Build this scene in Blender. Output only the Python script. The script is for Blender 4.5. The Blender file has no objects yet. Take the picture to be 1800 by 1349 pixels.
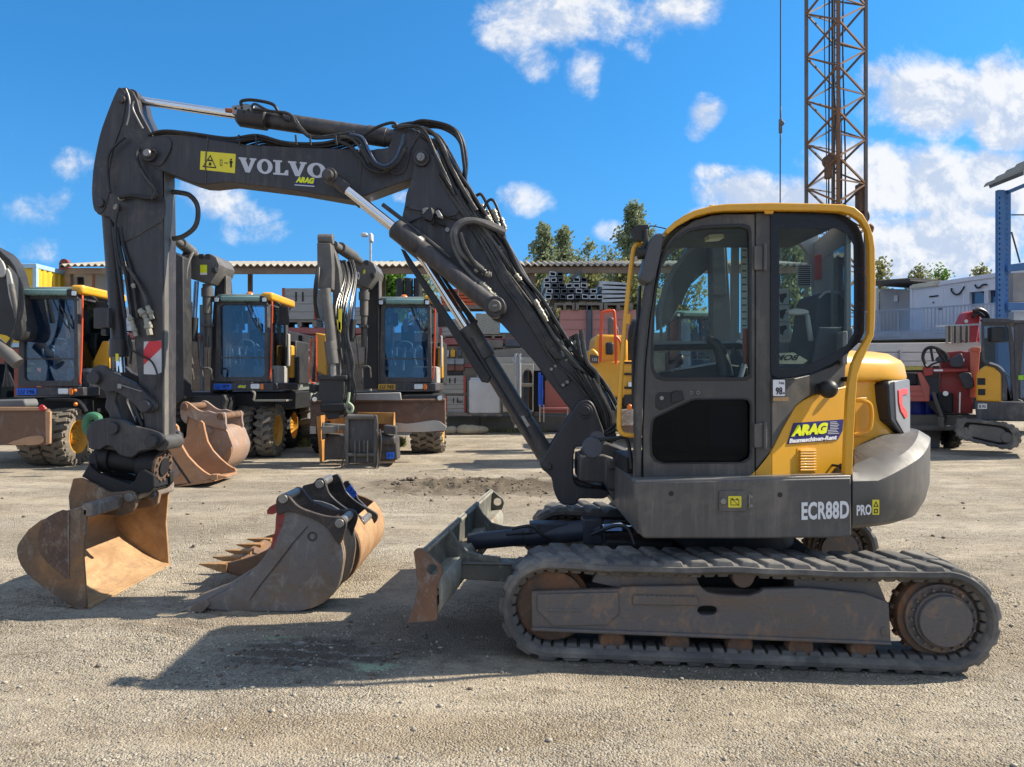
import bpy, bmesh, math, random
from mathutils import Vector, Matrix, noise
random.seed(7)
F=1350.0; CX=900.0; CY=674.5; H=1.61
SC=bpy.context.scene; COL=SC.collection
R=math.radians
V=Vector
UP=V((0,0,1))

class Plane:
    """vertical plane Y = Y0 + k*X ; P() gives the point of the plane seen at a photo pixel"""
    def __init__(s,Y,k=0.0,x0=0.0):
        s.k=k; s.Y0=Y-k*x0
        n=math.hypot(1,k); s.e=V((1/n,k/n,0)); s.back=V((-k/n,1/n,0))
    def P(s,px,py,off=0.0):
        u=(px-CX)/F; Y=s.Y0/(1-s.k*u)
        return V((u*Y,Y,H-(py-CY)/F*Y))+s.back*off
    def m(s,px,n):               # n photo pixels at column px, in metres
        u=(px-CX)/F; return n*(s.Y0/(1-s.k*u))/F

def at(px,py,d): return V(((px-CX)/F*d,d,H-(py-CY)/F*d))
def gr(px,py):                   # ground point under a pixel
    d=F*H/(py-CY); return V(((px-CX)/F*d,d,0))

def wloc(o):
    v=V((0,0,0))
    while o: v=v+o.location; o=o.parent
    return v

def catmull(pts,n=6,closed=False):
    pts=[V(p) for p in pts]; out=[]; L=len(pts)
    if L<3: return pts
    rng=range(L) if closed else range(L-1)
    for i in rng:
        if closed: p0,p1,p2,p3=pts[i-1],pts[i],pts[(i+1)%L],pts[(i+2)%L]
        else: p0,p1,p2,p3=pts[max(i-1,0)],pts[i],pts[i+1],pts[min(i+2,L-1)]
        for j in range(n):
            t=j/n; t2=t*t; t3=t2*t
            out.append(0.5*((2*p1)+(p2-p0)*t+(2*p0-5*p1+4*p2-p3)*t2+(3*p1-p0-3*p2+p3)*t3))
    if not closed: out.append(pts[-1])
    return out
def smooth2(pts,n=4,closed=False):
    return [(p.x,p.y) for p in catmull([V((x,y,0)) for x,y in pts],n,closed)]
def circ(x,y,r,n=16,ry=None):
    ry=ry or r
    return [(x+r*math.cos(2*math.pi*i/n),y+ry*math.sin(2*math.pi*i/n)) for i in range(n)]
def rrect(x0,y0,x1,y1,r,n=4):
    out=[]
    for cx,cy,a0 in ((x1-r,y1-r,0),(x0+r,y1-r,90),(x0+r,y0+r,180),(x1-r,y0+r,270)):
        for i in range(n+1):
            a=R(a0+90*i/n); out.append((cx+r*math.cos(a),cy+r*math.sin(a)))
    return out

class MB:
    def __init__(s): s.bm=bmesh.new(); s.mi=0
    def v(s,p): return s.bm.verts.new(p)
    def f(s,vs):
        try: fc=s.bm.faces.new(vs)
        except ValueError: return None
        fc.material_index=s.mi; return fc
    def prism(s,pts,vec,holes=()):
        """closed outline of 3D points (and hole outlines) extruded by vec"""
        vec=V(vec)
        loops=[[V(p) for p in pts]]+[[V(p) for p in h] for h in holes]
        A=[[s.v(p) for p in L] for L in loops]; B=[[s.v(p+vec) for p in L] for L in loops]
        if not holes:
            s.f(A[0]); s.f(list(reversed(B[0])))
        else:
            for S in (A,B):
                ed=[]
                for L in S:
                    for i in range(len(L)): ed.append(s.bm.edges.new((L[i-1],L[i])))
                g=bmesh.ops.triangle_fill(s.bm,use_beauty=True,use_dissolve=False,edges=ed)
                for x in g['geom']:
                    if isinstance(x,bmesh.types.BMFace): x.material_index=s.mi
        for LA,LB in zip(A,B):
            for i in range(len(LA)): s.f((LA[i-1],LA[i],LB[i],LB[i-1]))
    def plate(s,px,pl,t,off=0.0,holes=()):
        s.prism([pl.P(x,y,off) for x,y in px],pl.back*t,[[pl.P(x,y,off) for x,y in h] for h in holes])
    def bxp(s,x0,y0,x1,y1,d,dep):
        a=at(x0,y1,d); b=at(x1,y0,d); s.box2(a,V((b.x,d+dep,b.z)))
    def box2(s,a,b):
        x0,x1=sorted((a[0],b[0])); y0,y1=sorted((a[1],b[1])); z0,z1=sorted((a[2],b[2]))
        s.prism([(x0,y0,z0),(x1,y0,z0),(x1,y1,z0),(x0,y1,z0)],(0,0,z1-z0))
    def box(s,c,size,M=None):
        hx,hy,hz=[q/2 for q in size]; M=M or Matrix.Identity(3); c=V(c)
        base=[c+M@V(q) for q in ((-hx,-hy,-hz),(hx,-hy,-hz),(hx,hy,-hz),(-hx,hy,-hz))]
        s.prism(base,M@V((0,0,2*hz)))
    def beam(s,p0,p1,w,h,up=UP,w2=None,h2=None):
        p0=V(p0);p1=V(p1);d=(p1-p0).normalized(); up=V(up)
        x=d.cross(up)
        if x.length<1e-4: x=d.cross(V((0,1,0)))
        x.normalize(); y=x.cross(d).normalized(); w2=w2 or w; h2=h2 or h
        A=[s.v(p0+x*a*w/2+y*b*h/2) for a,b in ((-1,-1),(1,-1),(1,1),(-1,1))]
        B=[s.v(p1+x*a*w2/2+y*b*h2/2) for a,b in ((-1,-1),(1,-1),(1,1),(-1,1))]
        s.f(A); s.f(B[::-1])
        for i in range(4): s.f((A[i-1],A[i],B[i],B[i-1]))
    def cyl(s,p0,p1,r,r1=None,seg=20,cap=True):
        s.lathe(p0,p1,[(0,r),(1,r if r1 is None else r1)],seg,cap)
    def lathe(s,p0,p1,prof,seg=20,cap=True):
        """prof: (fraction along p0-p1, radius)"""
        p0=V(p0);p1=V(p1);d=p1-p0; n=d.normalized()
        x=n.orthogonal().normalized(); y=n.cross(x)
        rings=[]
        for t,r in prof:
            c=p0+d*t
            rings.append([s.v(c+(x*math.cos(2*math.pi*i/seg)+y*math.sin(2*math.pi*i/seg))*r) for i in range(seg)])
        for a,b in zip(rings,rings[1:]):
            for i in range(seg): s.f((a[i-1],a[i],b[i],b[i-1]))
        if cap: s.f(rings[0]); s.f(rings[-1][::-1])
    def tube(s,pts,r,n=5,seg=8,closed=False,sm=True):
        P=catmull(pts,n,closed) if sm else [V(p) for p in pts]
        if len(P)<2: return
        rings=[]; t0=(P[1]-P[0]).normalized(); x=t0.orthogonal().normalized()
        for i,p in enumerate(P):
            t=(P[min(i+1,len(P)-1)]-P[max(i-1,0)])
            if closed: t=P[(i+1)%len(P)]-P[i-1]
            if t.length<1e-7: t=t0
            t=t.normalized(); x=(x-t*x.dot(t))
            if x.length<1e-5: x=t.orthogonal()
            x.normalize(); y=t.cross(x)
            rr=r[0]+(r[1]-r[0])*i/(len(P)-1) if isinstance(r,tuple) else r
            rings.append([s.v(p+(x*math.cos(2*math.pi*k/seg)+y*math.sin(2*math.pi*k/seg))*rr) for k in range(seg)])
            t0=t
        prs=list(zip(rings,rings[1:]))+([(rings[-1],rings[0])] if closed else [])
        for a,b in prs:
            for i in range(seg): s.f((a[i-1],a[i],b[i],b[i-1]))
        if not closed: s.f(rings[0][::-1]); s.f(rings[-1])
    def sphere(s,c,r,seg=12,rings=8,sc=(1,1,1)):
        c=V(c); rows=[]
        for j in range(1,rings):
            a=math.pi*j/rings
            rows.append([s.v(c+V((r*sc[0]*math.sin(a)*math.cos(2*math.pi*i/seg),r*sc[1]*math.sin(a)*math.sin(2*math.pi*i/seg),r*sc[2]*math.cos(a)))) for i in range(seg)])
        t=s.v(c+V((0,0,r*sc[2]))); b=s.v(c-V((0,0,r*sc[2])))
        for i in range(seg): s.f((t,rows[0][i-1],rows[0][i])); s.f((b,rows[-1][i],rows[-1][i-1]))
        for A,B in zip(rows,rows[1:]):
            for i in range(seg): s.f((A[i-1],B[i-1],B[i],A[i]))
    def loft(s,rings,closed=True,cap=True):
        Q=[[s.v(p) for p in r] for r in rings]
        for a,b in zip(Q,Q[1:]):
            for i in range(0 if closed else 1,len(a)): s.f((a[i-1],a[i],b[i],b[i-1]))
        if cap: s.f(Q[0]); s.f(Q[-1][::-1])
    def build(s,name,m,parent=None,bevel=0.0,ang=35,seg=2,label=None,recalc=True):
        if recalc: bmesh.ops.recalc_face_normals(s.bm,faces=s.bm.faces)
        if parent is not None:
            q=parent; n=0
            while q.parent: q=q.parent; n+=1
            if n>=2: parent=parent.parent          # thing > part > sub-part, no further
        if name in SPLITN:
            isl=islands(s.bm)
            if len(isl)>1:
                out=[]
                for I in isl:
                    k=MB(); mp={}
                    for fc in I:
                        vs=[]
                        for v in fc.verts:
                            if v not in mp: mp[v]=k.bm.verts.new(v.co)
                            vs.append(mp[v])
                        nf=k.bm.faces.new(vs); nf.material_index=fc.material_index
                    out.append(k._fin(name,m,parent,bevel,ang,seg,label))
                s.bm.free(); return out[0]
        return s._fin(name,m,parent,bevel,ang,seg,label)
    def _fin(s,name,m,parent,bevel,ang,seg,label):
        me=bpy.data.meshes.new(name)
        if parent is not None: o0=wloc(parent)
        else:
            vs=[v.co for v in s.bm.verts]
            xs=[v.x for v in vs]; ys=[v.y for v in vs]; zs=[v.z for v in vs]
            o0=V(((min(xs)+max(xs))/2,(min(ys)+max(ys))/2,min(zs)))
        bmesh.ops.translate(s.bm,vec=-o0,verts=s.bm.verts)
        s.bm.to_mesh(me); s.bm.free()
        for q in (m if isinstance(m,(list,tuple)) else [m]): me.materials.append(q)
        me.polygons.foreach_set('use_smooth',[True]*len(me.polygons))
        me.set_sharp_from_angle(angle=R(ang))
        o=bpy.data.objects.new(name,me); COL.objects.link(o)
        if parent is not None: o.parent=parent
        else: o.location=o0
        if bevel:
            b=o.modifiers.new('edges','BEVEL'); b.width=bevel; b.segments=seg; b.limit_method='ANGLE'; b.angle_limit=R(40); b.harden_normals=False
        if label: o['label']=label
        return o

SPLITN=set('brace grip_slot beam roof_beam coupler_pin bucket_back cutting_edge mast_bracket lamp_glass side_plate pin_bolt hinge side_window far_window door_window headlight bolt plug lifting_eye window_seal cylinder_eye eye_pin link_pin tipping_link push_link boss_plate doubler_plate side_reinforcement pivot_pin hanger_pin hanger_ear lifting_lug window_notice uprights upright post corner_post door_stop rod_guard indicator window control_lever bumper vent side_wing reflector upright_bar cross_bar hose_clamp'.split())
def islands(bm):
    bm.faces.ensure_lookup_table(); seen=set(); out=[]
    for f in bm.faces:
        if f in seen: continue
        st=[f]; seen.add(f); I=[]
        while st:
            g=st.pop(); I.append(g)
            for v in g.verts:
                for h in v.link_faces:
                    if h not in seen: seen.add(h); st.append(h)
        out.append(I)
    return out
def tag(o,label,cat,group=None,kind=None):
    o['label']=label; o['category']=cat
    if group: o['group']=group
    if kind: o['kind']=kind
    return o
def thing(name,label,cat,loc=(0,0,0),group=None):
    o=bpy.data.objects.new(name,None); COL.objects.link(o); o.location=loc; o.empty_display_size=.2
    return tag(o,label,cat,group)
def kids(o): return [c for c in bpy.data.objects if c.parent==o]
def dup(o,loc=None,label=None,parent=None):
    ch=kids(o); c=o.copy(); COL.objects.link(c)
    if parent is not None: c.parent=parent
    if loc is not None: c.location=loc
    if label: c['label']=label
    for k in ch: dup(k,None,None,c)
    return c

# ---------------------------------------------------------------- materials
def _nt(name):
    m=bpy.data.materials.new(name); m.use_nodes=True; nt=m.node_tree; nt.nodes.clear()
    out=nt.nodes.new('ShaderNodeOutputMaterial'); return m,nt,out
def _noise(nt,co,scale,detail=5,rough=.6,dist=0):
    n=nt.nodes.new('ShaderNodeTexNoise'); n.inputs['Scale'].default_value=scale; n.inputs['Detail'].default_value=detail
    n.inputs['Roughness'].default_value=rough; n.inputs['Distortion'].default_value=dist; nt.links.new(co,n.inputs['Vector']); return n.outputs['Fac']
def _map(nt,v,a,b,c=0.,d=1.,smooth=False):
    n=nt.nodes.new('ShaderNodeMapRange'); n.inputs[1].default_value=a;n.inputs[2].default_value=b;n.inputs[3].default_value=c;n.inputs[4].default_value=d
    if smooth: n.interpolation_type='SMOOTHSTEP'
    nt.links.new(v,n.inputs[0]); return n.outputs[0]
def _mix(nt,fac,a,b,mode='MIX'):
    n=nt.nodes.new('ShaderNodeMix'); n.data_type='RGBA'; n.blend_type=mode
    for sock,val in ((n.inputs[0],fac),(n.inputs[6],a),(n.inputs[7],b)):
        if isinstance(val,(int,float)): sock.default_value=val
        elif isinstance(val,tuple): sock.default_value=(*val,1)
        else: nt.links.new(val,sock)
    return n.outputs[2]
def _math(nt,op,a,b=None):
    n=nt.nodes.new('ShaderNodeMath'); n.operation=op
    for i,val in enumerate((a,b)):
        if val is None: continue
        if isinstance(val,(int,float)): n.inputs[i].default_value=val
        else: nt.links.new(val,n.inputs[i])
    return n.outputs[0]
def _bump(nt,h,strength,dist):
    n=nt.nodes.new('ShaderNodeBump'); n.inputs['Strength'].default_value=strength; n.inputs['Distance'].default_value=dist
    nt.links.new(h,n.inputs['Height']); return n.outputs['Normal']
def _co(nt,scale=None,kind='Object'):
    t=nt.nodes.new('ShaderNodeTexCoord')
    if scale is None: return t.outputs[kind]
    mp=nt.nodes.new('ShaderNodeMapping'); mp.inputs['Scale'].default_value=scale; nt.links.new(t.outputs[kind],mp.inputs['Vector']); return mp.outputs['Vector']
def _bsdf(nt,out,col,rough,metal=0,normal=None,spec=.5,coat=0):
    b=nt.nodes.new('ShaderNodeBsdfPrincipled')
    for nm,val in (('Base Color',col),('Roughness',rough),('Metallic',metal),('Specular IOR Level',spec),('Coat Weight',coat)):
        s=b.inputs[nm]
        if isinstance(val,tuple): s.default_value=(*val,1)
        elif isinstance(val,(int,float)): s.default_value=val
        else: nt.links.new(val,s)
    if normal is not None: nt.links.new(normal,b.inputs['Normal'])
    nt.links.new(b.outputs[0],out.inputs[0]); return b

_MC={}
def mat(name,col,rough=.5,metal=0,var=.18,vs=2.5,dirt=None,da=.35,ds=3.0,stretch=None,bump=.0,bs=60,spec=.4,coat=0,scr=0,streak=0):
    """paint / plastic / metal with tone variation, dust patches and scratches"""
    m,nt,out=_nt(name); co=_co(nt,stretch)
    n1=_noise(nt,co,vs,6,.65)
    c=_mix(nt,_map(nt,n1,.3,.7,0,1),tuple(x*(1-var) for x in col),tuple(min(1,x*(1+var)) for x in col))
    if dirt:
        k=_map(nt,_noise(nt,co,ds,9,.72,.3),.62-da*.35,.82-da*.25,0,min(1,da*1.6))
        c=_mix(nt,k,c,dirt)
    if scr:
        k=_map(nt,_noise(nt,_co(nt,(3,3,22)),7,4,.8,.8),.66,.70,0,scr)
        c=_mix(nt,k,c,(.28,.25,.22))
    if streak:
        k=_math(nt,'MULTIPLY',_map(nt,_noise(nt,_co(nt,(5,5,.45)),4,7,.7,.3),.48,.72,0,1),_map(nt,_noise(nt,co,1.7,4,.6),.35,.65,0,streak))
        c=_mix(nt,k,c,(.27,.24,.20))
    r=_map(nt,_noise(nt,co,vs*4,5),.3,.7,max(0,rough-.1),min(1,rough+.12))
    nm=_bump(nt,_noise(nt,co,bs,4,.7),bump,.004) if bump else None
    _bsdf(nt,out,c,r,metal,nm,spec,coat); return m
def rustmat(name,c1,c2,c3,scale=3.0,rough=.75,bump=.35,t=(.42,.58),stretch=None,metal=0.15):
    """worn steel: c1 base, c2 rust patches, c3 pale abrasion / caked dust"""
    m,nt,out=_nt(name); co=_co(nt,stretch)
    a=_noise(nt,co,scale,10,.7,.4); b=_noise(nt,_co(nt,(1.3,1.3,.8)),scale*2.7,8,.75,.6)
    c=_mix(nt,_map(nt,a,t[0],t[1]),c1,c2); c=_mix(nt,_map(nt,b,.52,.72,0,.8),c,c3)
    sp=_noise(nt,co,scale*22,3,.7); c=_mix(nt,_map(nt,sp,.55,.75,0,.5),c,tuple(x*.5 for x in c1))
    nm=_bump(nt,_math(nt,'ADD',sp,b),bump,.006)
    _bsdf(nt,out,c,_map(nt,a,.3,.7,rough-.12,rough+.12),metal,nm,.3); return m
def glass(name,tint=(.5,.6,.6),refl=.12,dark=0.0,dcol=(.02,.03,.04),ior=1.3):
    m,nt,out=_nt(name)
    tr=nt.nodes.new('ShaderNodeBsdfTransparent'); tr.inputs[0].default_value=(*tint,1)
    gl=nt.nodes.new('ShaderNodeBsdfGlossy'); gl.inputs['Roughness'].default_value=.02; gl.inputs[0].default_value=(.9,.95,1,1)
    df=nt.nodes.new('ShaderNodeBsdfDiffuse'); df.inputs[0].default_value=(*dcol,1)
    m1=nt.nodes.new('ShaderNodeMixShader'); m1.inputs[0].default_value=dark; nt.links.new(tr.outputs[0],m1.inputs[1]); nt.links.new(df.outputs[0],m1.inputs[2])
    lw=nt.nodes.new('ShaderNodeFresnel'); lw.inputs[0].default_value=ior
    k=_map(nt,lw.outputs[0],0,1,refl,1)
    m2=nt.nodes.new('ShaderNodeMixShader'); nt.links.new(k,m2.inputs[0]); nt.links.new(m1.outputs[0],m2.inputs[1]); nt.links.new(gl.outputs[0],m2.inputs[2])
    nt.links.new(m2.outputs[0],out.inputs[0]); return m

DUST=(.30,.26,.20)
CHAR=mat('charcoal_paint',(.038,.036,.041),.42,0,.2,1.6,DUST,.18,2.6,bump=.06,bs=140,scr=.25,streak=.25)
CHAR2=mat('charcoal_paint_dusty',(.062,.058,.056),.5,0,.14,1.6,DUST,.30,1.8,bump=.06,bs=120,scr=.25,streak=.35)
BODYG=mat('grey_body_paint',(.085,.080,.078),.42,0,.12,1.3,DUST,.26,1.6,bump=.04,bs=120,scr=.3,streak=.4)
CWG=mat('counterweight_grey',(.10,.096,.093),.52,0,.10,1.5,DUST,.24,1.6,bump=.05,bs=90,scr=.3,streak=.35)
GUN0=None
BLACK=mat('black_plastic',(.018,.018,.020),.45,0,.2,4,DUST,.12,4)
RUBBER=mat('black_hose_rubber',(.016,.016,.018),.38,0,.25,6,DUST,.18,7)
YEL=mat('yellow_machine_paint',(.68,.34,.022),.36,0,.07,1.2,(.40,.26,.10),.16,2.4,coat=.2,scr=.12,streak=.12)
YELB=mat('yellow_machine_paint_worn',(.62,.32,.03),.42,0,.1,2,(.25,.17,.08),.22,2.5)
CHROME=mat('chromed_steel',(.75,.76,.78),.09,1,.05,3)
STEEL=mat('bare_steel',(.26,.25,.235),.42,.7,.2,9,(.2,.17,.13),.2,6)
FIT=mat('zinc_fitting',(.30,.285,.235),.5,.3,.25,20,(.15,.12,.09),.2,18)
TRK=mat('dusty_track_rubber',(.098,.094,.091),.85,0,.3,3,(.31,.28,.235),.48,2.6,bump=.25,bs=55)
TRKI=mat('inner_track_rubber',(.10,.096,.092),.85,0,.25,3,(.26,.23,.19),.4,4,bump=.2,bs=55)
TFR=rustmat('scuffed_track_frame',(.125,.118,.116),(.16,.115,.085),(.34,.20,.11),1.7,.62,.25,(.5,.72),(.7,.7,3.0))
RUSTW=rustmat('rusty_wheel_steel',(.10,.075,.06),(.20,.10,.055),(.26,.18,.12),5,.75,.3)
GUN=mat('gunmetal_dark',(.012,.012,.014),.6,0,.2,4)  # even near-black gunmetal colour
WHITE=mat('white_marking',(.72,.72,.74),.5,0,.05,8,(.35,.33,.30),.15,10)
GREYL=mat('silver_marking',(.50,.51,.56),.4,0,.05,8,(.25,.24,.24),.15,12)
STICKY=mat('sticker_yellow',(.72,.62,.04),.4,0,.05,8)
STICKB=mat('sticker_navy',(.020,.022,.13),.4,0,.08,8)
LIME=mat('sticker_lime',(.72,.78,.02),.4,0,.04,8)
INK=mat('sticker_black',(.015,.015,.015),.5,0,.05,8)
REDP=mat('red_reflective',(.60,.035,.045),.35,0,.08,6,DUST,.1,9)
BLUES=mat('blue_tape',(.02,.14,.72),.45,0,.1,9)
GLASS=glass('cab_glass',(.90,.95,.93),.0,.01,ior=1.22)
GLASSD=glass('tinted_cab_glass',(.70,.77,.79),.005,.05,(.03,.04,.05))
GLASSL=glass('dark_lower_glass',(.40,.48,.56),.0,.02,(.004,.008,.014),1.2)
GLASSC=glass('clear_side_glass',(.88,.93,.93),.0,.012,ior=1.22)
GLASSB=glass('sky_painted_glass',(.62,.74,.86),.045,.13,(.012,.06,.17),1.38)  # blue diffuse share paints the sky reflection into the pane colour

def textm(body,pl,o,right,up,m,parent,name='lettering',off=-.003,th=.0015,bold=0.0,mirror=False,label=None,spacing=1.0):
    """built-in font text squeezed into the pixel parallelogram o + right + up on plane pl"""
    cu=bpy.data.curves.new('txt','FONT'); cu.body=body; cu.size=1; cu.offset=bold; cu.resolution_u=3; cu.space_character=spacing
    ob=bpy.data.objects.new('txt',cu); COL.objects.link(ob)
    me=bpy.data.meshes.new_from_object(ob); bpy.data.objects.remove(ob); bpy.data.curves.remove(cu)
    xs=[v.co.x for v in me.vertices]; ys=[v.co.y for v in me.vertices]
    if not xs: return
    x0,x1,y0,y1=min(xs),max(xs),min(ys),max(ys); w0=wloc(parent)
    M=MB(); bm=M.bm; bm.from_mesh(me); bpy.data.meshes.remove(me)
    for v in bm.verts:
        a=(v.co.x-x0)/(x1-x0); b=(v.co.y-y0)/(y1-y0)
        if mirror: a=1-a
        v.co=pl.P(o[0]+right[0]*a+up[0]*b,o[1]+right[1]*a+up[1]*b,off)
    g=bmesh.ops.extrude_face_region(bm,geom=list(bm.faces))
    bmesh.ops.translate(bm,vec=-pl.back*th,verts=[x for x in g['geom'] if isinstance(x,bmesh.types.BMVert)])
    return M.build(name,m,parent,label=label)
# ================================================================= the tracked excavator in front
EX=thing('tracked_excavator','charcoal and yellow tracked excavator with folded boom, nearest machine in the yard','excavator',(1.35,5.4,0))
# ---- tracks
te=V((1,-.102,0)).normalized(); tb=V((.102,1,0)).normalized(); tO=V((0,4.443,0))
def TT(s,y,z): return tO+te*s+tb*y+UP*z
S1,S2,RZ,RR=.22,2.389,.305,.276
def tpath(n):
    L=S2-S1; tot=2*L+2*math.pi*RR; out=[]
    for i in range(n):
        d=tot*i/n
        if d<L:
            q=d/L; z=RZ+RR-.012*abs(math.sin(math.pi*2*q))*(1 if q<.5 else .9)+.002*math.sin(q*31)
            out.append((S1+d,z,0.,1.))
        elif d<L+math.pi*RR: a=(d-L)/RR; out.append((S2+RR*math.sin(a),RZ+RR*math.cos(a),math.sin(a),math.cos(a)))
        elif d<2*L+math.pi*RR: out.append((S2-(d-L-math.pi*RR),RZ-RR,0.,-1.))
        else: a=(d-2*L-math.pi*RR)/RR; out.append((S1-RR*math.sin(a),RZ-RR*math.cos(a),-math.sin(a),-math.cos(a)))
    return out
def make_track(y0,near):
    b=MB(); W=.45
    pp=tpath(172)
    rails=[(0,.004,-.004),(0,.03,.006),(0,.42,.006),(0,W-.004,-.004),(0,W,-.03),(0,W-.03,-.050),(0,.03,-.050),(0,0,-.03)]
    rows=[]
    for (s_,z,nx,nz) in pp:
        rows.append([b.v(TT(s_+nx*h,y0+y,z+nz*h)) for _,y,h in rails])
    n=len(rows)
    for i in range(n):
        A=rows[i-1];B=rows[i]
        for j in range(len(rails)): b.f((A[j-1],A[j],B[j],B[j-1]))
    belt=b.build('rubber_track',TRK,EX,ang=50)
    g=MB(); npitch=43; fine=tpath(npitch*24)
    rnd=random.Random(3)
    def blk(i0,ya,yb,h,wb,wt,sk):
        def pt(di,y,hh):
            s_,z,nx,nz=fine[int(round(i0+di))%len(fine)]; return TT(s_+nx*hh,y0+y,z+nz*hh)
        base=[pt(-wb,ya,0),pt(wb,ya,0),pt(wb-sk,yb,0),pt(-wb-sk,yb,0)]
        top=[pt(-wt,ya+.012,h),pt(wt,ya+.012,h),pt(wt-sk,yb-.012,h),pt(-wt-sk,yb-.012,h)]
        A=[g.v(p) for p in base];B=[g.v(p) for p in top]
        g.f(B)
        for k in range(4): g.f((A[k-1],A[k],B[k],B[k-1]))
    for k in range(npitch):
        blk(k*24,.012,.215,.027+rnd.uniform(-.003,.003),10.0,6.6,11)
        blk(k*24+12,.235,.438,.027+rnd.uniform(-.003,.003),10.0,6.6,9)
    g.build('tread_blocks',TRK,belt,bevel=.009,seg=2)
    g=MB(); nr=80; fine2=tpath(nr*10)
    for k in range(nr):
        def pt(di,y,hh):
            s_,z,nx,nz=fine2[int(k*10+di)%len(fine2)]; return TT(s_-nx*hh,y0+y,z-nz*hh)
        q=[[pt(a,y,.045) for a in (-4.1,4.1)][::1] for y in (.035,.16)]
        A=[g.v(p) for p in (q[0][0],q[0][1],q[1][1],q[1][0])]
        q=[[pt(a,y,.072) for a in (-3.5,3.5)] for y in (.055,.15)]
        B=[g.v(p) for p in (q[0][0],q[0][1],q[1][1],q[1][0])]
        g.f(B)
        for i in range(4): g.f((A[i-1],A[i],B[i],B[i-1]))
    g.build('drive_cogs',TRKI,belt,bevel=.004,seg=1)
    # frame
    pl=Plane((tO+tb*(y0+.035)).y,-.102,(tO+tb*(y0+.035)).x) if near else None
    fr=MB()
    if near:
        hole=[(1226,1074),(1228,1068),(1236,1066),(1252,1066),(1260,1069),(1261,1076),(1257,1081),(1248,1082),(1234,1082),(1228,1079)]
        fr.plate([(934,1040),(1088,1036),(1094,1032),(1230,1030),(1236,1036),(1244,1042),(1262,1046),(1290,1048),(1318,1048),(1335,1043),(1342,1036),(1420,1034),(1520,1044),(1563,1060),(1567,1134),(1240,1121),(934,1109)],pl,.05,0,[hole])
        fr.plate([(934,1040),(1563,1062),(1563,1100),(934,1090)],pl,.05,.22)
        fr.plate([(1040,1028),(1048,1010),(1090,1005),(1224,1004),(1228,1022),(1232,1034),(1094,1040)],pl,.26,.05)
        fr.plate([(1400,1008),(1545,1014),(1566,1066),(1400,1060)],pl,.26,.05)
        fr.plate([(934,1109),(1240,1121),(1567,1134),(1566,1128),(1240,1114),(934,1102)],pl,.018,-.016)   # bottom flange
        f=fr.build('track_frame',TFR,belt,bevel=.008)
        d=MB(); d.plate([(944,1044),(1086,1041),(1088,1078),(1066,1098),(972,1100),(944,1072)],pl,.012,-.012)
        d.plate([(1112,1049)]+[(1112+4*i+ (0 if i%2 else 2),1047+i*.1-(3 if i%2 else 0)) for i in range(1,29)]+[(1228,1064),(1112,1062)],pl,.012,-.013)
        d.plate([(964,1069),(1020,1069),(1020,1075),(964,1075)],pl,.008,-.016)
        d.plate([(1549,1104),(1555,1102),(1556,1116),(1551,1120),(1548,1112)],pl,.006,-.006)
        d.build('side_reinforcement',TFR,belt,bevel=.004)
    else:
        for za,zb,ya,yb in ((.2,.5,.08,.34),):
            fr.prism([TT(S1-.05,y0+ya,za),TT(S2-.35,y0+ya,za),TT(S2-.35,y0+ya,zb),TT(S1+.3,y0+ya,zb),TT(S1-.05,y0+ya,zb-.12)],tb*(yb-ya))
        fr.build('track_frame',TFR,belt,bevel=.01)
    def disc(s_,z,ya,yb,prof,nm,m,seg=28,extra=None):
        k=MB(); k.lathe(TT(s_,y0+ya,z),TT(s_,y0+yb,z),prof,seg)
        if extra: extra(k)
        return k.build(nm,m,belt,ang=40,bevel=.003 if near else 0,seg=1)
    def idl(k):
        k.mi=1
        for i in range(8):
            a=i*math.pi/4+.3; c=(S1+.125*math.cos(a),RZ+.125*math.sin(a)); k.cyl(TT(c[0],y0+.094,c[1]),TT(c[0],y0+.12,c[1]),.023,seg=12)
        k.mi=0
    kk=MB(); kk.lathe(TT(S1,y0+.09,RZ),TT(S1,y0+.36,RZ),[(0,.05),(.0,.19),(.03,.205),(.22,.205),(.26,.23),(.74,.23),(.78,.205),(1,.2)],32); idl(kk)
    kk.build('idler_wheel',[RUSTW,GUN],belt,ang=35)
    def teeth(k):
        for i in range(19):
            a=2*math.pi*i/19; u=V((math.cos(a),0,math.sin(a)))
            p=TT(S2,y0+.16,RZ)+te*(math.cos(a)*.20)+UP*(math.sin(a)*.20)
            q=TT(S2,y0+.16,RZ)+te*(math.cos(a)*.247)+UP*(math.sin(a)*.250)
            k.beam(p,q,.05,.055,tb,.02,.05)
    disc(S2,RZ,.09,.22,[(0,.222),(.1,.228),(.9,.228),(1,.22)],'sprocket',RUSTW,38,teeth)
    def bolts(k):
        for i in range(20):
            a=2*math.pi*i/20; c=TT(S2+.168*math.cos(a),y0+.03,RZ+.168*math.sin(a)); k.cyl(c,c+tb*.02,.010,seg=6)
    disc(S2,RZ,.0,.15,[(0,.128),(.0,.138),(.16,.143),(.2,.142),(.2,.15),(.38,.155),(.42,.155),(.42,.19),(1,.195)],'drive_hub',TFR,36,bolts)
    for px_ in (1076,1192,1305,1413,1525):
        u=(px_-CX)/F; Yk=4.443/(1+.102*u); s_=u*Yk*1.005
        disc(s_,.115,.06,.36,[(0,.035),(.0,.066),(.1,.078),(.25,.078),(.3,.06),(.7,.06),(.75,.078),(1,.07)],'track_roller',RUSTW,20)
    u=(1309-CX)/F; Yk=4.443/(1+.102*u)
    disc(u*Yk*1.005,.515,.03,.34,[(0,.018),(.0,.058),(.05,.064),(.4,.064),(.45,.05),(1,.05)],'carrier_roller',RUSTW,20)
    return belt
make_track(0,True); make_track(1.80,False)
b=MB()
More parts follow.
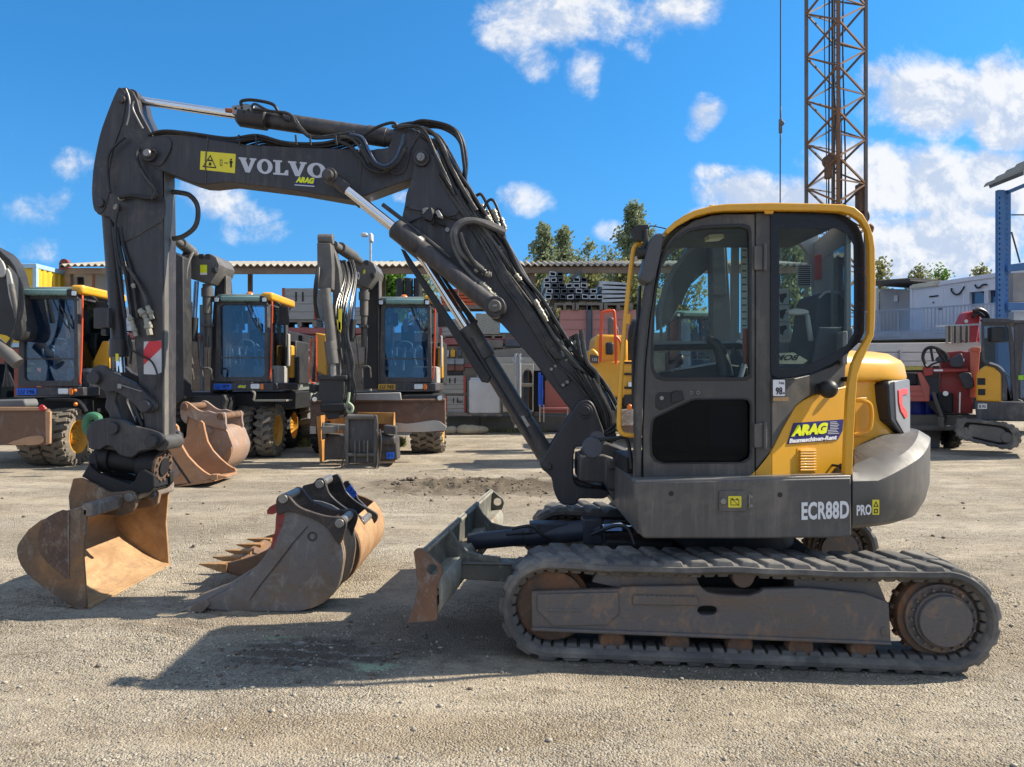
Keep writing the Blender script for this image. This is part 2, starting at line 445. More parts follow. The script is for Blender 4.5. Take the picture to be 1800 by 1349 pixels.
def TB(x0,x1,y0,y1,z0,z1): b.prism([TT(x0,y0,z0),TT(x1,y0,z0),TT(x1,y1,z0),TT(x0,y1,z0)],UP*(z1-z0))
TB(.75,1.9,.38,1.9,.34,.52); TB(.55,1.0,.75,1.55,.32,.56); TB(1.2,2.1,.42,.6,.3,.46)
b.cyl(TT(1.38,1.12,.5),TT(1.38,1.12,.74),.47,seg=40)
for s in (.95,1.75):
    b.cyl(TT(s,.3,.42),TT(s,1.95,.42),.09,seg=16)
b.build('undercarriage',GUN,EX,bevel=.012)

# ---- dozer blade
bd=V((.13,1,0)).normalized(); bx_=V((1,-.13,0)).normalized()
B0=at(735,965,4.3); BL=2.46
PBl=Plane(4.3,-.13,B0.x)
BLD=rustmat('blade_steel',(.30,.30,.26),(.22,.17,.12),(.46,.48,.39),2.2,.7,.25)
BLR=rustmat('rusty_blade_plate',(.19,.105,.065),(.15,.095,.07),(.28,.26,.25),3.4,.78,.3)
BLG=rustmat('dark_blade_steel',(.12,.12,.108),(.17,.15,.115),(.36,.40,.32),2.6,.6,.25,(.45,.66))  # darker grey-green steel than the box rail
ep=[(727,970),(732,965),(741,965),(758,979),(775,994),(778,1005),(774,1017),(768,1030),(767,1055),(769,1087),(766,1091),(715,1096),(722,1080),(729,1062),(734,1040),(733,1022),(731,1000)]
b=MB()
prof=[(741,966),(738,985),(737,1010),(738,1035),(735,1060),(727,1082),(717,1095),(723,1096),(733,1084),(742,1060),(744,1035),(743,1010),(744,985),(747,968)]
b.prism([PBl.P(x,y) for x,y in prof],bd*BL)
BLADE=b.build('dozer_blade',BLG,EX,bevel=.004)
b=MB(); b.prism([PBl.P(x,y,-.005) for x,y in ep],bd*.028,[[PBl.P(x,y,-.005) for x,y in circ(760,1001,9.5,14)]])
b.build('end_plate',BLR,BLADE,bevel=.004)
b=MB(); b.prism([PBl.P(x,y)+bd*(BL) for x,y in ep],bd*.028,[[PBl.P(x,y)+bd*BL for x,y in circ(760,1001,11,14)]])
b.build('end_plate',BLG,BLADE,bevel=.004)
b=MB()
b.prism([PBl.P(x,y,.03) for x,y in [(741,965),(748,970),(748,976),(741,972)]],bd*(BL-.03))
b.prism([PBl.P(x,y,.03) for x,y in [(743,1024),(770,1022),(776,1034),(776,1068),(764,1088),(740,1086),(741,1080),(760,1080),(769,1064),(769,1040),(764,1030),(743,1031)]],bd*(BL-.03))
b.build('box_rail',BLD,BLADE,bevel=.004)
for t in (.62,1.62):
    b=MB(); o=bd*t
    b.prism([PBl.P(x,y)+o for x,y in [(742,966),(752,970),(764,990),(785,1012),(812,1020),(850,1024),(850,1040),(812,1046),(790,1052),(770,1080),(740,1080),(741,1000)]],bd*.03)
    b.build('gusset',BLG,BLADE,bevel=.004)
for t in (.64,1.66):
    b=MB(); p0=PBl.P(772,1030)+bd*t; p0.z=.42; p1=TT(.62,.62 if t<1 else 1.68,.36)
    if t>1: p1=TT(.62,1.66,.38)
    b.beam(p0,p1,.11,.10,UP,.13,.14); p2=p1.lerp(p0,.25)
    b.beam(p0+UP*.055,p1+UP*.08,.15,.015)
    b.build('push_arm',BLG,BLADE,bevel=.008)
for t in (.95,1.2):
    pass
b=MB(); c0=at(795,955,5.25); c1=at(1010,945,5.3)
c0=PBl.P(760,1000)+bd*1.1; c0.z=.50
c1=at(1035,932,5.25)
q=(c1-c0).normalized()
b.cyl(c0,c0+q*.45,.06,seg=18); b.cyl(c0+q*.4,c1,.072,seg=20); b.cyl(c1-q*.02,c1+q*.09,.085,seg=20)
b.box(c1-q*.28+UP*.05,(.26,.13,.07)); b.box(c1+q*.02,(.13,.17,.17))
cyl=b.build('blade_cylinder',mat('blue_black_paint',(.026,.030,.044),.38,0,.2,3,DUST,.15,4),BLADE,bevel=.008)
b=MB(); b.cyl(c1,c1+q*.30,.035,seg=16); b.build('rod',CHROME,cyl)
b=MB(); b.box(c1+q*.16+V((0,-.04,.01)),(.12,.02,.045)); b.build('label_plate',mat('pale_blue_label',(.25,.42,.72),.4),cyl)
for (P_,r_) in (([at(900,930,5.1),at(935,925,5.1),at(952,940,5.1),at(972,952,5.15)],.011),([at(1040,940,5.1),at(1080,925,5.0),at(1104,930,4.95),at(1116,958,4.9)],.012),([at(890,940,5.2),at(1000,930,5.3),at(1030,918,5.3)],.01)):
    b=MB(); b.tube(P_,r_); b.build('hydraulic_hose',BLACK if r_>.011 else RUBBER,BLADE)

# ---- upper deck: skirt, counterweight
PS=Plane(4.42,.06,.70)
b=MB()
sk=[(1115,849),(1118,847),(1497,839),(1497.5,943),(1480,946),(1300,947.5),(1135,947),(1128,943),(1119,905)]
b.plate(sk,PS,.05)
# plan body behind the skirt
zt,zb=1.035,.735
pA=PS.P(1120,850,.03); pB=PS.P(1494,842,.03)
b.prism([V((pA.x+.01,pA.y,zb)),V((pB.x,pB.y,zb)),V((pB.x+.25,5.5,zb)),V((pB.x,6.42,zb)),V((pA.x+.05,6.42,zb)),V((pA.x+.01,5.9,zb))],UP*(zt-zb))
SKT=b.build('deck_skirt',BODYG,EX,bevel=.012)
b=MB(); b.plate([(1116,850),(1497,841),(1497,836),(1120,844)],PS,.12,.004); b.build('skirt_rail',mat('worn_skirt_edge',(.16,.155,.15),.38,.2,.15,4),SKT,bevel=.006)
b=MB()
for x,y in ((1180,868),(1371,870)): b.cyl(PS.P(x,y,-.004),PS.P(x,y,.03),.0145,seg=14)
b.build('plug',BLACK,SKT,bevel=.002)
b=MB(); b.plate(rrect(1263,863,1313,899,4),PS,.012,-.008); HT=b.build('hatch',BODYG,SKT,bevel=.003)
b=MB(); b.cyl(PS.P(1270,881,-.018),PS.P(1270,881,0),.017,seg=16); b.build('lock',STEEL,HT,bevel=.002)
b=MB(); b.plate(rrect(1279,872,1302,892,1.5),PS,.002,-.011); st=b.build('sticker',STICKY,HT)
b=MB()
for q in ([(1283,878),(1298,878),(1298,888),(1283,888)],):
    b.plate(q,PS,.001,-.0125,[[(1284,879),(1297,879),(1297,887),(1284,887)]])
b.plate([(1282,875),(1283.2,875),(1300,890),(1298.8,890)],PS,.001,-.0126); b.plate([(1285,876),(1288,876),(1288,878),(1285,878)],PS,.001,-.0125); b.plate([(1293,876),(1296,876),(1296,878),(1293,878)],PS,.001,-.0125)
b.build('battery_symbol',INK,HT)
b=MB(); b.tube([PS.P(1313.5,869,-.008),PS.P(1316,869,-.012),PS.P(1316,893,-.012),PS.P(1313.5,893,-.008)],.003,sm=False,seg=6); b.cyl(PS.P(1320,873,-.008),PS.P(1320,873),.008,seg=10);b.cyl(PS.P(1320,889,-.008),PS.P(1320,889),.008,seg=10); b.build('hinge',STEEL,HT)
textm('ECR88D',PS,(1408.5,914.5),(83.5,-3),(0,-31.5),WHITE,SKT,'model_lettering',bold=.035,spacing=1.05)
# counterweight : plan curve x heights
plan=[(2.0,4.50),(2.16,4.53),(2.33,4.60),(2.50,4.71),(2.63,4.85),(2.73,5.01),(2.81,5.2),(2.86,5.5),(2.81,5.8),(2.73,5.99),(2.63,6.15),(2.5,6.29),(2.33,6.4),(2.0,6.5)]
plan=[(p.x,p.y) for p in catmull([V((x,y,0)) for x,y in plan],3)]
cc=V((1.62,5.5))
def cwr(k,zf,ins=0.):
    out=[]
    for i,(x,y) in enumerate(plan):
        q=i/(len(plan)-1); q=min(q,1-q)*2
        zz=zf(q); d=V((x,y))-cc; L=d.length
        dd=d*(k-ins/L); xx=cc.x+dd.x if i not in (0,len(plan)-1) else x; yy=cc.y+dd.y; xx=max(xx,.4435*yy+.002*i) if yy<5.5 else xx; out.append(V((xx,yy,zz)))
    out+= [V((1.99,out[-1].y,out[-1].z)),V((out[0].x-.004,out[0].y+.01,out[0].z))]
    return out
def lerp(a,b,t): return a+(b-a)*max(0,min(1,t))
def tz(q):                      # height of the top edge along the side
    return lerp(1.045,1.262,(q-.16)/.56)
b=MB()
b.loft([cwr(.87,lambda q:.735),cwr(.935,lambda q:.77),cwr(.975,lambda q:.86),cwr(.997,lambda q:.97),cwr(1,lambda q:tz(q)-.008),cwr(.994,lambda q:tz(q)),cwr(.945,lambda q:tz(q)+.038),cwr(.86,lambda q:lerp(1.10,1.275,(q-.08)/.6)),cwr(.6,lambda q:lerp(1.14,1.28,(q-.08)/.6))])
CW=b.build('counterweight',CWG,EX,bevel=.0,ang=21)
PC2=Plane(4.475,.10,2.0)
textm('PRO',PC2,(1505,906.5),(26,-1.5),(0,-18.5),WHITE,CW,'model_lettering',off=-.005,bold=.03)
b=MB(); b.plate(rrect(1533,879,1545,905,1),PC2,.003,-.004); st=b.build('sticker',STICKY,CW)
b=MB(); b.plate([(1539,881),(1543.5,891),(1534.5,891)],PC2,.001,-.0055,[[(1539,884),(1541.6,889.6),(1536.4,889.6)]]); b.plate([(1535.5,895),(1542,894.5),(1542,902),(1535.5,902.5)],PC2,.001,-.0055,[[(1537,896.5),(1540.5,896.3),(1540.5,900.5),(1537,900.8)]]); b.build('warning_symbol',INK,CW)

# ---- engine hood
def hring(z,ins,far=6.45,lip=0):
    pts=[(2.08+ins*.2,4.90+ins),(2.33-ins*.3,5.0+ins),(2.47-ins*.7,5.07+ins),(2.60-ins,5.18+ins*.7),(2.69-ins,5.33+ins*.3),(2.73-ins,5.6),(2.69-ins,5.9),(2.5-ins,6.2-ins*.5),(2.3,far-ins),(2.08,far-ins)]
    c=catmull([V((x,y,z)) for x,y in pts],3)
    if lip: c=[V((p.x,p.y,p.z)) for p in c]
    return c
b=MB(); b.loft([hring(1.02,.03),hring(1.08,.0),hring(1.63,.012)]); HOOD=b.build('engine_hood',YEL,EX,ang=30)
b=MB()
def cap(z,ins): return hring(z,ins)
b.loft([cap(1.62,0),cap(1.635,-.03),cap(1.655,-.036),cap(1.735,-.022),cap(1.765,-.005),cap(1.815,.07),cap(1.832,.16)])
b.build('hood_cap',YEL,HOOD,ang=35)
PH=Plane(4.90,.4,2.08)
b=MB(); b.tube([PH.P(1499,704,-.01),PH.P(1508,705,-.05),PH.P(1517,712,-.06),PH.P(1519,735,-.06),PH.P(1515,758,-.05),PH.P(1499,764,-.01)],.013,n=6); b.build('grab_handle',YEL,HOOD)
b=MB(); b.plate(rrect(1503,699,1527,768,5),PH,.006,-.0035); b.build('handle_recess',YELB,HOOD,bevel=.003)
b=MB(); b.cyl(PH.P(1538,774.5,-.014),PH.P(1538,774.5,.01),.02,seg=18); b.cyl(PH.P(1538,774.5,-.022),PH.P(1538,774.5,-.01),.009,seg=12); b.build('fuel_lock',mat('bronze_lock',(.22,.13,.04),.4,.5),HOOD,bevel=.002)
# tail light
PTL=Plane(5.0,.95,2.47)
b=MB(); b.plate([(1562,676),(1565,670),(1594,666),(1598,668),(1599,700),(1599,750),(1597,762),(1585,764),(1580,758),(1566,740),(1563,705)],PTL,.10,0.0)
TL=b.build('tail_light',BLACK,EX,bevel=.012)
b=MB(); b.plate([(1571,671),(1594,666.5),(1597.5,668.5),(1598.5,700),(1598.5,760),(1588,763),(1584,756),(1574,738)],PTL,.01,-.006); b.build('lamp_frame',mat('grey_lamp_frame',(.24,.24,.25),.35,0,.1,4),TL,bevel=.004)
b=MB(); b.plate([(1576,686),(1592,682.5),(1592.5,693),(1583,695),(1583,712),(1591.5,724),(1592,733),(1588,736),(1580,722),(1577,708)],PTL,.006,-.013)
REDL=mat('red_lamp_lens',(.75,.03,.03),.25,0,.05,8,coat=.5); b.build('lamp_lens',REDL,TL,bevel=.002)

# ---- cab
PC=Plane(4.55,.03,.70)
CAB=EX
CABD=1.0
outer=[(1167,411),(1167,407),(1183,392),(1200,381),(1217,373),(1248,364.5),(1272,361.5),(1350,359.5),(1440,361),(1478,362.5),(1496,367),(1511,380),(1522,398),(1529,418),(1532,440),(1533,496),(1532,562),(1530,591),(1520,613),(1509,638),(1502,660),(1499,695),(1495,771),(1492,835)]
inner=[(1171,414.5),(1188,400),(1219,383),(1250,375.5),(1272,374),(1356,373),(1440,373.5),(1473,375),(1491,380),(1507,391),(1518,409),(1522,433),(1523,496),(1523,562),(1522,587),(1514,602),(1501,623),(1493,641),(1487,672),(1484,700),(1481,760),(1478,836)]
b=MB(); b.plate(outer+inner[::-1],PC,.045,-.045)
RO=b.build('roof_frame',YEL,CAB,bevel=.014,seg=3)
b=MB(); b.plate([(1339,369),(1357,369),(1356,378),(1342,378)],PC,.02,-.032); b.build('roof_bracket',YEL,CAB,bevel=.003)
# roof sheet going back across the cab
rt=[(1167,409),(1183,394),(1200,383),(1217,375),(1248,366.5),(1272,363.5),(1350,361.5),(1440,363),(1478,364.5),(1494,369)]
ru=[(x,y+9) for x,y in rt]
b=MB(); b.plate(rt+ru[::-1],PC,CABD-.06,-.004); b.build('roof',YEL,CAB,bevel=.006)
b=MB()
for x,y in ((1260,353.5),(1466,352.5)): b.plate([(x-5,y+10),(x-4,y),(x+4,y),(x+5,y+10)],PC,.03,.10)
b.build('lifting_eye',YELB,CAB,bevel=.004)
# door
dor=[(1131,845),(1131,760),(1136,640),(1144,560),(1153,500),(1161,455),(1170,433),(1180,417),(1196,403),(1222,387),(1252,378.5),(1280,376),(1322,376.5),(1322,845)]
wup=[(1147,600),(1149,560),(1154,510),(1162,465),(1172,440),(1188,420),(1210,406),(1235,400),(1280,397.5),(1305,397),(1316,401),(1323-1.5,412),(1324-1.5,430),(1324-1.5,648),(1319,660),(1308,665.5),(1170,666),(1156,662),(1148,650),(1146,636)]
wup=[(x*1.0 if x<1321 else 1318.5,y) for x,y in wup]
wlo=[(1147,742),(1150,735),(1215,704),(1224,702),(1306,701.5),(1316,704),(1322,712),(1322,796),(1317,806),(1304,813),(1166,814.5),(1153,810),(1145,799),(1144,770)]
wlo=[(min(x,1320),y) for x,y in wlo]
dor[-1]=(1327,846); dor[-2]=(1327,376.5)
b=MB(); b.plate(dor,PC,.05,0,[wup,wlo]); DOOR=b.build('cab_door',CHAR2,CAB,bevel=.006)
def inset(pts,k):
    cx=sum(p[0] for p in pts)/len(pts); cy=sum(p[1] for p in pts)/len(pts)
    return [(cx+(x-cx)*k,cy+(y-cy)*k) for x,y in pts]
b=MB(); b.plate(inset(wup,1.012),PC,.006,.022); b.build('door_window',GLASS,DOOR)
b=MB(); b.plate(inset(wlo,1.012),PC,.006,.022); b.build('door_window',GLASSL,DOOR)
b=MB(); b.plate([(1140,694),(1332,694),(1332,822),(1138,822)],PC,.02,.07); lin=b.build('door_blackout',mat('blackout_sheet',(.006,.009,.015),.35,0,.2,3,spec=.5),DOOR)  # dark sheet added behind the lower pane to keep it nearly black
b=MB(); b.plate([(1252,716),(1316,716),(1316,785),(1252,785)],PC,.006,.058); b.plate([(1252,714),(1268,714),(1268,718),(1252,718)],PC,.006,.05); b.tube([PC.P(x,y,.055) for x,y in circ(1191,750,7,10)],.004,closed=True,n=2,seg=6); b.tube([PC.P(1150,775,.05),PC.P(1170,784,.05),PC.P(1190,796,.05),PC.P(1212,799,.05)],.006,seg=6); b.build('door_pocket',mat('dark_blue_grey_pocket',(.035,.045,.058),.4),DOOR)
b=MB()
for w in (wup,wlo): b.plate(inset(w,1.028) ,PC,.004,-.004,[inset(w,.985)])
b.build('window_seal',BLACK,DOOR,bevel=.002)
b=MB(); b.plate([(1152,696),(1158,690),(1178,690),(1186,687),(1200,687),(1203,703),(1160,722),(1152,716)],PC,.01,-.004); b.plate([(1180,691),(1190,688),(1203,702),(1192,706),(1179,709)],PC,.016,-.014)
DH=b.build('door_handle',BLACK,DOOR,bevel=.004)
b=MB(); b.cyl(PC.P(1162.5,700,-.012),PC.P(1162.5,700),.012,seg=14); b.tube([PC.P(x,y,-.01) for x,y in circ(1214.5,690.5,2.6,8)],.0025,closed=True,n=2,seg=6); b.tube([PC.P(x,y,-.01) for x,y in circ(1226,690.5,2.6,8)],.0025,closed=True,n=2,seg=6); b.build('key_lock',STEEL,DH)
b=MB(); b.plate([(1309,845.5),(1327,829),(1327,846)],PC,.003,-.004); b.build('yellow_corner',YEL,DOOR)
b=MB()
for y0,y1 in ((432,475),(744,787)):
    b.plate([(1325,y0+1),(1340,y0+1),(1340,y1),(1325,y1)],PC,.012,-.012)
    b.cyl(PC.P(1343,y0-3,-.02),PC.P(1343,y1+2,-.02),.011,seg=12)
b.build('hinge',BODYG,CAB,bevel=.003)
# pillar between door and rear window, grey
b=MB(); b.plate([(1329,374),(1356,374),(1356,792),(1343,809),(1329,826)],PC,.08,.004); b.plate([(1329.5,829),(1343,812),(1344,846),(1329.5,846)],PC,.06,.006)
b.build('door_pillar',CHAR2,CAB,bevel=.006)
b=MB(); b.plate([(1328.6,829),(1343.5,810.5),(1355.5,795),(1355.5,846),(1328.6,846)],PC,.006,-.001); b.build('pillar_trim',YELB,CAB,bevel=.002)
# front post and windscreen frame
b=MB(); b.plate([(1117,845),(1118,700),(1121,640),(1126,580),(1134,520),(1145,466),(1157,432),(1166,416),(1176,411),(1166,428),(1157,455),(1149,500),(1140,560),(1132,640),(1128,760),(1128,845)],PC,.09,.0)
b.build('front_post',CHAR2,CAB,bevel=.008)
FAR=CABD-.06
def PO(o): return Plane(4.55+o,.03,.70)
PFAR=PO(.93)
LIN=mat('grey_cab_lining',(.27,.28,.285),.6,0,.1,3)
b=MB(); b.plate([(1136,452),(1160,418),(1200,402),(1300,396),(1440,396),(1440,640),(1420,720),(1130,720),(1130,560)],PFAR,.05,0,
 [[(1152,525),(1160,475),(1180,444),(1215,430),(1286,425),(1288,428),(1288,600),(1150,600)],[(1300,430),(1314,427),(1314,600),(1300,600)],[(1350,420),(1385,420),(1405,428),(1420,445),(1429,480),(1432,530),(1431,602),(1350,602)],[(1150,617),(1286,617),(1286,632),(1240,640),(1170,655),(1150,655)]])
b.build('far_side_frame',LIN,CAB,bevel=.006)
b=MB(); b.plate([(1145,425),(1330,410),(1330,660),(1145,660)],PFAR,.006,.02); b.plate([(1345,412),(1436,412),(1436,610),(1345,610)],PFAR,.006,.02); b.build('far_window',GLASS,CAB)
ws=[(1121,700),(1122,640),(1127,580),(1135,520),(1146,466),(1158,432),(1168,412)]
b=MB(); 
for i in range(len(ws)-1):
    p=[PC.P(*ws[i],.08),PC.P(*ws[i+1],.08)]
    wb=V((.16,CABD-.14,0)); b.prism([p[0],p[1],p[1]+wb,p[0]+wb],V((.006,0,.001)))
b.build('windscreen',GLASS,CAB)
b=MB(); wb=V((.16,CABD-.16,0)); b.prism([PC.P(x,y,.08) for x,y in [(1119,845),(1120,700),(1126,700),(1126,845)]],wb); b.build('front_panel',CHAR2,CAB,bevel=.006)
# rear side window + rear wall
PR=Plane(4.56,.10,1.53)
rw=[(1357,375),(1440,375.5),(1473,377),(1490,382),(1506,393),(1516,410),(1520.5,434),(1521,496),(1521,562),(1520,585),(1512,601),(1490,622),(1460,641),(1430,654),(1400,661),(1372,664),(1361,660),(1357,652)]
b=MB(); b.plate(rw,PR,.006,.015); b.build('side_window',GLASSC,CAB)
b=MB(); b.plate(inset(rw,1.006),PR,.004,.010,[[(1371,402),(1470,401),(1492,410),(1502,430),(1503,500),(1503,585),(1490,607),(1450,630),(1410,645),(1371,650)]]); b.build('window_border',mat('black_glass_print',(.014,.017,.024),.22,0,.1,3,spec=.25),CAB)
b=MB(); 
p=[PC.P(1500,400,.06),PC.P(1500,440,.06),PC.P(1500,600,.06),PC.P(1500,650,.06)]
bk=V((.15,CABD-.12,0))
for (ya,yb,wd0,wd1) in ((376,425,0,1),(580,640,.1,1),(640,846,.4,1),(425,580,.36,1),(425,580,.0,.06)):
    a=PC.P(1496,ya,.06); c=PC.P(1496,yb,.06)
    b.prism([a+bk*wd0,c+bk*wd0,c+bk*wd1,a+bk*wd1],V((.03,0,0)))
b.build('rear_wall',LIN,CAB,bevel=.004)
b=MB(); a=PC.P(1496,425,.06);c=PC.P(1496,580,.06); b.prism([a+bk*.06,c+bk*.06,c+bk*.36,a+bk*.36],V((.006,0,0))); b.build('rear_window',GLASS,CAB)
b=MB(); b.plate([(1172,404),(1200,388),(1250,380),(1496,380),(1496,388),(1250,388),(1204,394),(1178,408)],PC,CABD-.14,.06); b.build('headliner',mat('dark_headliner',(.05,.05,.05),.8),CAB,bevel=.004)
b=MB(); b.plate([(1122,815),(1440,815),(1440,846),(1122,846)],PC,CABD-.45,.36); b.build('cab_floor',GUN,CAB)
# interior
P5=PO(.45); P3=PO(.25)
b=MB()
b.plate(smooth2([(1440,522),(1452,513),(1466,514),(1472,526),(1466,560),(1452,610),(1440,660),(1424,690),(1404,690),(1416,640),(1428,590),(1434,550)],3,True),P5,.36)
b.plate(smooth2([(1340,655),(1360,645),(1410,648),(1430,664),(1430,690),(1410,700),(1350,698)],3,True),PO(.42),.44)
b.plate([(1350,690),(1420,690),(1420,760),(1350,760)],P5,.36)
SEAT=b.build('operator_seat',mat('seat_fabric',(.075,.085,.10),.85,0,.2,6),CAB,bevel=.02,seg=3)
b=MB(); b.tube([PO(.44).P(x,y) for x,y in [(1440,524),(1452,514),(1466,515),(1473,526),(1467,562)]],.008); b.build('seat_piping',GREYL,SEAT)
b=MB(); b.plate(smooth2([(1386,546),(1400,542),(1420,545),(1422,552),(1400,554),(1388,553)],3,True),PO(.40),.06); b.plate([(1418,552),(1424,552),(1432,600),(1424,600)],PO(.40),.04); b.build('armrest',mat('pale_armrest',(.42,.44,.43),.5),CAB,bevel=.01)
b=MB(); b.plate([(1160,655),(1190,650),(1262,640),(1280,640),(1316,645),(1318,700),(1160,700)],P3,.2); b.plate([(1150,606),(1312,603),(1312,613),(1150,616)],PO(.85),.03); b.plate([(1290,610),(1300,618),(1312,640),(1300,660),(1280,650)],P5,.05); b.build('control_console',GUN,CAB,bevel=.01)
b=MB(); b.plate([(1190,648),(1262,637),(1262,640),(1190,651.5)],P3,.1,-.01); b.build('console_edge',mat('grey_blue_edge',(.20,.22,.25),.5),CAB)
b=MB()
b.tube([P3.P(1274,662),P3.P(1271,640),P3.P(1268,625),P3.P(1260,608),P3.P(1250,600)],(.055,.028),n=5,seg=12); b.sphere(P3.P(1249,599),.03,10,6)
for k in range(4): b.lathe(P3.P(1274-k,662-k*6),P3.P(1273-k,658-k*6),[(0,.045-.004*k),(.5,.056-.004*k),(1,.045-.004*k)],14)
b.tube([P5.P(1186,660),P5.P(1190,645),P5.P(1194,636)],.014,seg=8); b.sphere(P5.P(1195,632),.032,12,8,(.9,1,1.2))
b.build('control_lever',BLACK,CAB)
b=MB(); b.tube([P3.P(1308,640),P3.P(1304,655),P3.P(1300,668)],.016); b.tube([PO(.6).P(1296,600),PO(.6).P(1308,604),PO(.6).P(1312,616)],.012); b.build('lever_arm',GREYL,CAB)
b=MB(); b.plate([(1357,622),(1395,620),(1420,634),(1412,640),(1357,640)],PO(.10),.004); ps=b.build('yellow_panel',mat('pale_yellow_panel',(.62,.60,.40),.7,0,.1,6),CAB)
textm('BOM',PO(.10),(1361,634),(38,0),(6,-10),INK,ps,'mirrored_lettering',off=-.004,bold=.03,mirror=True)  # pale yellow panel with its letters reversed
b=MB(); b.plate([(1366,508),(1386,508),(1386,596),(1366,596)],PFAR,.003,-.01); b.plate([(1400,466),(1425,466),(1425,505),(1400,505)],PFAR,.003,-.01); b.plate([(1301,432),(1313,430),(1313,596),(1301,596)],PFAR,.003,-.012)
pn=b.build('window_notice',mat('pale_film_notice',(.50,.56,.56),.5,0,.1,8),CAB)
b=MB()
for i in range(10): b.plate([(1402,468+i*3.6),(1423,468+i*3.6),(1423,469.9+i*3.6),(1402,469.9+i*3.6)],PFAR,.001,-.013)
for i in range(3): b.plate([(1369,518+i*28),(1381,516+i*28),(1382,522+i*28),(1377,526+i*28),(1375,534+i*28),(1370,531+i*28)],PFAR,.001,-.013); b.plate([(1366.5,506+i*30),(1385.5,506+i*30),(1385.5,507+i*30),(1366.5,507+i*30)],PFAR,.001,-.013)
for i in range(12): b.plate([(1303,440+i*12),(1311,440+i*12),(1311,442+i*12),(1303,442+i*12)],PFAR,.001,-.014)
b.build('notice_print',INK,CAB)
b=MB(); b.cyl(PO(.75).P(1445,448),PO(.75).P(1445,492),.055,seg=16); b.build('fire_extinguisher',mat('extinguisher_red',(.34,.05,.05),.4),CAB,bevel=.01)
b=MB(); b.plate([(1246,412),(1272,411),(1274,418),(1248,420)],PO(.4),.12); b.build('dome_lamp',mat('dome_lamp_lens',(.75,.72,.5),.4),CAB,bevel=.004)
b=MB(); b.cyl(PO(.2).P(1313,578),PO(.2).P(1313,640),.026,seg=12); b.build('seat_belt_reel',mat('brick_red_plastic',(.26,.08,.06),.6),CAB)
b=MB(); b.plate([(1440,575),(1500,575),(1500,600),(1470,690),(1420,690)],PO(.3),.03); b.build('rear_shelf',mat('dark_rear_shelf',(.06,.07,.09),.5),CAB,bevel=.01)
# grey + yellow lower side panel
PP=Plane(4.565,.46,1.53)
gp=[(1357,666),(1372,668),(1400,665),(1430,658),(1462,645),(1490,626),(1486,650),(1485,679),(1461,684),(1444,686),(1413,702),(1398,714),(1376,752),(1357,790)]
b=MB(); b.plate(gp,PP,.05); PAN=b.build('grey_side_panel',CHAR2,CAB,bevel=.004)
yp=[(1357,794),(1377,754),(1399,715.5),(1414,703.5),(1445,687.5),(1462,685.5),(1494,678),(1494,834),(1440,841),(1357,845)]
b=MB(); b.plate(yp,PP,.05,.001); YP=b.build('yellow_side_panel',YEL,CAB,bevel=.005)
b=MB()
for i in range(8):
    y=791+i*4.8; b.plate(rrect(1403,y,1432,y+3.2,1.4),PP,.022,-.018)
b.plate([(1401,788),(1434,788),(1434,830),(1401,830)],PP,.003,-.002)
b.build('air_louvre',YEL,YP,bevel=.004)
b=MB(); c=PP.P(1440,684,-.07); b.sphere(c,.057,20,14); b.lathe(PP.P(1440,684,-.02),PP.P(1440,684,.01),[(0,.03),(1,.04)],16); b.box(c+V((0,-.055,0)),(.112,.012,.004)); b.build('round_mirror_ball',BLACK,PAN)
b=MB()
b.cyl(PP.P(1481,667,-.05),PP.P(1481,667,.01),.016,seg=14)
b.sphere(PP.P(1480,667,-.05),.019,12,8)
b.build('door_stop',BLACK,PAN)
b=MB(); b.cyl(PP.P(1463,818,-.07),PP.P(1463,818,.01),.008,seg=10); b.sphere(PP.P(1463,818,-.07),.018,12,8); b.build('door_stop',BLACK,YP)
b=MB(); b.plate([(1383,781),(1394.5,744),(1482,737.5),(1480.5,757),(1472,773.5)],PP,.003,-.003); SK=b.build('dealer_sticker',STICKB,YP)
textm('ARAG',PP,(1389,768),(62,-5.5),(4,-20),LIME,SK,'sticker_lettering',off=-.005,bold=.075)
textm('Baumaschinen-Rent',PP,(1386,779.3),(83,-6.5),(1.5,-8),WHITE,SK,'sticker_lettering',off=-.005,bold=.05)
b=MB()
for i in range(8): b.plate([(1458-(i>4)*4,742+i*2.9),(1470+((i*7)%5),741+i*2.9),(1470+((i*7)%5),742.2+i*2.9),(1458-(i>4)*4,743.2+i*2.9)],PP,.001,-.005)
b.build('small_print',GREYL,SK)
b=MB(); b.plate(rrect(1356.5,668,1377.5,696.5,1.5),PC,.003,-.022); nb=b.build('noise_label',WHITE,CAB)
b=MB(); b.plate(rrect(1355.5,667,1378.5,697.5,1.5),PC,.002,-.0195); b.build('label_border',INK,nb)
textm('98',PC,(1361,694),(11.5,0),(0,-13),INK,nb,'label_number',off=-.024,bold=.02); textm('Lwa',PC,(1367,675.5),(8.5,0),(0,-5),INK,nb,'label_number',off=-.024); textm('dB',PC,(1373.3,693),(3.4,0),(0,-3.4),INK,nb,'label_number',off=-.024)
b=MB(); b.plate([(1356.5,698.5),(1384,698.5),(1384,705),(1356.5,705)],PC,.003,-.022); b.build('faded_strip',mat('faded_strip_tan',(.42,.26,.12),.7,0,.25,30),CAB)
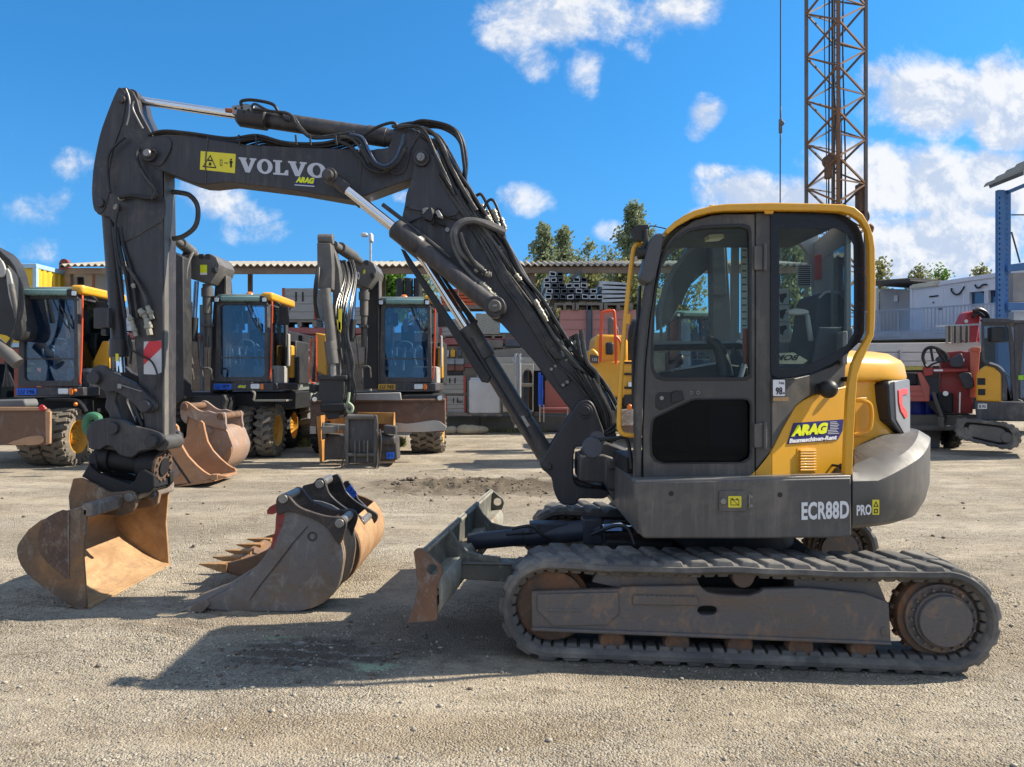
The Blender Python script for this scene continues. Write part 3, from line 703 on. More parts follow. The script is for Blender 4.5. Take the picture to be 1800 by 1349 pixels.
# handrail, mirrors, wipers on the cab front
PM=Plane(4.62)
b=MB(); b.tube([PM.P(x,y) for x,y in [(1136,431),(1124,429),(1116,434),(1112,450),(1104,515),(1096,600),(1090,690),(1088,742),(1090,757),(1098,764),(1118,766)]],.0145,n=6,seg=10)
b.cyl(PM.P(1106,553),PM.P(1103.5,570),.0175,seg=10); b.build('handrail',YEL,CAB)
b=MB(); b.plate(smooth2([(1143,420),(1155,415),(1160,421),(1159,436),(1150,480),(1141,500),(1127,500),(1122,490),(1126,470),(1134,440)],3,True),PM,.13,-.10)
MIR=b.build('door_mirror',mat('grey_mirror_shell',(.07,.07,.075),.45,0,.1,4),CAB,bevel=.015,seg=3)
b=MB(); b.plate([(1110,404),(1118,399),(1137,399),(1135,412),(1125,428),(1118,424)],PM,.12,-.06); b.tube([PM.P(1131,408,-.07),PM.P(1131,430,-.07),PM.P(1126,442,-.06),PM.P(1125,452,-.06)],.014,seg=8); b.cyl(PM.P(1118,449,-.05),PM.P(1137,447,-.05),.035,seg=14)
b.tube([PM.P(1144,418),PM.P(1139,408),PM.P(1143,398),PM.P(1160,400),PM.P(1172,403)],.004,seg=6)
b.build('work_lamp',BLACK,CAB,bevel=.006)
b=MB(); b.plate([(1114,600),(1122,560),(1126,500),(1130,500),(1128,560),(1121,640),(1119,720),(1114,720)],PM,.05,.04); b.build('wiper_rail',BLACK,CAB,bevel=.004)
PMM=Plane(4.75)
b=MB(); b.tube([PMM.P(1036,775),PMM.P(1080,771),PMM.P(1094,769),PMM.P(1103,775),PMM.P(1108,800),PMM.P(1110,824)],.012,n=5); b.build('mirror_arm',BLACK,EX)
b=MB(); b.lathe(PMM.P(1042,787,-.02),PMM.P(1038,786,.06),[(0,.06),(.2,.068),(.7,.05),(1,.02)],20); b.lathe(PMM.P(1050,772,.0),PMM.P(1052,770,.07),[(0,.05),(1,.02)],16); b.build('round_mirror',mat('blue_grey_mirror_back',(.055,.065,.09),.35),EX,ang=45)
# ---- slew frame in front of the cab, boom foot
PF=Plane(5.45)
b=MB()
b.plate([(1020,806),(1036,800),(1062,800),(1080,806),(1080,852),(1058,852),(1020,848)],PF,.45,.05)
b.plate([(1030,800),(1052,782),(1070,780),(1118,798),(1118,812),(1030,812)],PF,.4,.08)
b.plate([(1064,808),(1118,808),(1118,862),(1070,862),(1062,848)],PF,.5,.0)
b.plate([(1066,806),(1118,808),(1118,826),(1070,826)],PF,.03,-.03)
b.plate([(1070,862),(1118,862),(1118,900),(1088,898)],PF,.5,.02)
b.build('swing_bracket',CHAR2,EX,bevel=.014)
# ================================================================= boom, arm and bucket
PB=Plane(5.80,-.06)
BW=.26
b=MB()
sp=smooth2([(1008,719),(1015,708),(1023,704),(1033,703),(1042,710),(1049,725),(1062,763),(1063,782),(1045,785),(1017,784),(1009,792),(1008,833),(1017,852),(1056,856),(1069,863),(1060,874),(1019,874),(1013,884),(994,884.5),(981,877),(973,858),(969,838),(954,822),(951,810),(960,795),(985,755)],3,True)
for o in (-.085,BW+.03): b.plate(sp,PB,.055,o)
b.plate([(1000,838),(1060,858),(1066,866),(1000,878),(984,866)],PB,BW+.06,-.03)
b.plate([(972,830),(1004,800),(1004,850),(985,868)],PB,BW+.06,-.03)
POST=b.build('boom_foot',CHAR,EX,bevel=.01)
def pin(px,py,r,o0=-.11,o1=.36,nm='pin',m=CHAR,par=None,flange=True):
    b=MB(); rr=PB.m(px,r)
    b.lathe(PB.P(px,py,o0),PB.P(px,py,o1),[(0,rr*.55),(.0,rr*.62),(.03,rr*.66),(.03,rr*.95),(.06,rr),(1,rr)],22)
    return b.build(nm,m,par or EX,ang=35,bevel=.002,seg=1)
pin(1028,722,13,-.115,.4,'pivot_pin',CHAR,POST); pin(964,818,8.5,-.105,.4,'pivot_pin',CHAR,POST)
# lower boom
lb=[(727,296),(729,280),(731,272),(737,266),(745,263.5),(755,267),(764,276),(775,292),(800,326),(840,386),(872,441),(902,491),(940,545),(965,585),(1003,637),(1032,680),(1048,705),(1050,728),(1040,742),(1022,740),(1004,723),(962,668),(940,637),(902,592),(872,559),(840,520),(790,482),(740,440),(709,412),(703,398),(707,380),(713,353),(721,324)]
b=MB(); b.plate(lb,PB,BW,0); LB=b.build('lower_boom',CHAR,EX,bevel=.008)
b=MB(); ear=[(727,296),(729,280),(731,272),(737,266),(745,263.5),(755,267),(764,276),(775,292),(800,326),(812,344),(808,372),(790,382),(740,372),(712,362),(721,324)]
b.plate(smooth2(ear,2,True),PB,.012,-.012)
b.build('ear_plate',CHAR,LB,bevel=.004)
pin(742,280,15,-.05,.31,'pivot_pin',CHAR,LB)
b=MB(); b.lathe(PB.P(742,280,-.065),PB.P(742,280,-.04),[(0,.03),(.5,.036),(1,.036)],18); b.beam(PB.P(742,277,-.07),PB.P(741,284,-.07),.012,.008,PB.back); b.build('pin_bolt',STEEL,LB)
# upper boom
ub=[(242,265),(243,257),(250,246),(267,237),(290,234.5),(338,237.5),(428,252),(500,256),(560,258),(617,260),(650,262),(680,258),(690,240),(693,226),(704,220),(717,221),(735,228),(757,245),(768,268),(765,295),(745,308),(722,313),(680,328),(632,346),(612,350),(520,334),(400,319),(363,323),(345,322),(328,317),(272,296),(250,281)]
b=MB(); b.plate(ub,PB,BW-.05,.025); UB=b.build('upper_boom',CHAR,EX,bevel=.008)
b=MB(); b.plate(smooth2([(243,262),(252,246),(268,240),(290,240),(300,252),(292,275),(276,292),(254,280)],3,True),PB,.012,.012); b.plate(smooth2([(655,263),(668,290),(690,306),(712,300),(722,262),(735,235),(716,224),(700,224),(692,244),(688,260)],3,True),PB,.012,.012); b.build('boss_plate',CHAR,UB,bevel=.003)
pin(263,272,13,-.03,.29,'pivot_pin',CHAR,UB)
b=MB(); b.lathe(PB.P(263,272,-.05),PB.P(263,272,-.02),[(0,.026),(.4,.032),(1,.034)],18); b.build('pin_bolt',STEEL,UB)
b=MB(); b.tube([PB.P(268,270,-.03),PB.P(274,266,-.03),PB.P(279,272,-.02)],.007); b.build('grease_lock',CHAR,UB)
# decals on the upper boom
PD=Plane(PB.Y0+.025*1.0018,-.06)
b=MB(); b.plate([(353,266),(414.5,271),(413,305),(351.5,298.5)],PD,.003,-.002); WS=b.build('warning_sticker',STICKY,UB)
b=MB(); b.plate([(370,272.5),(381,296.5),(356,294)],PD,.001,-.0035,[[(369.8,276),(378.5,294.3),(358.8,292.2)]])
b.plate([(366,281),(373,281.5),(373,284),(366,283.5)],PD,.001,-.0035); b.plate([(368,286),(372,286.5),(371,292),(367,291)],PD,.001,-.0035)
b.plate([(387,281),(391,281.4),(391,292),(387,291.6)],PD,.001,-.0035,[[(387.8,282),(390.2,282.2),(390.2,291),(387.8,290.7)]]); b.plate([(394.5,286),(401,286.6),(401,288),(394.5,287.4)],PD,.001,-.0035)
b.plate(circ(406.4,281,1.8,8),PD,.001,-.0035); b.plate([(403.8,283),(409,283.4),(409,288),(408,288),(408,295),(406.7,295),(406.5,289.5),(406,295),(404.7,295),(404.6,288),(403.8,288)],PD,.001,-.0035)
b.build('warning_symbol',INK,WS)
# slab serif letters drawn in unit boxes
def slab(ch):
    if ch=='V': return [[(-.06,1),(.42,1),(.42,.88),(.36,.88),(.54,.36),(.70,.88),(.62,.88),(.62,1),(1.02,1),(1.02,.88),(.95,.88),(.62,0),(.36,0),(.02,.88),(-.06,.88)]],[]
    if ch=='L': return [[(0,1),(.56,1),(.56,.88),(.44,.88),(.44,.13),(.66,.13),(.80,.36),(.95,.36),(.95,0),(0,0),(0,.12),(.14,.12),(.14,.88),(0,.88)]],[]
    return [circ(.5,.5,.52,24,.52)],[circ(.5,.5,.22,20,.37)]
b=MB(); xs=[(0,.19),(.205,.175),(.39,.185),(.575,.20),(.79,.21)]
def vm(t,y): return (421.5+155*t+ -2.0*0, 308-31+ 5.5) 
for ch,(x0,w) in zip('VOLVO',xs):
    o,h=slab(ch)
    f=lambda p:(421.5+(x0+w*p[0])*151, 302.5+11.5*(x0+w*p[0])-25.5*p[1])
    b.plate([f(p) for p in o[0]],PD,.0015,-.0025,[[f(p) for p in q] for q in h])
b.build('maker_lettering',GREYL,UB)
textm('ARAG',PD,(520,321.5),(31,2.4),(2.5,-10.5),LIME,UB,'sticker_lettering',off=-.004,bold=.07)
b=MB(); b.plate([(517,326),(521,311),(558,314),(554,329)],PD,.001,-.001); b.build('dealer_sticker',STICKB,UB)
b=MB(); b.plate([(518,324.5),(553,327),(552.5,329),(517.5,326.3)],PD,.001,-.0025); b.build('sticker_stripe',GREYL,UB)
# arm
am=[(206,160),(212,154.5),(222,153.5),(234,161),(241,176),(246,196),(253,210),(262,226),(275,250),(285,300),(287,420),(287,700),(287,774),(280,779),(262,778),(255,760),(252,722),(242,660),(232,561),(222,470),(210,420),(203,395),(190,380),(172,377),(165,369),(163,350),(163,322),(165,289),(171,256),(178,230),(187,206),(196,182)]
PA=Plane(PB.Y0+.03,-.06)
b=MB(); b.plate(am,PA,.205,0); ARM=b.build('arm',CHAR,EX,bevel=.007)
b=MB(); b.plate(smooth2([(204,352),(240,350),(285,346),(292,366),(286,388),(262,402),(232,420),(214,426),(206,400)],3,True),PA,.008,-.008); b.plate(smooth2([(163,322),(166,290),(176,240),(188,204),(206,160),(214,156),(222,170),(216,215),(200,262),(192,305),(192,340),(182,372),(168,372),(163,350)],3,True),PA,.008,-.008); b.build('doubler_plate',CHAR,ARM,bevel=.003)
b=MB(); b.cyl(PA.P(216,176,-.03),PA.P(216,176,.24),.03,seg=18); b.cyl(PA.P(178,358,-.03),PA.P(178,358,.23),.035,seg=18); b.build('pivot_pin',CHAR,ARM,bevel=.004)
b=MB(); b.cyl(PA.P(285,779,-.03),PA.P(285,779,.235),.06,seg=22); b.build('bucket_pin_boss',CHAR2,ARM,bevel=.006)
# paler grey sheet on the arm face that looks towards the cab
a=PA.P(287,300);c=PA.P(287,774); b=MB(); b.prism([a+V((.001,.012,0)),c+V((.001,.012,0)),c+V((.001,.195,0)),a+V((.001,.195,0))],V((.004,0,0))); b.build('pale_grey_face',mat('pale_grey_paint',(.16,.15,.135),.5,.1,.2,5,DUST,.3,5,(1,1,.5),scr=.3),ARM,bevel=.002)
b=MB(); b.plate([(253,601),(284,599),(284,655),(275,659),(253,658)],PA,.002,-.002); rs=b.build('reflective_sticker',mat('reflective_white',(.55,.55,.57),.4,0,.08,9,DUST,.15,9),ARM)
b=MB(); b.plate([(253,616),(262,600),(284,599.5),(284,612),(253,642)],PA,.001,-.0035); b.build('red_band',REDP,rs)
# arm cylinder above the upper boom
ptop=PA.P(228,168,.1); pend=PB.P(708,238,.13); q=(pend-ptop).normalized(); Lc=(pend-ptop).length
g0=PB.P(405,196,.13); tg=(g0-ptop).dot(q)
b=MB(); b.cyl(ptop+q*(tg+.05),pend-q*.02,.068,seg=24); b.lathe(ptop+q*tg,ptop+q*(tg+.30),[(0,.06),(.1,.085),(.8,.085),(.82,.068),(1,.068)],24); b.cyl(ptop+q*(Lc*.86),ptop+q*(Lc*.93),.075,seg=24)
AC=b.build('arm_cylinder',CHAR,EX,bevel=.003)
b=MB(); b.cyl(ptop,ptop+q*(tg+.1),.033,seg=20); b.build('rod',CHROME,AC)
b=MB(); b.cyl(ptop+V((0,-.09,0)),ptop+V((0,.09,0)),.055,seg=20); b.build('rod_eye',CHAR,AC,bevel=.004)
b=MB(); b.plate([(407,186),(432,182),(446,186),(446,208),(432,206),(407,200)],Plane(PB.Y0+.05,-.06),.10); vb=b.build('valve_block',STEEL,AC,bevel=.006)
b=MB(); b.cyl(at(397,194,5.86),at(408,195,5.86),.018,seg=12); b.build('valve_cap',mat('copper_cap',(.30,.10,.05),.4,.5),vb)
b=MB()
for x,y in ((414,191),(425,190),(428,198),(437,194)): b.cyl(at(x,y,5.80),at(x,y,5.86),.011,seg=8)
b.build('valve_port',INK,vb)
# bucket cylinder on the arm
def PA2(x,y,o): return PA.P(x,y,o)
c0=PA2(180,368,.10); c1=PA2(197,600,.10)
b=MB(); b.cyl(c0,c1,.060,seg=22); b.cyl(c1-UP*.12,c1+UP*.02-UP*.0,.074,seg=22); BC=b.build('bucket_cylinder',CHAR,EX,bevel=.004)
b=MB(); b.cyl(c1,PA2(200,655,.10),.032,seg=18); b.build('rod',CHROME,BC)
b=MB(); b.plate([(171,543),(198,542),(198,577),(171,578)],PA,.05,-.05); b.plate([(181,578),(190,578),(190,590),(181,590)],PA,.04,-.03); b.build('guard_box',CHAR,BC,bevel=.005)
b=MB(); b.plate([(203,622),(208,622),(208,635),(203,635)],PA,.01,.0); b.build('sticker',STICKY,BC)
# linkage
lk=smooth2([(168,668),(166,655),(172,646),(182,642),(194,645),(201,653),(220,662),(242,673),(259,687),(274,704),(280,713),(276,722),(262,726),(252,722),(240,708),(224,696),(208,688),(196,690),(182,682)],2,True)
b=MB()
for o in (-.06,.225): b.plate(lk,PA,.045,o)
LK=b.build('tipping_link',CHAR,EX,bevel=.008)
for x,y,r in ((176,665,12),(264,714,11)):
    b=MB(); rr=PA.m(x,r); b.lathe(PA.P(x,y,-.10),PA.P(x,y,.30),[(0,rr*.5),(0,rr*.9),(.03,rr),(1,rr)],22); b.build('link_pin',CHAR,LK,ang=35,bevel=.003)
b=MB(); b.beam(PA.P(222,677,-.075),PA.P(258,688,-.075),.006,.008); b.box(PA.P(220,679,-.07),(.03,.02,.035)); b.build('hose_clamp',STEEL,LK)
dl=smooth2([(180,674),(190,672),(204,684),(206,692),(202,704),(206,716),(214,736),(218,750),(212,762),(200,764),(195,750),(191,728),(184,716),(187,698),(182,686)],2,True)
b=MB()
for o in (.0,.16): b.plate(dl,PA,.045,o)
b.build('push_link',CHAR,LK,bevel=.008)
# tilting quick coupler
tr_=smooth2([(152,772),(151,758),(158,744),(170,739),(188,735),(214,738),(231,747),(253,753),(275,760),(286,768),(285,778),(276,786),(268,791),(254,792),(242,796),(232,805),(214,802),(206,797),(198,787),(187,784),(177,790),(169,791),(158,790),(157,780)],2,True)
PQ=Plane(PB.Y0-.03,-.06)
b=MB()
for o in (0,.28): b.plate(tr_,PQ,.05,o)
b.plate([(160,760),(275,770),(262,790),(232,802),(165,788)],PQ,.24,.05)
TR=b.build('tilt_coupler',CHAR,EX,bevel=.008)
b=MB(); b.lathe(PQ.P(200,753,-.03),PQ.P(200,753,.02),[(0,.02),(0,.045),(.6,.05),(1,.05)],18); b.lathe(PQ.P(268,776,-.04),PQ.P(268,776,.36),[(0,.03),(0,.048),(.1,.052),(1,.052)],20); b.build('coupler_pin',CHAR,TR,ang=35,bevel=.003)
b=MB(); p0=PQ.P(158,806,.17); p1=PQ.P(262,824,.17); p1.y+=.0
b.cyl(p0,p1,.095,seg=26); b.cyl(p0-V((.02,0,0)),p0+V((.09,0,-.01)),.125,seg=26)
d=(p1-p0).normalized(); b.cyl(p1-d*.14,p1,.135,seg=28)
b.build('tilt_cylinder',GUN,TR,bevel=.008)
b=MB(); b.cyl(p1,p1+d*.025,.135,seg=28); 
x=d.orthogonal().normalized(); y=d.cross(x)
for i in range(12):
    a=2*math.pi*i/12; c=p1+(x*math.cos(a)+y*math.sin(a))*.108; b.cyl(c,c+d*.04,.014,seg=6)
b.build('bolt_flange',RUSTW,TR,bevel=.002)
b=MB(); c=p1+d*.026; b.cyl(c,c+d*.012,.07,seg=22); b.build('flange_cover',GUN,TR)
b=MB()
sad=[(143,838),(150,826),(157,815),(160,822),(172,832),(200,842),(228,852),(236,846),(244,828),(252,826),(270,836),(271,856),(262,866),(240,868),(214,868),(188,862),(165,850)]
b.plate(sad,PQ,.05,.0); b.plate(sad,PQ,.05,.26); b.plate([(150,838),(188,850),(240,860),(264,862),(258,868),(214,868),(165,852)],PQ,.3,.02); b.plate([(150,800),(163,800),(166,826),(150,832)],PQ,.24,.04)
b.plate([(247,828),(262,828),(266,860),(250,860)],PQ,.26,.03)
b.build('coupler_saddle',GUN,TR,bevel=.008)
# bucket hanging on the coupler
DB=rustmat('earth_stained_bucket',(.15,.105,.075),(.30,.165,.08),(.36,.31,.25),2.6,.72,.4,(.45,.62))
DBI=rustmat('rusty_bucket_inside',(.33,.20,.105),(.48,.31,.165),(.21,.145,.10),1.6,.62,.4,(.40,.60),(3,.9,3))
DBE=rustmat('dusty_bucket_steel',(.22,.19,.17),(.16,.115,.09),(.42,.38,.33),3,.68,.3)
PK=Plane(5.49); bw=1.34
side=[(152.5,897),(149.5,937),(146,979),(149,1020),(152,1068),(146,1070),(136,1068),(116,1059),(96,1047),(76,1032),(58,1019),(45,1007),(36,994),(31.5,982),(29,968),(31,958),(36,950),(50,931),(71,915),(101,904),(121,897),(140,893)]
b=MB(); b.plate(side,PK,.025,0); BK=b.build('bucket',DB,EX,bevel=.004)
b=MB(); b.plate(side,PK,.025,bw-.025); b.build('side_plate',DBI,BK,bevel=.004)
shell=[(152,1071),(136,1068),(116,1059),(96,1047),(76,1032),(58,1019),(45,1007),(36,994),(31.5,982),(29,968),(31,958),(36,950),(50,931),(71,915),(101,904),(121,897),(146,893)]
inn=[(152,1066),(137,1063),(118,1054),(98,1042),(79,1027.5),(61,1014),(49,1002.5),(40,991),(36,980),(34,968),(36,960),(40,953.5),(53,936),(73,920),(102,909),(122,902),(147,898)]
b=MB(); b.plate(shell+inn[::-1],PK,bw-.05,.025); sh=b.build('bucket_shell',[DBI],BK,bevel=.003)
b=MB(); b.plate(smooth2([(121,898),(121,955),(122,1015),(100,1003),(80,985),(68,965),(67,945),(72,925),(86,908)],3,True),PK,.006,-.005); b.plate([(116,1059),(136,1067),(152,1070),(152,1075),(136,1072)],PK,bw*.1,-.006); b.build('side_doubler',rustmat('dark_earth_crust',(.10,.068,.055),(.16,.10,.07),(.34,.30,.26),5,.75,.3),BK,bevel=.003)
b=MB(); b.plate([(120,900),(122,900),(122,1017),(120,1017)],PK,.006,-.0075); b.build('weld_seam',DBE,BK)
t0=PK.P(150,893,.0); t1=t0+V((0,bw,0))
b=MB(); b.box((t0+t1)/2+V((.01,0,-.02)),(.085,bw,.10)); b.build('top_lip',DBE,BK,bevel=.022,seg=3)
b=MB(); e=bw*.06; bb=PK.P(149.5,1069,.0); b.prism([bb+V((-.14,.02,0)),bb+V((.03,.02,-.01)),bb+V((.03,bw-.02,-.01)),bb+V((-.14,bw-.02,0))],V((0,0,.018))); b.build('cutting_edge',DBI,BK,bevel=.003)
for px_,Yk in ((0,5.92),(0,6.24)):
    pe=Plane(Yk)
    if Yk<6: ear=[(120,873),(128,842),(141,841),(165,852),(189,866),(212,865),(227,863),(236,866),(240,874),(238,891),(232,900),(214,908),(170,905),(122,898)]
    else: ear=[(140,852),(150,842),(165,848),(220,862),(255,862),(268,860),(277,864),(280,872),(277,886),(268,892),(240,895),(150,890)]
    b=MB(); b.plate(ear,pe,.04); er=b.build('hanger_ear',DB,BK,bevel=.006)
    cx,cy=(229,874) if Yk<6 else (268,870)
    b=MB(); b.lathe(pe.P(cx,cy,-.03),pe.P(cx,cy,.02),[(0,.02),(0,.034),(1,.04)],18); b.build('hanger_pin',STEEL,er,bevel=.003)
pe0=Plane(5.92).P(229,874); b=MB(); b.cyl(pe0,pe0+V((0,.36,0)),.035,seg=18); pe0=Plane(5.92).P(150,855)+V((0,.05,0)); b.cyl(pe0,pe0+V((0,.36,0)),.035,seg=18); b.build('hanger_bar',STEEL,BK)
b=MB(); 
for a_,c_ in ((.17,.42),(.84,.46)):
    pass
# boom extension cylinder pair and boom cylinder
def cylpair(o,nm='adjust_cylinder'):
    a=PB.P(589,318,o); g=PB.P(700,408,o); z=PB.P(873,543,o); q=(z-a).normalized()
    gl=(g-a).dot(q); L=(z-a).length
    b=MB(); b.cyl(a+q*gl,z,.066,seg=24); b.lathe(a+q*(gl-.02),a+q*(gl+.24),[(0,.06),(.08,.08),(.92,.08),(1,.066)],24)
    c=b.build(nm,CHAR,EX,bevel=.003)
    b=MB(); b.cyl(a,a+q*(gl+.05),.036,seg=20); b.build('rod',CHROME,c)
    b=MB(); b.lathe(a+PB.back*-.06,a+PB.back*.06,[(0,.03),(0,.054),(.15,.060),(.85,.060),(1,.054)],24); b.cyl(a,a+q*.16,.045,seg=16); b.lathe(z+PB.back*-.07,z+PB.back*.07,[(0,.035),(0,.075),(.1,.08),(.9,.08),(1,.07)],24)
    b.build('cylinder_eye',CHAR,c,ang=35,bevel=.004)
    b=MB(); 
    for p,k in ((a,.75),(z,1)): b.lathe(p+PB.back*-.10,p+PB.back*-.055,[(0,.02),(0,.042*k),(.4,.05*k),(1,.05*k)],20)
    b.build('eye_pin',CHAR2,c,ang=35,bevel=.002)
    return c,a,z,q
c,a,z,q=cylpair(-.10); cylpair(.34)
b=MB(); b.beam(z+PB.back*-.105+V((-.012,0,0)),z+PB.back*-.105+V((.02,0,.006)),.014,.008,PB.back); b.build('pin_lock',STEEL,c)
b=MB(); b.tube([a+q*.5+UP*.10,a+q*.75+UP*.105,a+q*1.15+UP*.10],.016); b.build('hydraulic_pipe',CHAR,c)
bo=.13
a=PB.P(728,432,bo); z=PB.P(966,815,bo); q=(z-a).normalized(); g=PB.P(818,572,bo); gl=(g-a).dot(q)
b=MB(); b.cyl(a+q*gl,z,.072,seg=24); b.lathe(a+q*gl,a+q*(gl+.30),[(0,.07),(.05,.085),(.95,.085),(1,.072)],24); b.cyl(a+q*(gl+.78),a+q*(gl+.84),.082,seg=24); b.cyl(z-V((0,.06,0)),z+V((0,.06,0)),.08,seg=20); 
BCY=b.build('boom_cylinder',CHAR2,EX,bevel=.003)
b=MB(); b.cyl(a-q*.05,a+q*(gl+.05),.037,seg=20); b.build('rod',CHROME,BCY)
PG=Plane(PB.Y0+.0,-.06)
b=MB(); b.plate([(703,436),(711,440),(862,662),(858,674),(846,672),(836,655),(714,462)],PG,.03,.02); b.plate([(760,470),(768,474),(834,560),(830,570),(822,566)],PG,.03,.24); b.build('rod_guard',BLACK,BCY,bevel=.006)
b=MB()
b.tube([PB.P(826,595,.04),PB.P(850,640,.04),PB.P(900,722,.04),PB.P(930,772,.04)],.014); b.build('hydraulic_pipe',CHAR,BCY)
b=MB(); b.plate([(915,733),(920,731),(931,749),(926,752)],PG,.003,.045); b.build('part_label',mat('faded_label',(.35,.34,.30),.6,0,.4,40),BCY)
# plate with four bolts on the lower boom
b=MB(); b.plate([(966,647),(982,636),(1003,668),(1000,675),(988,683),(982,676)],PB,.014,-.014); pp=b.build('hose_cover',CHAR,LB,bevel=.006)
b=MB()
for x,y in ((969.5,649.5),(977,643.5),(990,677.5),(997.5,672)): b.lathe(PB.P(x,y,-.022),PB.P(x,y,0),[(0,.008),(0,.012),(.4,.017),(1,.018)],14)
b.build('bolt',STEEL,LB,bevel=.002)
# boom work lamp
b=MB(); b.plate([(747,378),(752,373),(764,371),(767,386),(764,396),(749,391)],PB,.09,-.13); b.box(PB.P(763,386,-.08),(.03,.05,.11)); wl=b.build('work_lamp',BLACK,LB,bevel=.008)
b=MB(); b.plate([(769,378),(775,375),(782,386),(780,390),(774,388)],PB,.05,-.12); b.plate([(748,374),(753,372),(758,373),(752,381),(748,384)],PB,.03,-.135); b.build('lamp_glass',STEEL,wl,bevel=.004)
b=MB(); b.tube([PB.P(764,388,-.06),PB.P(775,395,-.03),PB.P(783,397,-.01)],.012); b.tube([PB.P(768,374,-.05),PB.P(770,369,-.05),PB.P(778,372,-.05)],.006); b.tube([PB.P(714,394,-.01),PB.P(730,388,-.02),PB.P(748,384,-.06)],.006); b.tube([PB.P(780,380,-.03),PB.P(800,386,-.015),PB.P(830,388,-.01)],.006);b.build('lamp_bracket',BLACK,wl)
b=MB(); b.cyl(PB.P(787,405,-.02),PB.P(787,405,0),.017,seg=14); b.build('bolt',STEEL,LB)
# ---------------- hoses
rh=random.Random(11)
def hose(pts,r=.013,o=-.02,m=RUBBER,par=None,n=6,nm='hydraulic_hose',pl=PB):
    b=MB(); P=[]
    for i,p in enumerate(pts):
        oo=p[2] if len(p)>2 else o
        P.append(pl.P(p[0],p[1],oo))
    b.tube(P,r,n=n,seg=8); return b.build(nm,m,par or EX)
HSL=mat('grey_dusty_hose',(.10,.098,.095),.45,0,.3,12,DUST,.3,9)
HS=mat('worn_hose_rubber',(.045,.044,.044),.32,0,.35,14,DUST,.2,10)
def fit(pts,r,par=ARM,pl=PA,o=-.035):
    b=MB()
    for i in range(len(pts)-1):
        p=pl.P(*pts[i],o); q=pl.P(*pts[i+1],o); b.lathe(p,q,[(0,r*.8),(.1,r),(.4,r),(.42,r*1.25),(.6,r*1.25),(.62,r*.9),(1,r*.9)],10)
    b.build('coupling',FIT,par,ang=35)
def fit2(pts,r,o=-.1): fit(pts,r,LB,PB,o)
# bundle running down the back of the lower boom
spine=[(742,238),(770,262),(792,300),(815,340),(845,385),(876,432),(905,482),(940,533),(972,585),(1000,625),(1028,655),(1058,688),(1075,720)]
for k in range(22):
    off=rh.uniform(-.02,.24); sh=rh.uniform(-8,17); r=rh.choice((.010,.012,.014,.017)); i0=rh.choice((0,0,1,2)); i1=len(spine)-rh.choice((0,0,1,2))
    wv=rh.uniform(2,6); pts=[(x+sh+rh.uniform(-wv,wv),y-sh*.55+rh.uniform(-wv,wv),off+rh.uniform(-.02,.02)) for x,y in spine[i0:i1]]
    hose(pts,r,m=rh.choice((RUBBER,HS,HSL,RUBBER)))
    for q_ in range(rh.choice((0,1,1))):
        j=rh.randrange(1,len(pts)-1); a_=pts[j]; e_=pts[j+1]; tt=.12; fit2([(a_[0],a_[1]),(a_[0]+(e_[0]-a_[0])*tt,a_[1]+(e_[1]-a_[1])*tt),(a_[0]+(e_[0]-a_[0])*2*tt,a_[1]+(e_[1]-a_[1])*2*tt)],r*1.35,a_[2])
for k in range(6):
    sh=-10-k*3.0; i0=rh.choice((2,3,4)); i1=len(spine)-rh.choice((0,1,3))
    pts=[(x+sh+rh.uniform(-2,2),y-sh*.35+rh.uniform(-2,2),-.018) for x,y in spine[i0:i1]]
    hose(pts,rh.choice((.009,.011)),m=HS)
# over the elbow
hose([(690,223,.1),(700,214,.1),(735,211,.08),(775,216,.06),(800,228,.05),(812,250,.05),(817,285,.05),(814,315,.05)],.021)
hose([(720,214,.05),(745,210,.03),(790,221,.02),(808,245,.0),(815,285,.0),(818,318,.02)],.013)
hose([(715,216,.2),(740,209,.2),(770,212,.18),(798,230,.16),(810,260,.15),(815,305,.14)],.012)
hose([(690,224,-.02),(720,224,-.03),(742,232,-.04),(756,250,-.05),(770,280,-.06),(785,312,-.05),(800,345,-.03)],.013,m=HS)
hose([(700,228,-.03),(735,226,-.05),(752,240,-.06),(762,262,-.065),(776,300,-.06),(792,330,-.05)],.011)
hose([(742,226,.0),(762,236,-.02),(780,262,-.03),(792,292,-.02),(815,335,-.02),(838,372,-.02)],.017,m=HS)
hose([(735,222,.1),(765,232,.1),(786,262,.1),(806,300,.1),(830,345,.1)],.018)
# loops on the upper boom
hose([(617,238,-.03),(640,246,-.05),(652,270,-.06),(664,289,-.06),(681,295,-.06),(697,284,-.06),(706,262,-.05),(712,240,-.04)],.011,m=mat('blue_sheen_hose',(.05,.08,.14),.25,0,.2,10))
hose([(617,242,-.03),(637,252,-.05),(648,275,-.06),(662,294,-.06),(682,301,-.065),(702,290,-.06),(716,262,-.05)],.015)
hose([(600,242,-.02),(622,248,-.04),(640,268,-.05),(652,290,-.05)],.012,m=HS)
hose([(596,250,-.02),(620,262,-.04),(640,285,-.05),(650,300,-.05),(672,306,-.05),(700,296,-.05)],.014)
hose([(640,240,-.02),(665,225,-.02),(690,216,.0),(700,222,.02)],.012)
for k in range(7):
    a=rh.uniform(-3,3); hose([(258,236+k*.8,.02+k*.03),(285,229+k,.02+k*.03),(330,233+k+a*.4,.02+k*.03),(400,243+k+a,.02+k*.03),(450,238+a,.02+k*.03),(500,250+a*.6,.02+k*.03),(560,252+a,.02+k*.03),(600,244+a,.02+k*.03),(625,238+a,.03+k*.02)],rh.choice((.010,.012,.014)),m=rh.choice((RUBBER,HS)))
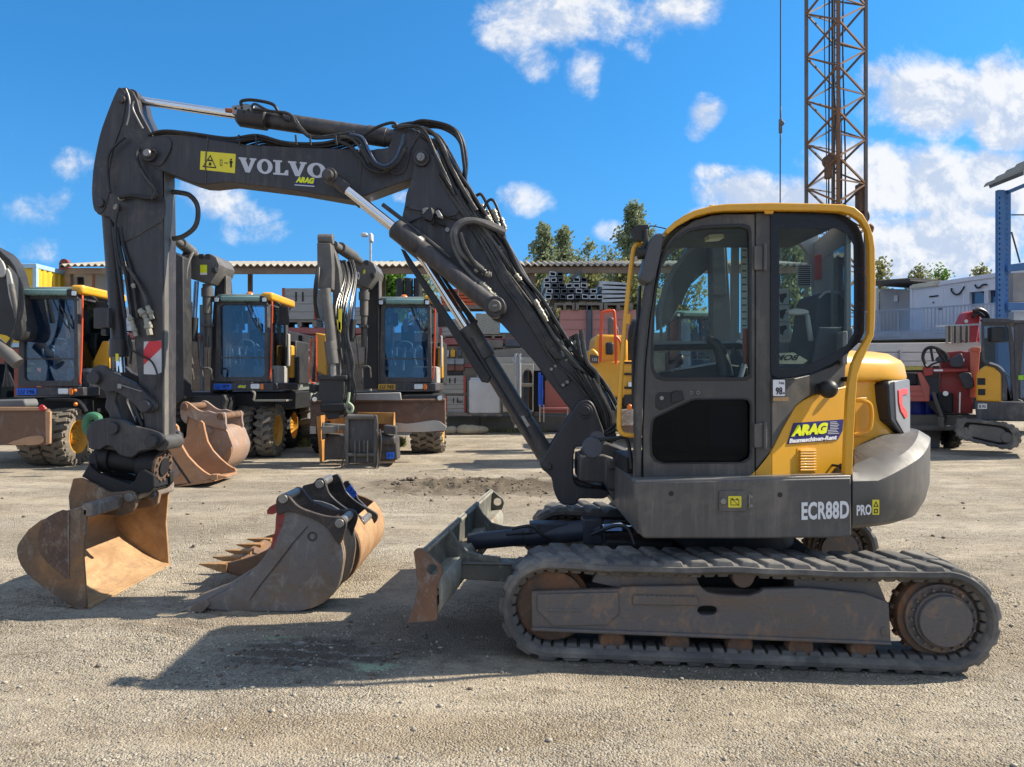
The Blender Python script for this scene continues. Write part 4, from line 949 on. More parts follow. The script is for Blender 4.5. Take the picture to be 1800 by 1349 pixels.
hose([(420,182),(420,174),(440,172),(474,179),(486,194),(498,206),(505,206)],.013,o=.05); hose([(438,186),(445,180),(470,192),(500,195),(515,205),(525,220),(540,235),(560,238),(600,232),(620,230)],.010,o=.04,m=HS); hose([(440,190),(480,194),(508,200),(518,216),(532,232),(548,241),(580,240),(615,236)],.011,o=.03)
for x in (420,450,520,545,590): hose([(x,238),(x+1,248),(x+2,256)],.008,o=-.005,nm='hose_clamp')
# arm hoses
hose([(248,262,-.02),(243,275,-.03),(252,300,-.04),(272,330,-.04),(280,346,-.03),(262,350,-.02),(235,345,-.02),(213,348,-.02)],.017); hose([(246,268,-.03),(246,290,-.04),(262,315,-.05),(278,338,-.04),(270,352,-.03)],.013,m=HS)
# weld beads on the big plates
for W_,par_,pl_ in (([(232,420),(262,402),(286,388)],ARM,PA),([(206,402),(208,366),(214,352)],ARM,PA),([(735,330),(720,362)],LB,PB),([(712,366),(740,376),(790,386),(808,374)],LB,PB),([(630,262),(634,300),(630,345)],UB,PD),([(366,240),(362,280),(362,322)],UB,PD)):
    b=MB(); b.tube([pl_.P(x,y,-.003) for x,y in W_],.0055,n=4,seg=6); b.build('weld_bead',CHAR2,par_)
hose([(238,180,-.02),(236,192,-.02),(245,212,-.02),(254,228,-.02)],.006,m=STEEL); hose([(224,158,-.02),(230,176,-.02),(230,200,-.02),(225,222,-.02)],.006,m=STEEL)
hose([(222,242,-.01),(210,252,-.012),(195,268,-.012),(190,290,-.012),(193,325,-.012),(196,340,-.012)],.010); hose([(212,360,-.02),(206,395,-.02),(207,430,-.02),(215,470,-.02)],.009)
hose([(286,330,.14),(300,331,.14),(318,336,.14),(331,352,.14),(333,375,.14),(326,395,.14),(306,410,.14),(288,414,.14)],.020,n=8,m=HS)
for x0,dx in ((198,0),(205,4),(212,8)):
    hose([(x0+2,400,.0),(x0+6,430,-.01),(x0+14+dx,480,-.02),(x0+22+dx,530,-.03),(x0+26+dx,560,-.03)],.014,m=rh.choice((HS,RUBBER)),pl=PA)
hose([(226,470,-.02),(245,496,-.03),(258,520,-.04),(264,540,-.04)],.014,m=HS,pl=PA)
fit([(263,538),(272,562)],.020); fit([(250,545),(262,560),(268,590)],.026); fit([(232,555),(238,570),(244,592)],.018); fit([(212,362),(206,370)],.018); fit([(213,352),(223,350)],.016);fit([(238,500),(240,508)],.016)
hose([(228,592,-.03),(232,612,-.03),(250,625,-.03),(270,636,-.03),(280,660,-.03),(276,684,-.03)],.008,pl=PA); hose([(252,688,.0),(262,700,.05),(258,725,.08),(240,740,.1)],.012,pl=PA); hose([(226,700,.1),(238,720,.1),(246,745,.1)],.016,pl=PA); hose([(212,690,.1),(226,720,.1),(238,750,.1)],.018,pl=PA,m=HS)
hose([(230,640,-.01),(233,610,-.02),(228,590,-.02)],.011,pl=PA)
# big sleeve crossing the lower boom to the adjust cylinder
SLV=mat('grey_hose_sleeve',(.11,.105,.10),.5,0,.35,14,bump=.3,bs=40)
hose([(888,411,-.02),(862,400,-.05),(835,392,-.08),(815,398,-.1),(805,410,-.11),(806,430,-.11),(815,450,-.1),(835,466,-.09),(850,478,-.09)],.024,m=SLV,n=8)
hose([(884,404,-.02),(858,394,-.05),(830,390,-.08),(810,396,-.1),(799,412,-.11),(800,435,-.11),(812,462,-.1),(832,488,-.1),(848,500,-.1)],.017,m=SLV,n=8)
hose([(812,415,-.12),(820,440,-.12),(838,470,-.11),(856,484,-.11)],.018,n=8); hose([(806,450,-.1),(822,475,-.1),(846,500,-.1),(872,520,-.1),(884,536,-.1),(888,550,-.1),(882,558,-.1)],.008)
fit2([(848,478),(858,486),(866,486)],.020); fit2([(846,500),(856,508),(866,520),(874,526)],.020); fit2([(838,476),(842,482)],.015); fit2([(850,510),(856,502)],.013)
# fittings up on the lower boom and along the manifold
for (x,y) in ((842,350),(852,362),(866,366),(872,386),(860,380),(878,378)):
    fit2([(x,y),(x+5,y+12),(x+8,y+22)],.020,rh.uniform(.02,.2))
hose([(812,350,.1),(826,344,.1),(836,338,.1),(843,336,.1),(850,346,.1),(858,362,.1),(872,392,.1)],.012); hose([(846,372,.05),(856,352,.05),(866,350,.05),(876,372,.05),(884,404,.05),(890,430,.05)],.011)
for k in range(6): fit2([(984+k*6,596-k*3+14),(992+k*6,612-k*2+14),(999+k*6,626-k*2+14)],.019,.02+k*.035)
b=MB(); b.beam(PB.P(984,628,-.01),PB.P(1020,600,.05),.02,.03); b.build('manifold_clamp',STEEL,LB)
fit2([(940,528),(948,542),(956,556)],.018,-.02); fit2([(955,552),(962,566)],.014,-.02)
for k in range(11):
    o=rh.uniform(-.03,.25); j=rh.uniform(-7,7); e=rh.uniform(0,26)
    hose([(985+k*4,600-k*2+j*.3,o),(1004+k*3,638+j*.5,o),(1030+k*2,662+j,o),(1058+j*.8,686+j+e*.2,o),(1074+j*.4,712+e*.4,o),(1078-e*.3,740+e*.3,o),(1066-e*.6,765+e*.3,o+.05),(1060-e*.5,785,o+.1)],rh.choice((.011,.013,.016,.019)),m=rh.choice((RUBBER,HS,RUBBER)))
for k in range(5):
    hose([(1010+k*8,650+k*4,-.03),(1036+k*6,690+k*3,-.05),(1052+k*5,720+k*2,-.05),(1062+k*3,760,-.03),(1075,775+k*4,.0)],.013,m=rh.choice((RUBBER,HS)))
for k in range(4): hose([(1040+k*8,768-k*3,-.02),(1064,758+k*5,-.05),(1082,745+k*9,-.05)],.017,m=RUBBER)
# ================================================================= ground, sky, light, camera
w=bpy.data.worlds.new('World'); SC.world=w; w.use_nodes=True
nt=w.node_tree; nt.nodes.clear()
out=nt.nodes.new('ShaderNodeOutputWorld'); bg=nt.nodes.new('ShaderNodeBackground'); nt.links.new(bg.outputs[0],out.inputs[0])
SUN_EL,SUN_AZ=41.0,9.0       # azimuth: degrees from +X towards +Y
sky=nt.nodes.new('ShaderNodeTexSky'); sky.sky_type='NISHITA'; sky.sun_disc=False; sky.sun_elevation=R(SUN_EL); sky.sun_rotation=R(90-SUN_AZ); sky.air_density=1.0; sky.dust_density=.4; sky.ozone_density=2.0
bg.inputs[1].default_value=.096
hs=nt.nodes.new('ShaderNodeHueSaturation'); hs.inputs['Saturation'].default_value=1.12; nt.links.new(sky.outputs[0],hs.inputs['Color'])
_tc=nt.nodes.new('ShaderNodeTexCoord'); _s=nt.nodes.new('ShaderNodeSeparateXYZ'); nt.links.new(_tc.outputs['Generated'],_s.inputs[0]); _c=nt.nodes.new('ShaderNodeCombineXYZ'); nt.links.new(_s.outputs[0],_c.inputs[0]); nt.links.new(_s.outputs[1],_c.inputs[1])
nt.links.new(_math(nt,'ADD',_math(nt,'MULTIPLY',_math(nt,'MAXIMUM',_s.outputs[2],0.0),.8),.16),_c.inputs[2]); _nv=nt.nodes.new('ShaderNodeVectorMath'); _nv.operation='NORMALIZE'; nt.links.new(_c.outputs[0],_nv.inputs[0]); nt.links.new(_nv.outputs[0],sky.inputs['Vector'])
skyc=_mix(nt,1.0,hs.outputs[0],(.36,.98,1.26),'MULTIPLY'); skyc=_mix(nt,_map(nt,_s.outputs[2],.36,.06,0,.42,True),skyc,(1.05,2.75,5.1))
# clouds by direction
tc=nt.nodes.new('ShaderNodeTexCoord'); sep=nt.nodes.new('ShaderNodeSeparateXYZ'); nt.links.new(tc.outputs['Generated'],sep.inputs[0])
ya=_math(nt,'MAXIMUM',sep.outputs[1],.05)
gu=_math(nt,'DIVIDE',sep.outputs[0],ya); gv=_math(nt,'DIVIDE',sep.outputs[2],ya)
cmb=nt.nodes.new('ShaderNodeCombineXYZ'); nt.links.new(gu,cmb.inputs[0]); nt.links.new(gv,cmb.inputs[1])
n1=_noise(nt,cmb.outputs[0],5.5,9,.62,.35); n2=_noise(nt,cmb.outputs[0],15,9,.66,.3)
def offs(dx,dy):
    mp=nt.nodes.new('ShaderNodeMapping'); mp.inputs['Location'].default_value=(dx,dy,0); nt.links.new(cmb.outputs[0],mp.inputs['Vector']); return mp.outputs['Vector']
n1b=_noise(nt,offs(.022,.030),5.5,9,.62,.35); n2b=_noise(nt,offs(.010,.014),15,9,.66,.3)
clouds=[(1010,30,230,80,1.05),(900,60,80,70,.95),(940,110,60,50,.9),(1030,125,50,80,1.0),(1180,15,120,50,.9),(1120,70,60,50,.7),(1240,205,50,46,.95),(1225,230,40,30,.8),(930,352,72,40,.85),(370,350,85,50,.95),(430,380,70,40,.8),(1160,395,80,40,.6),
 (1640,180,150,95,1.35),(1770,190,110,110,1.4),(1545,140,60,40,.9),(1600,320,220,100,1.4),(1740,320,170,80,1.35),(1640,430,260,90,1.4),(1300,340,120,50,1.2),(1255,305,70,28,.95),(1400,360,150,60,1.3),(1240,380,60,30,1.0),(1080,405,45,30,.85),(1120,385,30,20,.7),
 (60,370,95,45,.62),(130,285,60,40,.52),(40,440,110,36,.66),(20,250,60,40,.5),(350,170,50,16,.55),(440,410,90,40,.65),(705,345,26,20,.8),(1560,480,150,40,1.1),(-300,300,260,120,.9),(2200,250,320,160,1.2)]
acc=None
for x,y,rx,ry,s in clouds:
    u0=(x-CX)/F; v0=(CY-y)/F
    du=_math(nt,'DIVIDE',_math(nt,'SUBTRACT',gu,u0),rx/F); dv=_math(nt,'DIVIDE',_math(nt,'SUBTRACT',gv,v0),ry/F)
    d=_math(nt,'SQRT',_math(nt,'ADD',_math(nt,'MULTIPLY',du,du),_math(nt,'MULTIPLY',dv,dv)))
    m_=_map(nt,d,1.45,.15,0,s,True); acc=m_ if acc is None else _math(nt,'MAXIMUM',acc,m_)
nn=_math(nt,'ADD',_math(nt,'MULTIPLY',n1,1.1),_math(nt,'MULTIPLY',n2,.55))
nz=_math(nt,'ADD',_math(nt,'MULTIPLY',_math(nt,'SUBTRACT',n1,.5),1.9),_math(nt,'MULTIPLY',_math(nt,'SUBTRACT',n2,.5),1.35))
dens=_map(nt,_math(nt,'ADD',acc,nz),.44,1.14,0,1,True)
up=_map(nt,sep.outputs[1],.0,.05,0,1)
dens=_math(nt,'MULTIPLY',dens,up)
# unseen cloud added behind the camera and overhead, for whiter fill light
nb=_noise(nt,tc.outputs['Generated'],2.6,7,.6,.2)
rest=_math(nt,'MAXIMUM',_map(nt,sep.outputs[1],.35,.05,0,1,True),_map(nt,sep.outputs[2],.56,.70,0,1,True))
dens=_math(nt,'MAXIMUM',dens,_math(nt,'MULTIPLY',rest,_map(nt,nb,.38,.60,.1,.92,True)))
shade=_noise(nt,cmb.outputs[0],4.2,6,.6,.2)
rel=_math(nt,'ADD',_math(nt,'MULTIPLY',_math(nt,'SUBTRACT',n1,n1b),2.6),_math(nt,'MULTIPLY',_math(nt,'SUBTRACT',n2,n2b),2.2))
lit=_math(nt,'ADD',_math(nt,'MULTIPLY',shade,.75),rel)
cc_=_mix(nt,_map(nt,lit,.06,.66,0,1,True),(3.5,4.0,4.9),(5.7,5.7,5.75))
fin=_mix(nt,_math(nt,'MULTIPLY',dens,.93),skyc,cc_)
nt.links.new(fin,bg.inputs[0])
L=bpy.data.lights.new('sun','SUN'); L.energy=5.0; L.angle=R(.53); L.color=(1,.90,.74); lo=bpy.data.objects.new('sun',L); COL.objects.link(lo)
sv=V((math.cos(R(SUN_EL))*math.cos(R(SUN_AZ)),math.cos(R(SUN_EL))*math.sin(R(SUN_AZ)),math.sin(R(SUN_EL))))
lo.rotation_euler=sv.to_track_quat('Z','Y').to_euler(); lo.location=(8,2,9)
cam=bpy.data.cameras.new('camera'); cam.sensor_width=36; cam.lens=F/1800*36; cam.clip_end=2000; cam.clip_start=.1
co_=bpy.data.objects.new('camera',cam); COL.objects.link(co_); co_.location=(0,0,H); co_.rotation_euler=(R(90),0,0); SC.camera=co_
SC.view_settings.view_transform='Standard'; SC.view_settings.look='None'; SC.view_settings.exposure=.85; SC.view_settings.gamma=1
SC.cycles.use_denoising=True
SC.cycles.max_bounces=8; SC.cycles.transparent_max_bounces=16; SC.cycles.caustics_reflective=False; SC.cycles.caustics_refractive=False
try: SC.cycles.denoiser='OPENIMAGEDENOISE'
except Exception: pass

# ---- ground: one sheet, fine near the camera
def gh(x,y):
    p=V((x,y,0)); z=.010*noise.noise(p*1.3)+.006*noise.noise(p*4.1+V((3,1,0)))
    far=min(1,max(0,(y-6.5)/2)); z+=far*.02*noise.noise(p*.8+V((9,2,5)))
    # churned print left of the tracks
    q=math.exp(-(((x+1.15)/.55)**2+((y-4.55)/.33)**2)*1.2)
    ph=(x*.14+y*1.0)*2*math.pi/.125
    z+=q*(.013*math.sin(ph+1.5*noise.noise(p*5))+.020*noise.noise(p*14)+.016*noise.noise(p*30)-.004)
    q2=math.exp(-(((x+.55)/1.3)**2+((y-12.0)/1.0)**2)); z+=q2*(.15*max(0,noise.noise(p*3.5)+.2)+.06*noise.noise(p*7)+.035*noise.noise(p*15))
    qf=max(0,min(1,(y-7.2)/.8)); z+=qf*.012*noise.noise(V((x*.5,y*3.2,7)))
    for (rx,rw) in ((3.05,.25),(3.6,.2),(-3.6,.3),(-2.2,.28)):
        q3=math.exp(-((x-rx-.12*(y-5))/rw)**2)*max(0,min(1,(y-4.2)/.8)); z+=q3*(.022*math.sin((y*1.0+x*.3)*2*math.pi/.16+noise.noise(p*3)*2)+.01*noise.noise(p*9))
    return z
b=MB()
xs=[-200,-90,-45,-25,-15,-10,-7.5]+[-6+.14*i for i in range(86)]+[6.5,7.5,10,15,25,45,90,200]
ys=[-60,-20,-5,0,1.5,2.4]+[2.7+.04*i for i in range(32)]+[3.98+.018*i for i in range(67)]+[5.19+.04*i for i in range(19)]+[5.95+.085*i for i in range(106)]+[15.3,16,17,19,22,26,32,45,70,120,220]
gx=[]
rows=[]
fx=[-200,-90,-45,-25,-15,-11]+[-8.5+.05*i for i in range(126)]+[-2.2+.02*i for i in range(105)]+[-.1+.05*i for i in range(133)]+[6.6,7.2,8,10,15,25,45,90,200]
for y in ys: rows.append([b.v((x,y,gh(x,y) if 2.4<y<15 and abs(x)<11 else 0)) for x in fx])
for A,B in zip(rows,rows[1:]):
    for i in range(1,len(A)): b.f((A[i-1],A[i],B[i],B[i-1]))
def groundmat():
    m,nt,out=_nt('crushed_stone_yard'); co=_co(nt)
    big=_noise(nt,co,.55,8,.62,.6); stk=_noise(nt,_co(nt,(.32,2.6,1)),1.0,8,.68,.5);  mid=_noise(nt,co,3.5,8,.7,.3); fin=_noise(nt,co,34,6,.75); 
    vo=nt.nodes.new('ShaderNodeTexVoronoi'); vo.inputs['Scale'].default_value=80; vo.inputs['Randomness'].default_value=1; nt.links.new(co,vo.inputs['Vector'])
    vo2=nt.nodes.new('ShaderNodeTexVoronoi'); vo2.inputs['Scale'].default_value=150; nt.links.new(co,vo2.inputs['Vector'])
    c=_mix(nt,_map(nt,big,.36,.64,0,1),(.42,.345,.245),(.64,.56,.435))
    c=_mix(nt,_map(nt,stk,.50,.70,0,.62),c,(.33,.265,.19)); c=_mix(nt,_map(nt,stk,.46,.30,0,.4),c,(.63,.56,.44))
    c=_mix(nt,_map(nt,mid,.46,.72,0,.6),c,(.31,.25,.18))
    st=nt.nodes.new('ShaderNodeSeparateColor'); nt.links.new(vo.outputs['Color'],st.inputs[0])
    crs=_map(nt,_noise(nt,_co(nt,(.8,1.5,1)),.9,7,.65,.4),.36,.58,.42,1.0,True)      # loose grit here, packed dust there
    c=_mix(nt,_math(nt,'MULTIPLY',crs,_map(nt,st.outputs[0],.3,1,.0,.6)),c,(.60,.57,.50))
    c=_mix(nt,_math(nt,'MULTIPLY',crs,_map(nt,st.outputs[1],.72,.95,0,.8)),c,(.16,.135,.11))
    c=_mix(nt,_map(nt,crs,.65,.42,0,.45),c,(.49,.42,.325)); sm=_noise(nt,_co(nt,(1,1.8,1)),9,8,.72,.6); c=_mix(nt,_map(nt,sm,.50,.68,0,.6),c,(.27,.225,.175)); c=_mix(nt,_map(nt,sm,.44,.30,0,.5),c,(.64,.575,.46)); dk=_noise(nt,_co(nt,(.7,1.7,1)),2.3,9,.7,.8); c=_mix(nt,_map(nt,dk,.57,.68,0,.6),c,(.21,.165,.12))
    c=_mix(nt,_map(nt,fin,.56,.8,0,.5),c,(.15,.13,.10))
    # damp earth by print and clods; blade and track patches paint deeper shade
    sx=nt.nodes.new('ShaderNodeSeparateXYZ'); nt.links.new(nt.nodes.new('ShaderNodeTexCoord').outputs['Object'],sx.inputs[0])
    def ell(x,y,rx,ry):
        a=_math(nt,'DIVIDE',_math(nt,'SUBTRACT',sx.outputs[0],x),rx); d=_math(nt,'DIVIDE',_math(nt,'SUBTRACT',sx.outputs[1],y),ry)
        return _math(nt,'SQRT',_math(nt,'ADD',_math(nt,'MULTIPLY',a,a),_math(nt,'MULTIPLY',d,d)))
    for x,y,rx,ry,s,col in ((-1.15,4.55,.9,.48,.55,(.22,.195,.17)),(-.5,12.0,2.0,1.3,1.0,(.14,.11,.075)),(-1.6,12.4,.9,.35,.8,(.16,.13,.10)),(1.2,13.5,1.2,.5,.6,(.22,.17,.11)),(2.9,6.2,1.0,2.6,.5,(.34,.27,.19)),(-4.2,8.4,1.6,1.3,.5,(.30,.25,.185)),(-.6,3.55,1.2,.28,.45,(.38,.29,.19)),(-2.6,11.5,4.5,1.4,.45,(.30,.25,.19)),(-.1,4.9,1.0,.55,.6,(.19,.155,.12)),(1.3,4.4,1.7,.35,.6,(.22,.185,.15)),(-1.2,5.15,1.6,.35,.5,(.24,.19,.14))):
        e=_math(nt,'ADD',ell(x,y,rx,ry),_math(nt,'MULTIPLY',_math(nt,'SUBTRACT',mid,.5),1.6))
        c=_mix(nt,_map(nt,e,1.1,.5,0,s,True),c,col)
    wv=nt.nodes.new('ShaderNodeTexWave'); wv.inputs['Scale'].default_value=1; wv.inputs['Distortion'].default_value=1.1; wv.inputs['Detail'].default_value=4; wv.inputs['Detail Scale'].default_value=5; mpw=nt.nodes.new('ShaderNodeMapping'); mpw.inputs['Rotation'].default_value=(0,0,R(-82)); mpw.inputs['Scale'].default_value=(2.5,2.5,2.5); nt.links.new(co,mpw.inputs['Vector']); nt.links.new(mpw.outputs[0],wv.inputs['Vector'])
    pe=_map(nt,_math(nt,'ADD',ell(-1.17,4.56,.52,.27),_math(nt,'MULTIPLY',_math(nt,'SUBTRACT',mid,.5),2.6)),1.1,.6,0,1,True)
    c=_mix(nt,_math(nt,'MULTIPLY',pe,_map(nt,wv.outputs['Fac'],.45,.75,0,.62)),c,(.10,.088,.076)); c=_mix(nt,_math(nt,'MULTIPLY',pe,_map(nt,wv.outputs['Fac'],.45,.15,0,.8)),c,(.40,.375,.34))  # earth bands; their dark and pale tones also paint in ridge shading
    gp=_math(nt,'ADD',ell(-.78,4.38,.15,.07),_math(nt,'MULTIPLY',_math(nt,'SUBTRACT',fin,.5),3.2))
    c=_mix(nt,_map(nt,gp,1.0,.55,0,.8),c,(.52,.66,.46))
    gp=_math(nt,'ADD',ell(-1.45,4.86,.13,.03),_math(nt,'MULTIPLY',_math(nt,'SUBTRACT',fin,.5),3.2))
    c=_mix(nt,_map(nt,gp,.95,.7,0,.5),c,(.40,.55,.32))
    h=_math(nt,'ADD',_math(nt,'MULTIPLY',vo.outputs['Distance'],-.9),_math(nt,'ADD',_math(nt,'MULTIPLY',fin,.9),_math(nt,'MULTIPLY',vo2.outputs['Distance'],-.35)))
    h=_math(nt,'ADD',h,_math(nt,'MULTIPLY',mid,1.2))
    _bsdf(nt,out,c,.93,0,_bump(nt,_math(nt,'ADD',_math(nt,'MULTIPLY',h,crs),_math(nt,'MULTIPLY',sm,1.3)),1.0,.034),.15); return m
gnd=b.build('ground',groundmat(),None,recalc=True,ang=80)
_o=gnd.location.copy(); gnd.data.transform(Matrix.Translation(_o)); gnd.location=(0,0,0)
gnd['kind']='structure'
if gnd.data.polygons[0].normal.z<0: gnd.data.flip_normals()
# ================================================================= loose buckets on the ground
def loose_bucket(label,side,Y,w,mats,ears,earY,pins,shellpts=None):
    shellpts=shellpts or shp
    pl=Plane(Y); c=pl.P(*side[0]); T=thing('digging_bucket',label,'excavator bucket',(pl.P(*side[len(side)//2]).x,Y+w/2,0))
    for o in (0,w-.03):
        b=MB(); b.plate(side,pl,.03,o); b.build('side_plate',mats[0],T,bevel=.005)
    cx=sum(p[0] for p in shellpts)/len(shellpts); cy=sum(p[1] for p in shellpts)/len(shellpts)
    inn=[(x+(cx-x)*.035,y+(cy-y)*.035) for x,y in shellpts]
    b=MB(); b.plate(shellpts+inn[::-1],pl,w-.06,.03); b.build('shell',mats[1],T,bevel=.003)
    for ear,Ye in zip(ears,earY):
        b=MB(); b.plate(ear,Plane(Ye),.035); b.build('hanger_ear',mats[2],T,bevel=.005)
    for (px_,py_,r_) in pins:
        p=Plane(earY[0]).P(px_,py_); b=MB(); b.cyl(p-V((0,.015,0)),p+V((0,earY[-1]-earY[0]+.05,0)),r_,seg=18); b.build('hanger_bar',STEEL,T,bevel=.003)
    return T,pl
BG=rustmat('grey_worn_bucket_steel',(.17,.16,.155),(.20,.14,.095),(.34,.32,.30),2.2,.6,.35,(.46,.66))
BGS=rustmat('ochre_bucket_shell',(.35,.20,.10),(.24,.17,.12),(.40,.33,.26),2.2,.7,.3)
BEAR=mat('black_hanger_paint',(.018,.018,.02),.4,0,.3,4,(.2,.17,.14),.25,5,bump=.1)
EARD=rustmat('dark_hanger_steel',(.05,.045,.045),(.09,.06,.045),(.17,.15,.13),3,.6,.25)
s1=smooth2([(604,975),(602,1000),(595,1030),(577,1053),(550,1069),(512,1076),(435,1075),(400,1075),(357,1068),(367,1055),(396,1040),(425,1020),(455,991),(475,961),(484,930),(486,902),(500,895),(540,898),(575,915),(596,945)],2,True)
shp=smooth2([(357,1069),(400,1076),(435,1076),(512,1077),(550,1070),(577,1054),(595,1031),(602,1001),(604.5,975),(597,945),(578,916)],3)
T,pl=loose_bucket('grey worn digging bucket with a red stain, lying nearest on the gravel',s1,5.41,.44,(BG,BGS,EARD),
 [smooth2([(487,905),(485,880),(490,872),(498,869),(507,872),(520,887),(535,896),(570,907),(590,909),(602,910),(609,920),(606,935),(596,959),(580,935),(560,918),(530,905),(505,900)],2,True),
  smooth2([(512,893),(511,872),(516,860),(523,857),(533,862),(545,878),(565,888),(590,897),(612,896),(624,899),(628,912),(622,930),(617,944),(600,925),(575,910),(540,900)],2,True)],(5.385,5.72),[(498,877,.032),(597,920,.032)])
b=MB(); b.plate([(469,904),(469,897),(474,891),(484,886),(490,890),(492,900),(486,902),(478,905)],Plane(5.40),.04); b.build('lug',mat('red_paint_worn',(.28,.035,.03),.6,0,.3,8,(.12,.09,.08),.35,9),T,bevel=.006)
b=MB(); b.plate(smooth2([(486,903),(500,905),(496,925),(487,945),(480,965),(476,962),(484,932)],2,True),pl,.002,-.002); b.build('red_stain',mat('red_paint_smear',(.30,.04,.035),.7,0,.35,14,(.13,.10,.09),.5,16),T)
b=MB(); b.plate([(540,925),(541.5,926),(515,957),(490,990),(458,1030),(440,1055),(438,1055),(456,1029),(488,989),(513,956)],pl,.004,-.004); b.tube([pl.P(x,y,-.004) for x,y in circ(549,943,7,10)],.006,closed=True,n=2,seg=6); b.build('weld_seam',EARD,T)
b=MB(); a=pl.P(362,1066,-.01); 
b.prism([pl.P(315,1074,-.02),pl.P(357,1077,-.02),pl.P(372,1060,-.02),pl.P(362,1054,-.02)],V((0,.48,0)))
b.build('lip_plate',DBE,T,bevel=.006)
b=MB(); b.plate([(318,1070),(366,1052),(420,1018),(430,1012),(432,1016),(372,1061),(330,1074)],pl,.42,.03); b.build('floor_plate',BG,T,bevel=.003)
# toothed bucket behind it
s2=smooth2([(633,965),(630,990),(615,1015),(590,1032),(560,1040),(520,1037),(440,1016),(386,1001),(388,993),(430,982),(467,968),(498,940),(505,915),(520,900),(570,905),(610,920),(626,940)],2,True)
shp2=smooth2([(386,1002),(440,1017),(520,1038),(560,1041),(590,1033),(615,1016),(630,991),(633.5,965),(627,940),(612,920)],3)
shellpts=shp2
def mk2():
    return loose_bucket('rust brown toothed bucket with black hangers, lying behind the grey bucket',s2,5.95,1.15,(rustmat('brown_bucket_side',(.14,.085,.06),(.19,.11,.065),(.25,.19,.15),2,.7,.3),rustmat('ochre_rough_shell',(.40,.25,.13),(.30,.16,.08),(.42,.34,.25),2.6,.75,.5),BEAR),
 [smooth2([(541,880),(532,862),(533,854),(550,850),(556,843),(562,841),(571,845),(577,865),(590,880),(607,893),(624,903),(634,909),(641,918),(637,930),(625,941),(606,940),(560,905)],2,True),
  smooth2([(572,880),(570,850),(580,839),(591,834),(598,840),(607,862),(620,877),(634,887),(655,899),(663,905),(662,916),(648,928),(625,925),(590,900)],2,True)],(6.3,6.62),[(562,851,.035),(634,920,.035)],shellpts=shp2)
_old=loose_bucket
T2,pl2=mk2()
shp_saved=shp
b=MB()
p=Plane(6.62); b.plate([(607,862),(616,852),(628,868),(622,876)],p,.004,-.005); tp=b.build('blue_tag',BLUES,T2); textm('CR 20',p,(610,862),(12,9),(5,-7),INK,tp,'tag_lettering',off=-.008)
p=Plane(6.93); b=MB(); b.plate(smooth2([(602,852),(612,846),(620,858),(630,878),(645,892),(640,900),(615,885)],2,True),p,.035); b.build('hanger_ear',BEAR,T2,bevel=.004)
for i in range(5):
    Yt=5.98+i*.27; x0=at(386,1000,5.95).x; z0=.175-.006*i
    b=MB(); b.beam((x0+.06,Yt,z0+.005),(x0-.02,Yt,z0+.012),.09,.07,UP,.085,.06); b.beam((x0-.02,Yt,z0+.012),(x0-.17,Yt,z0+.03),.075,.055,UP,.02,.008); b.build('tooth',rustmat('tooth_steel%d'%i,(.42,.24,.10),(.30,.16,.07),(.45,.35,.24),5,.6,.2) if i==0 else bpy.data.materials['tooth_steel0'],T2,bevel=.006)
b=MB(); x0=at(386,1000,5.95).x; b.prism([(x0,5.97,.155),(x0+.42,5.97,.02),(x0+.42,5.97,.05),(x0,5.97,.185)],(0,1.13,0)); b.build('floor_plate',rustmat('brown_floor',(.17,.10,.065),(.22,.13,.075),(.28,.21,.16),3,.7,.2),T2)
# rusty buckets behind the arm
RB1=rustmat('orange_rust_plate',(.40,.21,.11),(.33,.18,.10),(.42,.30,.22),1.6,.75,.25,(.4,.62)); RB2=rustmat('grey_rust_plate',(.27,.20,.17),(.34,.20,.12),(.42,.38,.34),1.6,.72,.3,(.46,.66))
T=thing('rusty_bucket','rusty rounded bucket with two pin ears standing by the twin tyres','excavator bucket',(at(360,770,13.4).x,14,0))
pl=Plane(13.3)
el=smooth2([(330,745),(320,735),(319,715),(322,708),(328,706),(335,709),(348,719),(358,723),(368,722),(380,726),(395,725),(398,730),(399,745),(400,755),(380,752),(350,742),(332,732)],2,True)
b=MB(); b.plate(el,pl,.06,-.05); b.plate(el,pl,.06,.75); b.build('hanger_ear',RB2,T,bevel=.01)
b=MB()
for x,y in ((327,715),(391,732)): b.lathe(pl.P(x,y,-.1),pl.P(x,y,.9),[(0,.05),(0,.06),(1,.06)],14)
b.build('hanger_pin',RUSTW,T)
sd=smooth2([(331,733),(350,740),(372,747),(396,754),(403,768),(409,785),(407,800),(400,815),(386,827),(368,833),(345,831),(330,822),(322,800),(328,770)],2,True)
b=MB(); b.plate(sd,pl,.05); b.plate(sd,pl,.05,.85); b.plate(sd+inset(sd,.96)[::-1],pl,.8,.05); b.build('body_plate',RB2,T,bevel=.006)
b=MB(); b.plate(smooth2([(342,815),(360,814),(380,808),(398,795),(407,786),(407,800),(400,814),(386,826),(368,832),(345,830)],2,True),pl,.02,-.02); b.plate([(331,732),(362,743),(360,747),(336,811),(324,800),(328,765)],pl,.012,-.012); b.build('wear_plate',RB1,T,bevel=.004)
b=MB(); b.lathe(pl.P(369,758,-.03),pl.P(369,758,0),[(0,.03),(0,.045),(.5,.045),(.5,.06),(1,.06)],18); b.build('badge_boss',RB2,T); b=MB(); b.cyl(pl.P(347,798,-.01),pl.P(347,798,0),.02,seg=10); b.build('bolt_hole',INK,T)
T=thing('rusty_bucket','orange rust bucket side with pointed tooth, half hidden behind the dark arm','excavator bucket',(at(330,850,11.9).x,12.4,0))
pl=Plane(11.95)
